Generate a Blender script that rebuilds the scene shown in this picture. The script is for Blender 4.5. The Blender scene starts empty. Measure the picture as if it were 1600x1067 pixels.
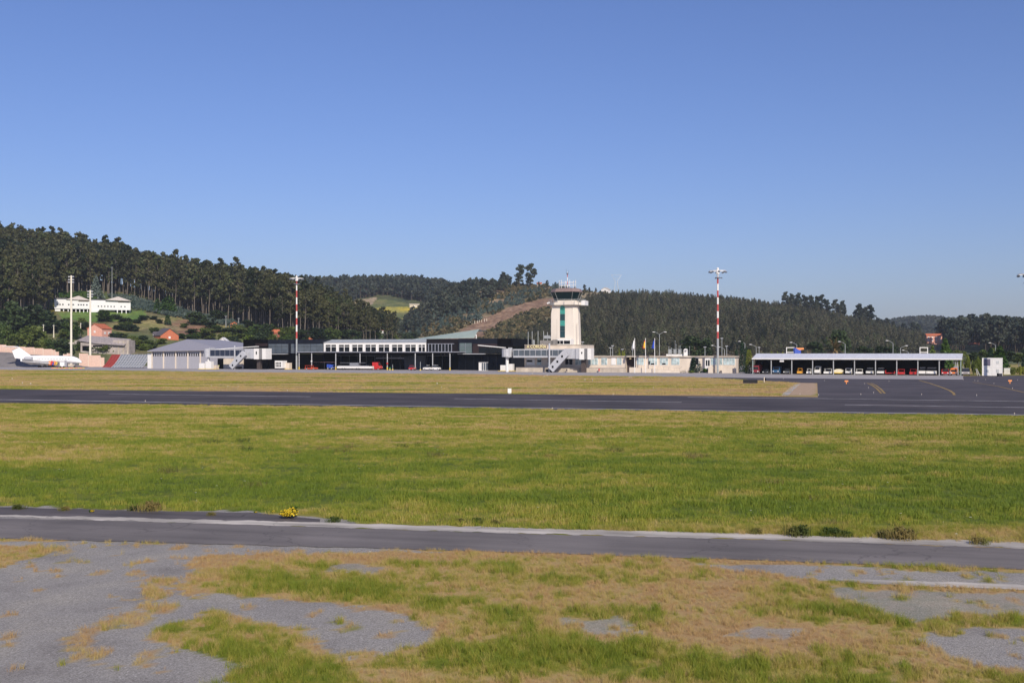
import bpy, math, random
import numpy as np
from mathutils import Vector, Matrix
R = math.radians
rng = np.random.default_rng(7)
random.seed(7)
scene = bpy.context.scene
COL = scene.collection
# ------------------------------------------------------------------ camera, sky, sun, exposure
F = 1633.0            # focal length in pixels of the 1600 px wide photograph
HZ = 552.0            # row of the horizon
H = 6.0               # eye height in metres
cam_d = bpy.data.cameras.new('camera'); cam = bpy.data.objects.new('camera', cam_d); COL.objects.link(cam)
cam.location = (0, 0, H); cam.rotation_euler = (R(90), 0, 0)
cam_d.sensor_width = 36; cam_d.lens = 36 * F / 1600; cam_d.shift_y = (HZ - 533.5) / 1600
cam_d.clip_start = 0.5; cam_d.clip_end = 30000
scene.camera = cam
SUN_EL, SUN_AZ = R(33), R(162)       # azimuth clockwise from +Y: behind the camera, to its right
world = bpy.data.worlds.new('World'); scene.world = world; world.use_nodes = True
wn = world.node_tree.nodes; wl = world.node_tree.links
sky = wn.new('ShaderNodeTexSky'); sky.sky_type = 'NISHITA'; sky.sun_disc = False
sky.sun_elevation = SUN_EL; sky.sun_rotation = SUN_AZ
sky.altitude = 100; sky.air_density = 1.15; sky.dust_density = 0.9; sky.ozone_density = 2.6
tint = wn.new('ShaderNodeMix'); tint.data_type = 'RGBA'; tint.blend_type = 'MULTIPLY'; tint.inputs[0].default_value = 1; tint.inputs[7].default_value = (.62, .685, 1.03, 1)
wl.new(sky.outputs[0], tint.inputs[6]); wl.new(tint.outputs[2], wn['Background'].inputs[0]); wn['Background'].inputs[1].default_value = 0.109
sun_d = bpy.data.lights.new('sun', 'SUN'); sun_d.energy = 5.0; sun_d.angle = R(0.5); sun_d.color = (1.0, 0.89, 0.74)
sun = bpy.data.objects.new('sun', sun_d); COL.objects.link(sun); sun.location = (60, -60, 80)
sdir = Vector((math.sin(SUN_AZ) * math.cos(SUN_EL), math.cos(SUN_AZ) * math.cos(SUN_EL), math.sin(SUN_EL)))
sun.rotation_euler = sdir.to_track_quat('Z', 'Y').to_euler()
scene.view_settings.view_transform = 'Standard'; scene.view_settings.look = 'None'
scene.view_settings.exposure = 0.0; scene.view_settings.gamma = 1.0
scene.cycles.volume_bounces = 0
# ------------------------------------------------------------------ materials
MATS = {}
def lin(c): return tuple(((x / 255) / 12.92 if x / 255 <= .04045 else ((x / 255 + .055) / 1.055) ** 2.4) for x in c)
def mat(name, col, rough=0.7, metal=0.0, var=0.15, scale=1.5, spec=0.5, bump=0.0, streak=None):
    if name in MATS: return MATS[name]
    m = bpy.data.materials.new(name); m.use_nodes = True; nt = m.node_tree; n = nt.nodes; l = nt.links
    b = n['Principled BSDF']; b.inputs['Roughness'].default_value = rough; b.inputs['Metallic'].default_value = metal
    b.inputs['Specular IOR Level'].default_value = spec
    tc = n.new('ShaderNodeTexCoord'); no = n.new('ShaderNodeTexNoise'); no.inputs['Scale'].default_value = scale; no.inputs['Detail'].default_value = 6
    mp = n.new('ShaderNodeMapping'); l.new(tc.outputs['Object'], mp.inputs[0]); l.new(mp.outputs[0], no.inputs['Vector'])
    if streak: mp.inputs['Scale'].default_value = streak
    mr = n.new('ShaderNodeMapRange'); l.new(no.outputs[0], mr.inputs[0]); mr.inputs[1].default_value = .3; mr.inputs[2].default_value = .7
    mr.inputs[3].default_value = 1 - var; mr.inputs[4].default_value = 1 + var
    vm = n.new('ShaderNodeVectorMath'); vm.operation = 'SCALE'; vm.inputs[0].default_value = col[:3]; l.new(mr.outputs[0], vm.inputs['Scale'])
    l.new(vm.outputs[0], b.inputs['Base Color'])
    if bump:
        bp = n.new('ShaderNodeBump'); bp.inputs['Strength'].default_value = bump; l.new(no.outputs[0], bp.inputs['Height']); l.new(bp.outputs[0], b.inputs['Normal'])
    MATS[name] = m; return m
def leaf_mat(name, a, b_, c=None, transl=0.25):
    """foliage: colour varies from tree to tree and from clump to clump"""
    m = bpy.data.materials.new(name); m.use_nodes = True; nt = m.node_tree; n = nt.nodes; l = nt.links
    b = n['Principled BSDF']; b.inputs['Roughness'].default_value = .6; b.inputs['Specular IOR Level'].default_value = .25
    oi = n.new('ShaderNodeObjectInfo'); tc = n.new('ShaderNodeTexCoord'); no = n.new('ShaderNodeTexNoise'); no.inputs['Scale'].default_value = .45; no.inputs['Detail'].default_value = 4
    l.new(tc.outputs['Object'], no.inputs['Vector'])
    ad = n.new('ShaderNodeMath'); ad.operation = 'MULTIPLY_ADD'; l.new(no.outputs[0], ad.inputs[0]); ad.inputs[1].default_value = 1.1; ad.inputs[2].default_value = -.55
    gp_ = n.new('ShaderNodeNewGeometry'); nw = n.new('ShaderNodeTexNoise'); nw.inputs['Scale'].default_value = .022; nw.inputs['Detail'].default_value = 5; l.new(gp_.outputs['Position'], nw.inputs['Vector'])
    ad1 = n.new('ShaderNodeMath'); ad1.operation = 'MULTIPLY_ADD'; l.new(nw.outputs[0], ad1.inputs[0]); ad1.inputs[1].default_value = 1.5; ad1.inputs[2].default_value = -.75
    ad3 = n.new('ShaderNodeMath'); ad3.operation = 'ADD'; l.new(ad.outputs[0], ad3.inputs[0]); l.new(ad1.outputs[0], ad3.inputs[1])
    ad2 = n.new('ShaderNodeMath'); ad2.operation = 'ADD'; l.new(oi.outputs['Random'], ad2.inputs[0]); l.new(ad3.outputs[0], ad2.inputs[1])
    cr = n.new('ShaderNodeValToRGB'); l.new(ad2.outputs[0], cr.inputs[0])
    cr.color_ramp.elements[0].color = (*a, 1); cr.color_ramp.elements[1].color = (*b_, 1)
    if c: e = cr.color_ramp.elements.new(.93); e.color = (*c, 1); cr.color_ramp.elements[1].position = .8 if cr.color_ramp.elements[1].position > .8 else cr.color_ramp.elements[1].position
    l.new(cr.outputs[0], b.inputs['Base Color'])
    tr = n.new('ShaderNodeBsdfTranslucent'); l.new(cr.outputs[0], tr.inputs[0]); mx = n.new('ShaderNodeMixShader'); mx.inputs[0].default_value = transl
    l.new(b.outputs[0], mx.inputs[1]); l.new(tr.outputs[0], mx.inputs[2]); l.new(mx.outputs[0], n['Material Output'].inputs[0])
    MATS[name] = m; return m
# ------------------------------------------------------------------ geometry helpers
class MB:
    def __init__(s): s.v = []; s.f = []; s.m = []
    def add(s, vs, fs, m=0):
        o = len(s.v); s.v += [tuple(v) for v in vs]; s.f += [tuple(i + o for i in f) for f in fs]; s.m += [m] * len(fs); return s
    def box(s, x0, x1, y0, y1, z0, z1, m=0):
        return s.add([(x0,y0,z0),(x1,y0,z0),(x1,y1,z0),(x0,y1,z0),(x0,y0,z1),(x1,y0,z1),(x1,y1,z1),(x0,y1,z1)],
                     [(0,3,2,1),(4,5,6,7),(0,1,5,4),(1,2,6,5),(2,3,7,6),(3,0,4,7)], m)
    def loft(s, a, b, m=0):
        """closed solid between two equal rings of points"""
        n = len(a); fs = [tuple(range(n))[::-1], tuple(range(n, 2 * n))] + [(i, (i + 1) % n, n + (i + 1) % n, n + i) for i in range(n)]
        return s.add(list(a) + list(b), fs, m)
    def prism_xz(s, poly, y0, y1, m=0): return s.loft([(x, y0, z) for x, z in poly], [(x, y1, z) for x, z in poly], m)
    def prism_yz(s, poly, x0, x1, m=0): return s.loft([(x0, y, z) for y, z in poly], [(x1, y, z) for y, z in poly], m)
    def prism_xy(s, poly, z0, z1, m=0): return s.loft([(x, y, z0) for x, y in poly], [(x, y, z1) for x, y in poly], m)
    def tube(s, p0, p1, r0, r1=None, n=8, m=0):
        r1 = r0 if r1 is None else r1
        p0 = Vector(p0); p1 = Vector(p1); d = (p1 - p0).normalized(); a = d.orthogonal().normalized(); b = d.cross(a)
        A = []; B = []
        for i in range(n):
            t = 2 * math.pi * i / n; w = a * math.cos(t) + b * math.sin(t); A.append(p0 + w * r0); B.append(p1 + w * r1)
        return s.loft(A, B, m)
    def ball(s, c, r, nu=8, nv=5, m=0, sc=(1, 1, 1)):
        vs = [(c[0], c[1], c[2] - r * sc[2])]
        for j in range(1, nv):
            ph = -math.pi / 2 + math.pi * j / nv
            for i in range(nu):
                t = 2 * math.pi * i / nu; vs.append((c[0] + r * sc[0] * math.cos(ph) * math.cos(t), c[1] + r * sc[1] * math.cos(ph) * math.sin(t), c[2] + r * sc[2] * math.sin(ph)))
        vs.append((c[0], c[1], c[2] + r * sc[2])); fs = []
        for i in range(nu): fs.append((0, 1 + (i + 1) % nu, 1 + i)); fs.append((len(vs) - 1, len(vs) - 1 - nu + i, len(vs) - 1 - nu + (i + 1) % nu))
        for j in range(nv - 2):
            for i in range(nu):
                a = 1 + j * nu + i; b = 1 + j * nu + (i + 1) % nu; fs.append((a, b, b + nu, a + nu))
        return s.add(vs, fs, m)
    def mesh(s, name, mats, smooth=False):
        me = bpy.data.meshes.new(name); me.from_pydata(s.v, [], s.f)
        for k in (mats if isinstance(mats, (list, tuple)) else [mats]): me.materials.append(k)
        if any(s.m): me.polygons.foreach_set('material_index', s.m)
        if smooth: me.polygons.foreach_set('use_smooth', [True] * len(s.f))
        me.validate(); me.update(); return me
    def build(s, name, mats, parent=None, off=None, smooth=False, label=None):
        if parent is not None and off is None and parent.name in ORG:
            ox, oy = ORG[parent.name]; s.v = [(x - ox, y - oy, z) for x, y, z in s.v]
        o = bpy.data.objects.new(name, s.mesh(name, mats, smooth)); COL.objects.link(o)
        if parent is not None:
            o.parent = parent
            if parent.name in ORG: ORG[o.name] = ORG[parent.name]
        if label: o['label'] = label
        return o
ORG = {}
def tag(o, label=None, cat=None, group=None, kind=None):
    if label: o['label'] = label
    if cat: o['category'] = cat
    if group: o['group'] = group
    if kind: o['kind'] = kind
    return o
def empty(name, label, cat, loc=(0, 0, 0), rz=0.0, group=None, kind=None):
    o = bpy.data.objects.new(name, None); COL.objects.link(o); o.location = loc; o.rotation_euler = (0, 0, rz)
    return tag(o, label, cat, group, kind)
def copy_tree(o, loc=None, rz=None, sc=None, label=None, group=None, parent=None):
    c = o.copy(); COL.objects.link(c); c.parent = parent
    if loc is not None: c.location = loc
    if rz is not None: c.rotation_euler = (0, 0, rz)
    if sc is not None: c.scale = (sc, sc, sc) if not isinstance(sc, tuple) else sc
    if label: c['label'] = label
    if group: c['group'] = group
    for ch in KIDS(o): copy_tree(ch, parent=c)
    return c
def KIDS(o): return list(CH.get(o.name, ())) if o.name in CH else list(o.children)
CH = {}
def G(px, py, z=0.0):
    """point of the plane z seen at a row and column of the photograph"""
    Y = F * (H - z) / (py - HZ); return Vector(((px - 800) / F * Y, Y, z))
def P(px, py, Y): return Vector(((px - 800) / F * Y, Y, H - (py - HZ) / F * Y))
class Fr:
    """a straight building line on the ground, its own x along it and y away from the camera"""
    def __init__(s, px0, v0, px1, v1):
        a = G(px0, HZ + v0); b = G(px1, HZ + v1); s.p = a.xy; s.u = (b.xy - a.xy).normalized(); s.n = Vector((-s.u.y, s.u.x)); s.rz = math.atan2(s.u.y, s.u.x)
    def x(s, px, off=0.0):
        k = (px - 800) / F; q = s.p + s.n * off; return (k * q.y - q.x) / (s.u.x - k * s.u.y)
    def Y(s, px, off=0.0): return s.p.y + s.u.y * s.x(px, off) + s.n.y * off
    def z(s, py, px, off=0.0): return H - (py - HZ) / F * s.Y(px, off)
    def w(s, x, off=0.0, z=0.0): q = s.p + s.u * x + s.n * off; return Vector((q.x, q.y, z))
    def thing(s, name, label, cat, px, off=0.0, group=None):
        x0 = s.x(px, off); o = empty(name, label, cat, s.w(x0, off), s.rz, group); ORG[o.name] = (x0, off); return o
# value noise for land cover
class VN:
    def __init__(s, seed): s.t = np.random.default_rng(seed).random((256, 256))
    def __call__(s, x, y):
        x = np.asarray(x, float); y = np.asarray(y, float); xi = np.floor(x).astype(int); yi = np.floor(y).astype(int); fx = x - xi; fy = y - yi
        fx = fx * fx * (3 - 2 * fx); fy = fy * fy * (3 - 2 * fy); a = xi & 255; b = yi & 255; a1 = (xi + 1) & 255; b1 = (yi + 1) & 255; t = s.t
        return (t[a, b] * (1 - fx) + t[a1, b] * fx) * (1 - fy) + (t[a, b1] * (1 - fx) + t[a1, b1] * fx) * fy
def fbm(vn, x, y, o=4):
    r = 0; a = .5; t = 0
    for i in range(o): r = r + a * vn(x * 2 ** i + 17.3 * i, y * 2 ** i + 5.1 * i); t += a; a *= .55
    return r / t
N1, N2, N3, N4 = VN(1), VN(2), VN(3), VN(4)
def inpoly(px, py, poly):
    px = np.asarray(px, float); py = np.asarray(py, float); c = np.zeros(px.shape, bool); n = len(poly)
    for i in range(n):
        x0, y0 = poly[i]; x1, y1 = poly[(i + 1) % n]
        if y0 == y1: continue
        c ^= ((y0 > py) != (y1 > py)) & (px < (x1 - x0) * (py - y0) / (y1 - y0) + x0)
    return c
def grid_mesh(name, V, nr, nc, mats, attrs=None, smooth=True):
    me = bpy.data.meshes.new(name); me.vertices.add(nr * nc); me.vertices.foreach_set('co', V.astype(np.float32).ravel())
    i = np.arange(nr - 1)[:, None] * nc + np.arange(nc - 1)[None, :]; q = np.stack([i, i + 1, i + nc + 1, i + nc], -1).reshape(-1, 4)
    me.loops.add(q.size); me.loops.foreach_set('vertex_index', q.ravel().astype(np.int32)); me.polygons.add(len(q))
    me.polygons.foreach_set('loop_start', np.arange(0, q.size, 4, dtype=np.int32)); me.polygons.foreach_set('loop_total', np.full(len(q), 4, np.int32))
    if smooth: me.polygons.foreach_set('use_smooth', np.ones(len(q), bool))
    for m in mats: me.materials.append(m)
    me.update(calc_edges=True)
    for k, a in (attrs or {}).items():
        if a.ndim == 2: t = me.attributes.new(k, 'FLOAT_COLOR', 'POINT'); t.data.foreach_set('color', a.astype(np.float32).ravel())
        else: t = me.attributes.new(k, 'FLOAT', 'POINT'); t.data.foreach_set('value', a.astype(np.float32))
    o = bpy.data.objects.new(name, me); COL.objects.link(o); return o
def scatter(name, protos, mats, pts, scl, rz, pid, dry=None, label=None, cat=None, group=None, tilt=0.0):
    """ONE object for an uncountable growth: its mesh holds the tufts (or trees) it is made of and the points where they stand"""
    vs = []; fs = []; mi = []; pv = []
    for k, mb in enumerate(protos):
        o = len(vs); vs += mb.v; fs += [tuple(i + o for i in f) for f in mb.f]; mi += mb.m; pv += [-(k + 1)] * len(mb.v)
    n = len(pts); nv = len(vs); me = bpy.data.meshes.new(name); me.from_pydata(vs + [tuple(p) for p in pts], [], fs)
    me.polygons.foreach_set('material_index', mi)
    for m in mats: me.materials.append(m)
    def at(nm, typ, base, arr):
        a = me.attributes.new(nm, typ, 'POINT'); a.data.foreach_set('value', np.concatenate([base, arr]).astype(np.int32 if typ == 'INT' else np.float32))
    at('pid', 'INT', np.array(pv), np.asarray(pid)); at('scl', 'FLOAT', np.ones(nv), np.asarray(scl)); at('rz', 'FLOAT', np.zeros(nv), np.asarray(rz))
    at('dry', 'FLOAT', np.zeros(nv), np.zeros(n) if dry is None else np.asarray(dry))
    at('tx', 'FLOAT', np.zeros(nv), rng.normal(0, tilt, n) if tilt else np.zeros(n))
    o = bpy.data.objects.new(name, me); COL.objects.link(o)
    ng = bpy.data.node_groups.new(name, 'GeometryNodeTree'); ng.interface.new_socket('Geometry', in_out='INPUT', socket_type='NodeSocketGeometry'); ng.interface.new_socket('Geometry', in_out='OUTPUT', socket_type='NodeSocketGeometry')
    N = ng.nodes; L = ng.links; gi = N.new('NodeGroupInput'); go = N.new('NodeGroupOutput'); jn = N.new('GeometryNodeJoinGeometry'); L.new(jn.outputs[0], go.inputs[0])
    def named(nm, t): q = N.new('GeometryNodeInputNamedAttribute'); q.data_type = t; q.inputs[0].default_value = nm; return q
    ap = named('pid', 'INT'); asc = named('scl', 'FLOAT'); arz = named('rz', 'FLOAT'); atx = named('tx', 'FLOAT')
    cx = N.new('ShaderNodeCombineXYZ'); L.new(atx.outputs[0], cx.inputs[0]); L.new(arz.outputs[0], cx.inputs[2])
    er = N.new('FunctionNodeEulerToRotation'); L.new(cx.outputs[0], er.inputs[0])
    def sep(val):
        c = N.new('FunctionNodeCompare'); c.data_type = 'INT'; c.operation = 'EQUAL'
        ins = [i for i in c.inputs if i.type == 'INT']; L.new(ap.outputs[0], ins[0]); ins[1].default_value = val
        sg = N.new('GeometryNodeSeparateGeometry'); sg.domain = 'POINT'; L.new(gi.outputs[0], sg.inputs[0]); L.new(c.outputs[0], sg.inputs[1]); return sg.outputs[0]
    for k in range(len(protos)):
        ip = N.new('GeometryNodeInstanceOnPoints'); L.new(sep(k), ip.inputs['Points']); L.new(sep(-(k + 1)), ip.inputs['Instance'])
        L.new(er.outputs[0], ip.inputs['Rotation']); L.new(asc.outputs[0], ip.inputs['Scale']); L.new(ip.outputs[0], jn.inputs[0])
    md = o.modifiers.new('growth', 'NODES'); md.node_group = ng
    return tag(o, label, cat, group, 'stuff')
# ------------------------------------------------------------------ the hills
def xp(px, tab, j): return np.interp(px, [t[0] for t in tab], [t[j] for t in tab])
HILLS = [  # column, row of the crest's soil, depth of the crest, depth of the foot
 [(-700,392,860,488),(-100,402,850,488),(0,411,850,488),(100,426,850,488),(200,445,850,488),(300,468,840,492),(400,482,800,495),(480,494,760,505),(560,516,720,540),(620,536,700,560),(700,560,680,560)],
 [(200,560,1500,900),(300,448,1500,900),(400,444,1500,900),(500,451,1500,900),(575,449,1500,900),(640,449,1500,900),(690,452,1500,900),(720,470,1500,900),(800,520,1500,900),(900,560,1500,900)],
 [(520,560,1150,700),(600,527,1150,700),(640,500,1150,700),(700,458,1150,700),(740,449,1150,700),(790,446,1150,700),(830,447,1150,700),(870,450,1150,700),(900,455,1150,700),(940,456,1150,700),(1000,463,1150,700),(1060,485,1150,700),(1150,560,1150,700)],
 [(640,560,1000,540),(690,556,1000,540),(720,549,1000,540),(780,524,1020,540),(830,503,1050,530),(870,490,1050,530),(900,474,1050,530),(940,466,1050,530),(1000,465,1050,530),(1060,467,1050,530),(1120,471,1050,530),(1200,480,1050,530),(1260,486,1050,530),(1320,499,1050,530),(1360,508,1050,530),(1400,520,1050,530),(1450,531,1050,530),(1520,543,1050,530),(1600,556,1050,530),(1700,560,1050,530)],
 [(1200,560,2400,1500),(1340,512,2400,1500),(1400,507,2400,1500),(1450,502,2400,1500),(1500,506,2400,1500),(1560,512,2400,1500),(1650,515,2400,1500),(2400,515,2400,1500)],
 [(1360,560,950,560),(1430,545,950,560),(1470,537,950,560),(1550,531,950,560),(1620,538,950,560),(1800,530,950,560),(2400,530,950,560)]]
def land(px, Y):
    """height of the land and which hill it belongs to"""
    px, Y = np.broadcast_arrays(np.asarray(px, float), np.asarray(Y, float)); X = (px - 800) / F * Y
    best = np.full(px.shape, -1.5); own = np.full(px.shape, -1)
    for i, t in enumerate(HILLS):
        c = xp(px, t, 1); yc = xp(px, t, 2); yf = xp(px, t, 3); zc = H + (HZ - c) / F * yc
        k = (Y - yf) / (yc - yf); up = np.clip(k, 0, 1); up = up * .85 + .15 * up * up * (3 - 2 * up)
        z = np.where(k <= 1, zc * up, zc * (1 - .00018 * (Y - yc) - .0000012 * (Y - yc) ** 2)); z = np.where(k < 0, -1.5, z)
        z = z + np.clip(k * 4, 0, 1) * (fbm(N3, X / 40, Y / 40, 3) - .5) * np.clip(zc / 12, 0, 1) * 5 - .8
        m = (z > best) & (zc > 0); best = np.where(m, z, best); own = np.where(m, i, own)
    return best, own
YS = np.concatenate([np.arange(380, 900, 1.5), np.arange(900, 1700, 4), np.arange(1700, 3000, 12)])
def hit(px, py):
    """where the line of sight through a column and row first meets the land"""
    z, _ = land(np.full(YS.shape, float(px)), YS); ray = H - (py - HZ) / F * YS; i = np.argmax(z >= ray)
    return Vector(((px - 800) / F * YS[i], YS[i], z[i])) if (z >= ray).any() else Vector(((px - 800) / F * 900, 900, 0))
cols = np.arange(-700, 2300, 3.0); rows = np.concatenate([np.arange(425, 900, 3), np.arange(900, 1600, 6), np.arange(1600, 3300, 25)])
PX, YY = np.meshgrid(cols, rows); ZZ, OWN = land(PX, YY); XX = (PX - 800) / F * YY; PY = HZ - (ZZ - H) / YY * F
nA = fbm(N1, XX / 14, YY / 14); nB = fbm(N2, XX / 45, YY / 45); nC = fbm(N4, XX / 4, YY / 4)
c = np.zeros(PX.shape + (3,)); c[:] = (.07, .08, .035)
def paint(mask, a, b, n=None):
    n = nA if n is None else n; t = np.clip((n - .35) / .3, 0, 1)[..., None]; c[mask] = (np.array(a) * (1 - t) + np.array(b) * t)[mask]
paint(OWN == 0, (.075, .11, .025), (.15, .13, .055), nB * .5 + nA * .5)
paint((OWN == 2), (.10, .10, .045), (.22, .16, .09))
paint((OWN == 1), (.04, .06, .02), (.08, .09, .03))
paint((OWN == 3), (.045, .055, .022), (.10, .075, .045))
paint((OWN == 5), (.04, .05, .02), (.08, .10, .03))
wob = (nA - .5) * 14; wy = (nB - .5) * 8
def reg(poly, hill=None):
    m = inpoly(PX + wob, PY + wy, poly)
    return m if hill is None else m & (OWN == hill)
paint(reg([(540,486),(556,470),(600,468),(660,480),(665,492),(630,512),(560,520),(545,505)], 1), (.09, .115, .03), (.17, .165, .055))
paint(reg([(548,470),(590,466),(580,478),(552,482),(556,520),(545,520)], 1), (.28, .22, .14), (.38, .3, .2))
paint(inpoly(PX, PY, [(566,483),(600,480),(655,479),(655,487),(600,489),(566,491)]) & (OWN == 1), (.48, .37, .03), (.30, .28, .05))
ploughed = [(690,530),(740,505),(800,480),(840,469),(864,463),(900,466),(880,478),(850,482),(812,492),(772,514),(740,535),(700,540)]
paint(reg(ploughed, 2), (.19, .11, .065), (.27, .175, .11), nC)
paint(reg([(725,446),(800,444),(800,470),(770,475),(740,465)], 2), (.20, .14, .08), (.30, .22, .13))
paint(reg([(880,452),(960,452),(955,462),(900,470)], 2), (.3, .24, .15), (.18, .15, .07))
# left slope: lawns, dry grass, bare soil
paint(reg([(95,488),(230,485),(230,500),(160,505),(95,500)], 0), (.08, .16, .02), (.12, .19, .03))
paint(reg([(150,512),(260,496),(300,490),(360,500),(380,515),(330,522),(290,524),(260,512),(200,520)], 0), (.20, .19, .06), (.27, .22, .09))
paint(reg([(255,505),(290,498),(330,512),(325,524),(280,524)], 0), (.24, .13, .075), (.2, .16, .08))
paint(reg([(75,470),(90,470),(88,500),(75,500)], 0), (.22, .17, .02), (.2, .19, .03))
c *= (.8 + .4 * nC)[..., None]
hm = bpy.data.materials.new('hillside_soil_and_grass'); hm.use_nodes = True; n = hm.node_tree.nodes; l = hm.node_tree.links
va = n.new('ShaderNodeAttribute'); va.attribute_name = 'cover'; no = n.new('ShaderNodeTexNoise'); no.inputs['Scale'].default_value = .35; no.inputs['Detail'].default_value = 8
gp = n.new('ShaderNodeNewGeometry'); l.new(gp.outputs['Position'], no.inputs['Vector']); mr = n.new('ShaderNodeMapRange'); l.new(no.outputs[0], mr.inputs[0]); mr.inputs[1].default_value = .3; mr.inputs[2].default_value = .7; mr.inputs[3].default_value = .55; mr.inputs[4].default_value = 1.4
vm = n.new('ShaderNodeVectorMath'); vm.operation = 'SCALE'; l.new(va.outputs['Color'], vm.inputs[0]); l.new(mr.outputs[0], vm.inputs['Scale']); l.new(vm.outputs[0], n['Principled BSDF'].inputs['Base Color']); n['Principled BSDF'].inputs['Roughness'].default_value = .95
bp = n.new('ShaderNodeBump'); bp.inputs['Strength'].default_value = .8; bp.inputs['Distance'].default_value = 2; l.new(no.outputs[0], bp.inputs['Height']); l.new(bp.outputs[0], n['Principled BSDF'].inputs['Normal'])
hills = grid_mesh('hills', np.stack([XX, YY, ZZ], -1).reshape(-1, 3), len(rows), len(cols), [hm], {'cover': np.concatenate([c, np.ones(PX.shape + (1,))], -1).reshape(-1, 4)})
tag(hills, kind='structure')
# ------------------------------------------------------------------ the ground of the airfield
def axis(*seg):
    return np.unique(np.round(np.concatenate([np.arange(a, b, s) for a, b, s in seg]), 4))
gx = axis((-9000,-1000,800),(-1000,-240,40),(-240,-66,3),(-66,-34,.7),(-34,34,.2),(34,66,.7),(66,240,3),(240,1000,40),(1000,9001,800))
gy = axis((-3000,10,300),(10,17,1),(17,62,.16),(62,118,.5),(118,170,1),(170,420,2.5),(420,1000,40),(1000,12001,1000))
GX, GY = np.meshgrid(gx, gy)
GRAVEL = [
 [(-900,838),(-50,842),(300,848),(430,853),(560,858),(700,861),(440,864),(330,868),(300,871),(290,898),(262,915),(300,935),(330,925),(420,935),(560,945),(640,962),(700,985),(640,1012),(560,1030),(500,1000),(440,975),(380,962),(330,952),(320,962),(250,985),(250,1002),(310,1018),(378,1035),(365,1110),(-900,1500)],
 [(1080,877),(1300,884),(1620,893),(2200,905),(2200,935),(1620,918),(1310,905),(1150,893)],
 [(1440,1000),(1560,975),(2200,980),(2200,1090),(1530,1040)],
 [(1290,918),(1620,925),(1620,960),(1500,955),(1430,975),(1330,940)],
 [(880,966),(960,962),(1005,975),(960,990),(900,985)], [(1150,978),(1290,985),(1230,1003),(1130,992)], [(530,880),(600,885),(590,898),(520,892)],
 [(-900,775),(-50,789),(200,796),(400,800),(530,813),(560,824),(250,816),(-50,809),(-900,800)]]
ISLAND = [(-900,850),(0,854),(60,853),(100,857),(65,866),(0,886),(-900,1000)]
LUSH = [[(345,880),(430,893),(560,915),(700,925),(830,950),(790,985),(640,958),(520,935),(400,905)], [(868,935),(1000,935),(1100,940),(1010,962),(880,958)], [(1205,915),(1260,915),(1265,940),(1215,945)],
 [(240,975),(330,962),(440,975),(540,1018),(640,1110),(350,1110),(310,1015),(245,1002)], [(310,950),(380,958),(380,968),(330,966)], [(900,890),(1000,880),(1120,905),(1000,910)], [(700,1010),(1000,985),(1150,1020),(1000,1045),(760,1040)], [(1090,1040),(1300,1020),(1400,1040),(1300,1110),(1090,1110)]]
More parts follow.
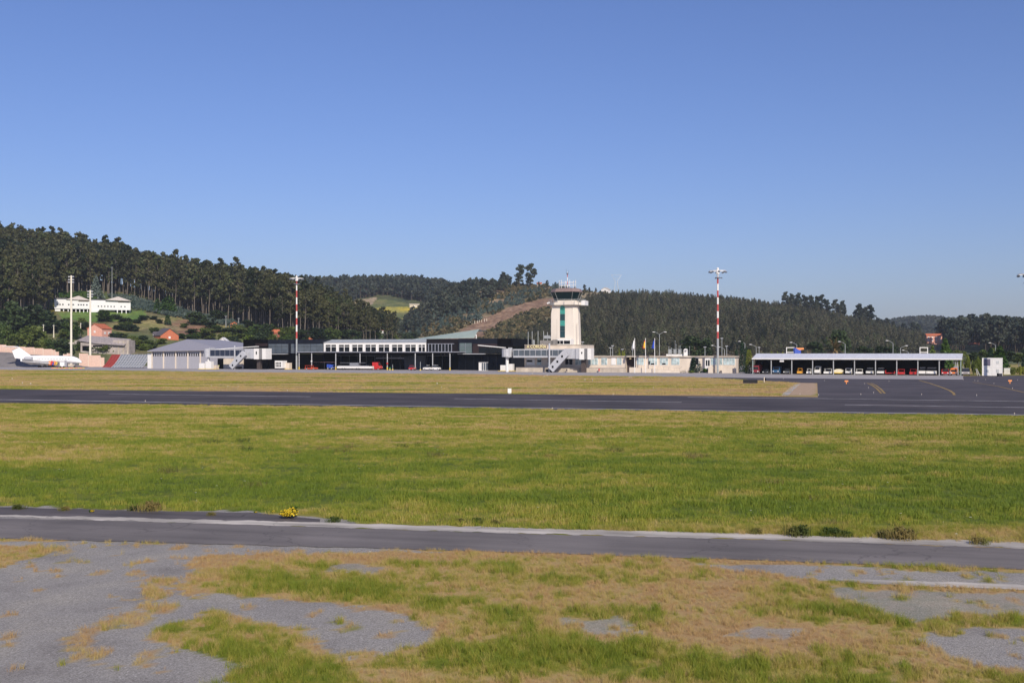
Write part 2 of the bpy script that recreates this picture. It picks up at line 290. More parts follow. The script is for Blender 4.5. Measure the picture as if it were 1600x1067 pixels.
def cover(X, Y):
    """gravel 0..1, dryness of the grass 0..1, length of the grass"""
    X = np.asarray(X, float); Y = np.asarray(Y, float); px = 800 + F * X / Y; py = HZ + F * H / Y
    ok = Y > 12; px = np.where(ok, px, 0); py = np.where(ok, py, 1300)
    w1 = fbm(N1, X / 1.1, Y / 1.1) - .5; w2 = fbm(N2, X / .5, Y / .7) - .5; w3 = fbm(N3, X / 3.1, Y / 3.1) - .5; k = np.clip((py - HZ) / 400, .1, 2)
    qx = px + (w1 * 60 + w2 * 80) * k; qy = py + (w3 * 12 + w2 * 16) * k
    g = np.zeros(X.shape)
    for i, p in enumerate(GRAVEL): g = np.maximum(g, inpoly(qx, qy, p) * (1.0 if i in (0, 1, 2, 7) else .8))
    g = np.where(inpoly(px + w2 * 20, py + w2 * 8, ISLAND), 0, g); g = np.where(inpoly(px, py + w2 * 8, [(125,835),(560,845),(640,858),(440,864),(330,868),(110,860)]), 1, g)
    specks = (fbm(N1, X / .45 + 7, Y / .6) > .70) & (g > .5); g = np.where(specks & (py > 845), .3, g)
    weeds = (fbm(N4, X / 1.6, Y / 2.2) > .80) | inpoly(qx, qy, [(215,950),(245,955),(120,1020),(60,1045),(110,1010)]) | inpoly(qx, qy, [(225,905),(260,900),(250,955),(225,950)])
    g = np.where(weeds & (py > 845), g * .25, g)
    s = Y + .26 * X
    big = fbm(N2, X / 16, Y / 9) - .5; mid = fbm(N3, X / 5, Y / 2.2) - .5; fine = fbm(N1, X / 1.3, Y / .8) - .5
    d = np.interp(py, [552, 618, 640, 655, 690, 725, 770, 800, 815, 835, 850, 870], [.74, .66, .46, .50, .40, .28, .24, .26, .42, .60, .72, .76])
    st = fbm(N4, X / 22 + 3, Y / 5) - .5; far_ = py < 620
    d = d + np.where(far_, big * .5 + st * 1.5, big * .45 + st * .45 + mid * .7 + fine * .75)
    near = py > 850; sp_ = fbm(N2, X / .22, Y / .3, 3) - .5; st_ = fbm(N4, X / 5 + 3, Y / 1.3) - .5; dn = .80 + w3 * .6 + w1 * .6 + fine * .3
    rim = np.zeros(X.shape)
    for p in GRAVEL[:6]:
        for jx, jy in ((45, 0), (-45, 0), (0, 11), (0, -11)): rim = np.maximum(rim, inpoly(qx + jx, qy + jy, p) * .25)
    rim = np.where(near & (g < .5), rim, 0)
    soft = np.zeros(X.shape)
    for p in LUSH:
        for jx, jy in ((0, 0), (14, 3), (-14, -3), (24, -7), (-24, 7), (0, 10), (0, -10)): soft = soft + inpoly(px + (w1 * 130 + w2 * 120) * k + jx, py + (w3 * 40 + w1 * 46 + w2 * 30) * k + jy, p) / 7.0
    soft = np.clip(soft, 0, 1); dn = dn - .05 + mid * 1.0 + st_ * .6 + sp_ * 1.1 + rim * .5 - soft * (.40 + w2 * .6)
    d = np.where(near, np.maximum(dn, .20 + .3 * (sp_ + .3)), d); d = np.clip(d, 0, 1)
    hgt = np.where(near, .10 + (1 - d) ** 1.5 * .12, .13 + .07 * (1 - d) + big * .15)
    return g, d, np.clip(hgt, .08, .5)
gr, dr, _h = cover(GX, GY)
und = np.full(GX.shape, -.004)
sandy = inpoly(800 + F * GX / np.maximum(GY, 12) + 4 * (fbm(N1, GX, GY) - .5), HZ + F * H / np.maximum(GY, 12), [(1240,598),(1276,598),(1273,617.6),(1222,617.8)]) & (GY > 100)
gm = bpy.data.materials.new('grass_soil_and_gravel'); gm.use_nodes = True; n = gm.node_tree.nodes; l = gm.node_tree.links; bs = n['Principled BSDF']; bs.inputs['Roughness'].default_value = .95; bs.inputs['Specular IOR Level'].default_value = .2
def attr(n, nm, typ='GEOMETRY'): a = n.new('ShaderNodeAttribute'); a.attribute_name = nm; a.attribute_type = typ; return a
def ramp(n, l, src, stops):
    r = n.new('ShaderNodeValToRGB'); l.new(src, r.inputs[0]); e = r.color_ramp.elements
    while len(e) < len(stops): e.new(.5)
    for k, (p, col) in enumerate(stops): e[k].position = p; e[k].color = (*col, 1)
    return r
GRASS_STOPS = [(0, (.135, .195, .022)), (.3, (.225, .265, .030)), (.52, (.33, .30, .055)), (.70, (.46, .36, .13)), (.88, (.50, .36, .165)), (1, (.44, .29, .14))]
gpos = n.new('ShaderNodeNewGeometry')
def noise(n, l, pos, scale, det=5, vec=None):
    t = n.new('ShaderNodeTexNoise'); t.inputs['Scale'].default_value = scale; t.inputs['Detail'].default_value = det
    if vec: mp = n.new('ShaderNodeMapping'); mp.inputs['Scale'].default_value = vec; l.new(pos, mp.inputs[0]); pos = mp.outputs[0]
    l.new(pos, t.inputs['Vector']); return t
f1 = noise(n, l, gpos.outputs['Position'], 9); f2 = noise(n, l, gpos.outputs['Position'], 1.2, 6, (1, 2.2, 1))
ma = n.new('ShaderNodeMath'); ma.operation = 'MULTIPLY_ADD'; l.new(f1.outputs[0], ma.inputs[0]); ma.inputs[1].default_value = .5; ma.inputs[2].default_value = -.25
mb_ = n.new('ShaderNodeMath'); mb_.operation = 'ADD'; l.new(ma.outputs[0], mb_.inputs[0]); l.new(attr(n, 'dry').outputs['Fac'], mb_.inputs[1])
gc = ramp(n, l, mb_.outputs[0], [(p, tuple(x * (.55 + .25 * p) for x in c_)) for p, c_ in GRASS_STOPS])
vo = n.new('ShaderNodeTexVoronoi'); vo.inputs['Scale'].default_value = 38; l.new(gpos.outputs['Position'], vo.inputs['Vector'])
gv = ramp(n, l, vo.outputs['Color'], [(0, (.17, .16, .147)), (.45, (.275, .265, .247)), (.92, (.37, .357, .335)), (1, (.62, .60, .57))])
f3 = noise(n, l, gpos.outputs['Position'], .5, 7); gv2 = ramp(n, l, f3.outputs[0], [(.3, (.78, .76, .77)), (.48, (.97, .96, .97)), (.6, (1.02, 1.0, .98)), (.72, (1.15, 1.12, 1.07))])
mu = n.new('ShaderNodeMix'); mu.data_type = 'RGBA'; mu.blend_type = 'MULTIPLY'; mu.inputs[0].default_value = 1; l.new(gv.outputs[0], mu.inputs[6]); l.new(gv2.outputs[0], mu.inputs[7])
mx = n.new('ShaderNodeMix'); mx.data_type = 'RGBA'; l.new(attr(n, 'gravel').outputs['Fac'], mx.inputs[0]); l.new(gc.outputs[0], mx.inputs[6]); l.new(mu.outputs[2], mx.inputs[7])
sa = ramp(n, l, f2.outputs[0], [(.3, (.32, .22, .14)), (.7, (.48, .36, .26))])
mx2 = n.new('ShaderNodeMix'); mx2.data_type = 'RGBA'; l.new(attr(n, 'sandy').outputs['Fac'], mx2.inputs[0]); l.new(mx.outputs[2], mx2.inputs[6]); l.new(sa.outputs[0], mx2.inputs[7]); l.new(mx2.outputs[2], bs.inputs['Base Color'])
bp = n.new('ShaderNodeBump'); bp.inputs['Strength'].default_value = .5; bp.inputs['Distance'].default_value = .03; l.new(vo.outputs['Distance'], bp.inputs['Height']); l.new(bp.outputs[0], bs.inputs['Normal'])
ground = grid_mesh('ground', np.stack([GX, GY, und], -1).reshape(-1, 3), len(gy), len(gx), [gm], {'gravel': gr.ravel(), 'dry': dr.ravel(), 'sandy': sandy.ravel().astype(float)})
tag(ground, kind='structure')
# paved sheets
def asphalt(name, col, spots=.12, lines=None, sc=1.0):
    m = bpy.data.materials.new(name); m.use_nodes = True; n = m.node_tree.nodes; l = m.node_tree.links; b = n['Principled BSDF']; b.inputs['Roughness'].default_value = .8; b.inputs['Specular IOR Level'].default_value = .3
    g = n.new('ShaderNodeNewGeometry'); mp = n.new('ShaderNodeMapping'); mp.inputs['Rotation'].default_value = (0, 0, R(14)); l.new(g.outputs['Position'], mp.inputs[0])
    a = noise(n, l, mp.outputs[0], .6 * sc, 6, (.06, 1, 1)); b1 = noise(n, l, g.outputs['Position'], 14 * sc, 3); c1 = noise(n, l, g.outputs['Position'], .12 * sc, 5)
    s1 = n.new('ShaderNodeMath'); s1.operation = 'ADD'; l.new(a.outputs[0], s1.inputs[0]); l.new(c1.outputs[0], s1.inputs[1]); s2 = n.new('ShaderNodeMath'); s2.operation = 'MULTIPLY_ADD'; l.new(b1.outputs[0], s2.inputs[0]); s2.inputs[1].default_value = .35; l.new(s1.outputs[0], s2.inputs[2])
    mr = n.new('ShaderNodeMapRange'); l.new(s2.outputs[0], mr.inputs[0]); mr.inputs[1].default_value = .85; mr.inputs[2].default_value = 1.5; mr.inputs[3].default_value = 1 - 2 * spots; mr.inputs[4].default_value = 1 + 2 * spots
    vc = n.new('ShaderNodeTexVoronoi'); vc.feature = 'DISTANCE_TO_EDGE'; vc.inputs['Scale'].default_value = .16; wp = noise(n, l, g.outputs['Position'], .8, 4); wv = n.new('ShaderNodeVectorMath'); wv.operation = 'MULTIPLY_ADD'; wv.inputs[1].default_value = (2.5, 2.5, 0); l.new(wp.outputs['Color'], wv.inputs[0]); l.new(g.outputs['Position'], wv.inputs[2]); l.new(wv.outputs[0], vc.inputs['Vector'])
    ck = n.new('ShaderNodeMapRange'); l.new(vc.outputs['Distance'], ck.inputs[0]); ck.inputs[1].default_value = .0; ck.inputs[2].default_value = .006; ck.inputs[3].default_value = .62; ck.inputs[4].default_value = 1.0
    mm_ = n.new('ShaderNodeMath'); mm_.operation = 'MULTIPLY'; l.new(ck.outputs[0], mm_.inputs[0]); l.new(mr.outputs[0], mm_.inputs[1])
    vm = n.new('ShaderNodeVectorMath'); vm.operation = 'SCALE'; vm.inputs[0].default_value = col; l.new(mm_.outputs[0], vm.inputs['Scale']); l.new(vm.outputs[0], b.inputs['Base Color']); return m
M_run = asphalt('runway_asphalt', (.062, .052, .052), .26); M_road = asphalt('road_asphalt', (.152, .137, .130), .17, sc=2); M_taxi = asphalt('taxiway_asphalt', (.070, .060, .062), .2)
M_apr = asphalt('apron_concrete', (.33, .31, .305), .10); M_conc = asphalt('worn_concrete', (.40, .37, .33), .25, sc=3)
def sheet(name, top, bot, z, m, jag=0.0, parent=None):
    """sheet between a far edge and a near edge, both given as columns and rows"""
    n_ = max(2, int((bot[-1][0] - bot[0][0]) / (6 if jag else 40))); xs = np.unique(np.concatenate([np.linspace(bot[0][0], bot[-1][0], n_), [q_[0] for q_ in bot], [q_[0] for q_ in top if bot[0][0] < q_[0] < bot[-1][0]]])); n_ = len(xs); mb = MB(); T = []; B = []
    for k, x in enumerate(xs):
        yt = np.interp(x, [t[0] for t in top], [t[1] for t in top]); yb = np.interp(x, [t[0] for t in bot], [t[1] for t in bot])
        if jag: yt += (float(fbm(N1, x / 24, 3.3)) - .5) * jag; yb += (float(fbm(N2, x / 17, 9.1)) - .5) * jag
        T.append(G(x, yt, z)); B.append(G(x, yb, z))
    mb.v = [tuple(p) for p in B + T]; mb.f = [(i, i + 1, n_ + i + 1, n_ + i) for i in range(n_ - 1)]; mb.m = [0] * (n_ - 1)
    return tag(mb.build(name, m, parent), kind='structure')
RW_N = [(-900, 617.5), (0, 629), (400, 634.3), (800, 639), (1200, 644.3), (1600, 650), (2400, 661)]
RW_F = [(-900, 598), (0, 608), (400, 611.6), (800, 615.5), (1100, 618.5), (1250, 620), (1600, 625), (2400, 637)]
APR_N = [(-900, 572), (0, 577.8), (240, 579.7), (400, 581.8), (540, 583), (740, 584.6), (860, 586.5), (1000, 588), (1100, 589.4), (1300, 591.6), (1505, 592.8)]
sheet('apron', [(-900, 566), (1505, 572)], APR_N, .004, M_apr)
sheet('taxiway', [(1085, 589.2), (1300, 589.5), (1600, 586.5), (2400, 590)], [(1085, 589.6), (1165, 593.2), (1245, 598), (1277, 598.4), (1278, 622), (1600, 627), (2400, 640)], .0, M_taxi, 0)
sheet('runway', RW_F, RW_N, .008, M_run)
road_far = [(-900, 795), (0, 809), (250, 815.5), (400, 820), (500, 823), (800, 833), (1200, 843), (1600, 857), (2400, 886)]
road_near = [(-900, 822), (0, 841), (250, 847), (400, 851), (800, 862), (1100, 872), (1300, 879), (1600, 889), (2400, 916)]
sheet('service_road', road_far, road_near, .012, M_road, 2.6)
sheet('road_edge_strip', [(-900, 789), (0, 803.5), (250, 810), (500, 816), (800, 824), (1200, 833.5), (1600, 847), (2400, 874)], [(-900, 795.5), (0, 807), (250, 815), (500, 823.3), (800, 832.5), (1200, 842.5), (1600, 856.5), (2400, 886)], .004, M_conc, 4.5)
sheet('concrete_strip', [(1310, 904.5), (1450, 908), (1600, 913), (2400, 940)], [(1310, 905.5), (1350, 911), (1450, 915.5), (1600, 921), (2400, 951)], .006, M_conc, 3.0)
sheet('old_asphalt_patch', [(-900, 776), (0, 791.5), (200, 797), (400, 801), (500, 811)], [(-900, 789), (0, 804), (250, 810.5), (500, 816.5)], .001, asphalt('old_asphalt', (.105, .093, .092), .22, sc=2), 2.5)
def stripe(name, pts, w, m, z):
    mb = MB(); Q = [G(x, y, z) for x, y in pts]; L_ = []; R_ = []
    for i, q in enumerate(Q):
        d = ((Q[min(i + 1, len(Q) - 1)] - Q[max(i - 1, 0)])).normalized(); nn = Vector((-d.y, d.x, 0)) * w / 2; L_.append(q + nn); R_.append(q - nn)
    k = len(Q); mb.v = [tuple(p) for p in R_ + L_]; mb.f = [(i, i + 1, k + i + 1, k + i) for i in range(k - 1)]; mb.m = [0] * (k - 1)
    return tag(mb.build(name, m), kind='structure')
M_wl = mat('worn_white_line', (.33, .32, .32), .8, var=.4, scale=.7); M_yl = mat('worn_yellow_line', (.27, .18, .05), .8, var=.3, scale=.7)
stripe('runway_edge_line', [(-900, 612.5), (0, 624.3), (120, 626), (800, 636.8), (1600, 648), (2400, 658)], .9, M_wl, .016)
stripe('runway_edge_line', [(1075, 620.4), (1300, 622.8), (1600, 627), (2400, 640)], .8, M_wl, .016)
for a, b in (((170, 615.3), (485, 619.6)), ((710, 622.8), (1065, 628.4)), ((1320, 632.3), (1700, 637.8))): stripe('runway_centre_line', [a, b], .7, M_wl, .016)
for dx in (0, 5.5): stripe('taxiway_line', [(1355 + dx, 598.5), (1363 + dx, 602), (1370 + dx, 607), (1377 + dx, 614.5)], .32, M_yl, .016)
stripe('taxiway_line', [(1436, 594), (1452, 598.5), (1470, 604.5), (1484, 610), (1490, 614), (1491, 617)], .38, M_yl, .016)
stripe('taxiway_line', [(1520, 597), (1560, 603.5), (1600, 613), (1640, 620)], .32, M_yl, .016)
stripe('tar_seam', [(1370, 604.3), (1560, 604.8)], .5, M_run, .004)
stripe('concrete_strip', [(1226, 617.5), (1236, 608), (1247, 600)], 1.0, M_conc, .016)
# ------------------------------------------------------------------ vegetation
M_bark = mat('eucalyptus_bark', (.135, .115, .095), .9, var=.5, scale=.6, streak=(1, 1, .15)); M_barkd = mat('dark_bark', (.07, .05, .035), .9, var=.4)
L_euc = leaf_mat('eucalyptus_leaves', (.014, .026, .010), (.060, .078, .026), (.088, .088, .036), .2)
L_pine = leaf_mat('pine_needles', (.012, .022, .014), (.072, .092, .044), (.11, .105, .064), .15)  # blue raised in the needle colours: part of the distance haze is painted in
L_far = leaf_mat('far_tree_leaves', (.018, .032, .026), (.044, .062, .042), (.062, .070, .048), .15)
L_scrub = leaf_mat('scrub_leaves', (.035, .050, .022), (.14, .145, .065), (.24, .19, .10), .2)
L_blue = leaf_mat('blue_gum_sapling_leaves', (.05, .085, .075), (.13, .17, .145), None, .2)
L_bush = leaf_mat('bush_leaves', (.04, .075, .014), (.11, .16, .028), (.15, .18, .04), .25)
L_dark = leaf_mat('dark_tree_leaves', (.016, .032, .013), (.045, .072, .024), None, .2)
L_yel = leaf_mat('conifer_yellow_green_leaves', (.10, .135, .018), (.20, .22, .03), None, .25)
L_con = leaf_mat('conifer_dark_leaves', (.008, .028, .014), (.022, .05, .022), None, .15)
L_grn = leaf_mat('conifer_green_leaves', (.03, .075, .012), (.08, .14, .025), None, .2)
L_palm = leaf_mat('palm_fronds', (.06, .075, .02), (.14, .13, .04), (.20, .14, .07), .2)
L_gorse = leaf_mat('yellow_flowers', (.55, .40, .02), (.75, .58, .04), None, .2)
def card(mb, c, s, r, m=0, up=0.0, asp=1.0):
    a = Vector((r.gauss(0, 1), r.gauss(0, 1), r.gauss(0, 1) * (1 - up))).normalized(); b = a.orthogonal().normalized(); b = (Matrix.Rotation(r.uniform(0, 6.28), 3, a) @ b); d = a.cross(b)
    c = Vector(c); b = b * s * asp * .5; d = d * s * .5
    mb.add([c - b - d * .8, c + b * .9 - d, c + b + d * .7, c - b * .8 + d], [(0, 1, 2, 3)], m)
def clump(mb, c, rad, n, s, r, m=0, flat=.75):
    for i in range(n):
        v = Vector((r.gauss(0, 1), r.gauss(0, 1), r.gauss(0, 1))).normalized() * (r.random() ** .4)
        card(mb, (c[0] + v.x * rad, c[1] + v.y * rad, c[2] + v.z * rad * flat), s * r.uniform(.6, 1.3), r, m)
def euc(seed, h=27.0, low=.42, n=15, dens=34, leaf=1.05):
    r = random.Random(seed); T = MB(); C = MB(); x = y = 0.0; pts = [(0, 0, -1.5)]
    for k in range(1, 6): x += r.uniform(-.35, .35); y += r.uniform(-.35, .35); pts.append((x, y, h * .96 * k / 5))
    for k in range(5): T.tube(pts[k], pts[k + 1], .33 * (1 - k / 5.6), .33 * (1 - (k + 1) / 5.6), 6)
    for i in range(n):
        t = low + (1 - low) * (i + r.random()) / n; z = h * t; w = (3.9 * math.sin(math.pi * min(1, (t - low) / (1 - low) * .75 + .2)) + .3) * r.uniform(.35, 1.05); a = r.uniform(0, 6.28)
        px_ = np.interp(z, [p[2] for p in pts], [p[0] for p in pts]); py_ = np.interp(z, [p[2] for p in pts], [p[1] for p in pts])
        c = (px_ + w * math.cos(a), py_ + w * math.sin(a), z)
        T.tube((px_, py_, z - 2.2), c, .12, .05, 4)
        clump(C, c, r.uniform(1.3, 2.5), dens, leaf, r)
    return T, C
def pine(seed, h=10.0, leaf=.95, n=170):
    r = random.Random(seed); T = MB(); C = MB(); T.tube((0, 0, -1), (0, 0, h * .95), .18, .04, 5); asym = r.uniform(0, 6.28)
    for i in range(n):
        t = r.random() ** 1.2; z = h * (.16 + .84 * t); w = (1 - t) ** .75 * h * .30 * r.uniform(.25, 1.1) + .12; a = r.uniform(0, 6.28); w *= 1 + .25 * math.cos(a - asym)
        card(C, (w * math.cos(a), w * math.sin(a), z), leaf * r.uniform(.6, 1.25) * (1.1 - .5 * t), r)
    return T, C
def broad(seed, h=9.0, w=4.0, n=14, dens=45, leaf=.6, base=.15):
    r = random.Random(seed); T = MB(); C = MB(); T.tube((0, 0, -1), (0, 0, h * .6), h * .03, h * .015, 6)
    for i in range(n):
        z = h * (base + (.9 - base) * (i + .5) / n); q = (z / h - base) / (1 - base); ww = w * math.sqrt(max(.05, 1 - (2 * q - .85) ** 2 * .8)) * r.uniform(.2, .8); a = r.uniform(0, 6.28)
        c = (ww * math.cos(a), ww * math.sin(a), z); T.tube((0, 0, max(0, z - h * .2)), c, h * .012, h * .005, 4)
        clump(C, c, w * r.uniform(.32, .5), dens, leaf, r, flat=.8)
    return T, C
def bush(seed, w=2.0, h=2.0, n=9, dens=50, leaf=.35, m=0):
    r = random.Random(seed); C = MB()
    for i in range(n):
        a = r.uniform(0, 6.28); q = math.sqrt(r.random()) * w * .62; c = (q * math.cos(a), q * math.sin(a), h * r.uniform(.25, .72) * (1 - .35 * (q / w)))
        clump(C, c, w * r.uniform(.3, .45), dens, leaf, r, m)
    return C
def cone_tree(seed, h, w, n=700, leaf=.35, p=.8, base=.02, drop=0):
    r = random.Random(seed); T = MB(); C = MB(); T.tube((0, 0, -.5), (0, 0, h * .9), h * .025, .03, 6)
    for i in range(n):
        t = r.random() ** 1.15; z = h * (base + (1 - base) * t); ww = ((1 - t) ** p * w + .06) * (r.random() ** .35) * (1 + .12 * math.sin(z * 5 + seed)); a = r.uniform(0, 6.28)
        card(C, (ww * math.cos(a), ww * math.sin(a), z), leaf * r.uniform(.6, 1.3), r, 0)
    return T, C
def tree_thing(name, label, cat, TC, bark, leaf, loc, rz=0, sc=1.0, group=None):
    o = empty(name, label, cat, loc, rz, group); o.scale = (sc, sc, sc) if not isinstance(sc, tuple) else sc
    TC[0].build('trunk', bark, o); TC[1].build('crown', leaf, o); return o
def freeze(o):
    CH[o.name] = list(o.children)
    for c_ in CH[o.name]: freeze(c_)
def jitter_grid(x0, x1, y0, y1, s):
    gx_, gy_ = np.meshgrid(np.arange(x0, x1, s), np.arange(y0, y1, s)); gx_ = gx_ + rng.uniform(-.45, .45, gx_.shape) * s; gy_ = gy_ + rng.uniform(-.45, .45, gy_.shape) * s
    X = gx_.ravel(); Y = gy_.ravel(); px = 800 + F * X / Y; m = (px > -320) & (px < 1920); X = X[m]; Y = Y[m]; px = px[m]
    z, own = land(px, Y); return X, Y, px, z, own, HZ - (z - H) / Y * F
# --- the eucalyptus wood on the left hill
X, Y, px, z, own, py = jitter_grid(-900, -80, 440, 900, 5.6)
TL = [(-400, 505), (0, 500), (70, 496), (84, 466), (150, 459), (200, 465), (240, 474), (300, 493), (350, 503), (400, 512), (440, 527), (700, 545)]
yc = xp(px, HILLS[0], 2)
m = (own == 0) & (py < np.interp(px, [t[0] for t in TL], [t[1] for t in TL]) + (fbm(N1, X / 9, Y / 9) - .5) * 7) & (Y < yc + 40)
X, Y, px, z, py = X[m], Y[m], px[m], z[m], py[m]
tgt = np.interp(px, [-400, 0, 50, 100, 150, 200, 250, 262, 275, 300, 340, 355, 380, 430, 480, 520, 560, 600], [340, 353, 360, 369, 381, 388, 399, 404, 412, 416, 419, 430, 421, 429, 446, 458, 474, 500])
hs = (.9 + .25 * rng.random(len(X))) * np.interp(px, [0, 400, 480, 560], [1, 1, .85, .62]); hs *= np.where(rng.random(len(X)) < .12, 1.12, 1)
order = np.lexsort((Y,)); vis = (px > -20) & (px < 600)
lead = np.zeros(len(X), bool); idx = [i for i in order if vis[i]]
front = idx[:300]
protos = [tree_thing('eucalyptus_tree', 'tall slender eucalyptus in the dense wood on the left hill', 'tree', euc(s, 26 + 2 * (s % 3), lo, 15), M_bark, L_euc, (0, 0, 0), group='eucalyptus trees of the wood on the left hill') for s, lo in ((1, .45), (2, .36), (3, .5), (4, .3), (5, .42), (6, .55))]
for p_ in protos: freeze(p_)
used = set()
for k in front:
    j = int(rng.integers(6)); o = protos[j]; s = float(hs[k])
    if j not in used: used.add(j); o.location = (X[k], Y[k], z[k]); o.rotation_euler = (0, 0, float(rng.uniform(0, 6.28))); o.scale = (s * 1.05, s * 1.05, s)
    else: copy_tree(o, (X[k], Y[k], z[k]), float(rng.uniform(0, 6.28)), (s * 1.05, s * 1.05, s))
def tc_join(tc, a=0, b=1):
    q = MB(); q.add(tc[0].v, tc[0].f, a); q.add(tc[1].v, tc[1].f, b); return q
rest = np.setdiff1d(np.arange(len(X)), front)
scatter('eucalyptus_wood', [tc_join(euc(s + 20, 26 + 2 * (s % 3), lo, 13, 30, 1.15)) for s, lo in ((1, .45), (2, .36), (3, .5), (4, .3))], [M_bark, L_euc],
        np.stack([X, Y, z], 1)[rest], hs[rest], rng.uniform(0, 6.28, len(rest)), rng.integers(0, 4, len(rest)), label='dense eucalyptus wood rising to the crest of the left hill', cat='wood')
# --- the pine hill on the right
X, Y, px, z, own, py = jitter_grid(-120, 700, 545, 1130, 4.7)
m = (own == 3) & (py < 556) & ~((px > 1444) & (px < 1480) & (py > 515)); X, Y, px, z, py = X[m], Y[m], px[m], z[m], py[m]
hs = .68 * (.7 + .7 * rng.random(len(X)) ** 1.5) * (1 + .5 * (fbm(N4, X / 30, Y / 30) - .5))
gap = fbm(N2, X / 22, Y / 22) < .30; X, Y, px, z, py, hs = [a[~gap] for a in (X, Y, px, z, py, hs)]
cand = [i for i in np.argsort(Y) if -5 < px[i] < 1605 and py[i] < 546][:300]
pp = []
for s in range(4):
    T_, C_ = pine(s + 50, 10, .8, 240); o = empty('pine_tree', 'small dark pine low on the wooded hill behind the airport', 'tree', (0, 0, 0), 0, 'pines at the foot of the wooded hill'); T_.build('trunk', M_barkd, o); C_.build('crown', L_pine, o); freeze(o); pp.append(o)
used = set()
for k in cand:
    j = int(rng.integers(4)); o = pp[j]; s = float(hs[k])
    if j not in used: used.add(j); o.location = (X[k], Y[k], z[k]); o.scale = (s, s, s)
    else: copy_tree(o, (X[k], Y[k], z[k]), float(rng.uniform(0, 6.28)), s)
rest = np.setdiff1d(np.arange(len(X)), cand)
scatter('pine_forest', [tc_join(pine(s + 60, 10, .85, 170)) for s in range(4)], [M_barkd, L_pine], np.stack([X, Y, z], 1)[rest], hs[rest], rng.uniform(0, 6.28, len(rest)), rng.integers(0, 4, len(rest)), label='dark pine forest covering the broad hill behind the tower', cat='forest')
# --- far ridge, far right hills, near right wood
def forest(name, label, hill, x0, x1, y0, y1, sp, h, keep, leaf, kind='pine', n=110, ls=1.5):
    X, Y, px, z, own, py = jitter_grid(x0, x1, y0, y1, sp); m = (own == hill) & keep(px, py, X, Y); X, Y, px, z = X[m], Y[m], px[m], z[m]; k = len(X)
    pr = [tc_join(pine(s + 80, h, ls, n) if kind == 'pine' else (broad(s + 80, h, h * .3, 9, n // 9, ls, .3) if kind == 'broad' else euc(s + 80, h, .4, 10, n // 10, ls))) for s in range(3)]
    return scatter(name, pr, [M_barkd, leaf], np.stack([X, Y, z], 1), .7 + .55 * rng.random(k), rng.uniform(0, 6.28, k), rng.integers(0, 3, k), label=label, cat='forest')
mead = [(545,484),(560,468),(600,462),(665,474),(670,492),(640,514),(560,522),(542,510)]
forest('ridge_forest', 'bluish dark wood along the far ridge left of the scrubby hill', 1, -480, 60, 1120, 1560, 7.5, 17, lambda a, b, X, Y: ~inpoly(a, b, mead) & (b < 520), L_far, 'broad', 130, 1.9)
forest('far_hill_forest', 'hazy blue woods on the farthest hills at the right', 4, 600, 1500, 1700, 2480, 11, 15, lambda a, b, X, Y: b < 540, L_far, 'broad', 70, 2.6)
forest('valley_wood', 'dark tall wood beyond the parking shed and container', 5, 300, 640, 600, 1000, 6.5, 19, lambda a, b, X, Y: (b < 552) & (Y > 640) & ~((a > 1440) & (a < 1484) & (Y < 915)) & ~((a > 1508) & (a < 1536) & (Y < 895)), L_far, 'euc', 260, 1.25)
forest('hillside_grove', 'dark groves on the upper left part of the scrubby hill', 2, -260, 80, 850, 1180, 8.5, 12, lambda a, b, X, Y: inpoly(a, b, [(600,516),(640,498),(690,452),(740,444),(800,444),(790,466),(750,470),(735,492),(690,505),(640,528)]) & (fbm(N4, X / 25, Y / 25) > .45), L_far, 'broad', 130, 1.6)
# --- scrub on the middle hill
X, Y, px, z, own, py = jitter_grid(-200, 300, 700, 1200, 3.6); dens = fbm(N2, X / 20, Y / 20)
bare = inpoly(px, py, ploughed) | (inpoly(px, py, [(725,446),(800,444),(800,470),(770,475),(740,465)]) & (dens < .52)) | (inpoly(px, py, [(880,450),(960,450),(955,463),(900,470)]) & (dens < .6))
m = (own == 2) & ~bare & (dens > .38); X, Y, px, z, py = X[m], Y[m], px[m], z[m], py[m]; k = len(X)
blue = inpoly(px, py, [(770,500),(640,530),(600,520),(650,480),(740,470),(800,462),(870,448),(900,452),(860,466),(800,482)]) & (fbm(N1, X / 12, Y / 12) > .50)
pid = np.where(blue, 2, 0) + rng.integers(0, 2, k)
s1 = [bush(1, 2.4, 3.2, 8, 16, 1.0, 0), bush(2, 2.0, 4.5, 8, 16, 1.0, 0)]; s2 = [tc_join(pine(90, 5, .9, 90), 2, 1), tc_join(pine(91, 6, .9, 90), 2, 1)]
scatter('hillside_scrub', s1 + s2, [L_scrub, L_blue, M_barkd], np.stack([X, Y, z], 1), .55 + .7 * rng.random(k), rng.uniform(0, 6.28, k), pid, label='mixed scrub and young gum saplings on the middle hill', cat='scrub')
# trees on its crest, one by one
big = [tree_thing('crest_tree', 'tall bare-stemmed tree standing on the crest of the middle hill', 'tree', euc(200 + s, 20, .26, 20, 60, 1.0), M_barkd, L_far, (0, 0, 0)) for s in range(3)]
for p_ in big: freeze(p_)
used = set()
def big_tree(px_, pyb, pyt, label, Yd=None, wide=1.0, j=None, group=None, ):
    p_ = hit(px_, pyb) if Yd is None else P(px_, pyb, Yd)
    if Yd is not None: p_.z = float(land(px_, Yd)[0])
    hh = (pyb - pyt) / F * p_.y if Yd is None else (H - (pyt - HZ) / F * p_.y) - p_.z
    j = int(rng.integers(3)) if j is None else j; s = hh / 20.5; sc = (s * wide, s * wide, s); rz = random.uniform(0, 6.28)
    if j not in used: used.add(j); o = big[j]; o.location = p_; o.rotation_euler = (0, 0, rz); o.scale = sc; o['label'] = label
    else: o = copy_tree(big[j], p_, rz, sc, label)
    if group: o['group'] = group
    return o
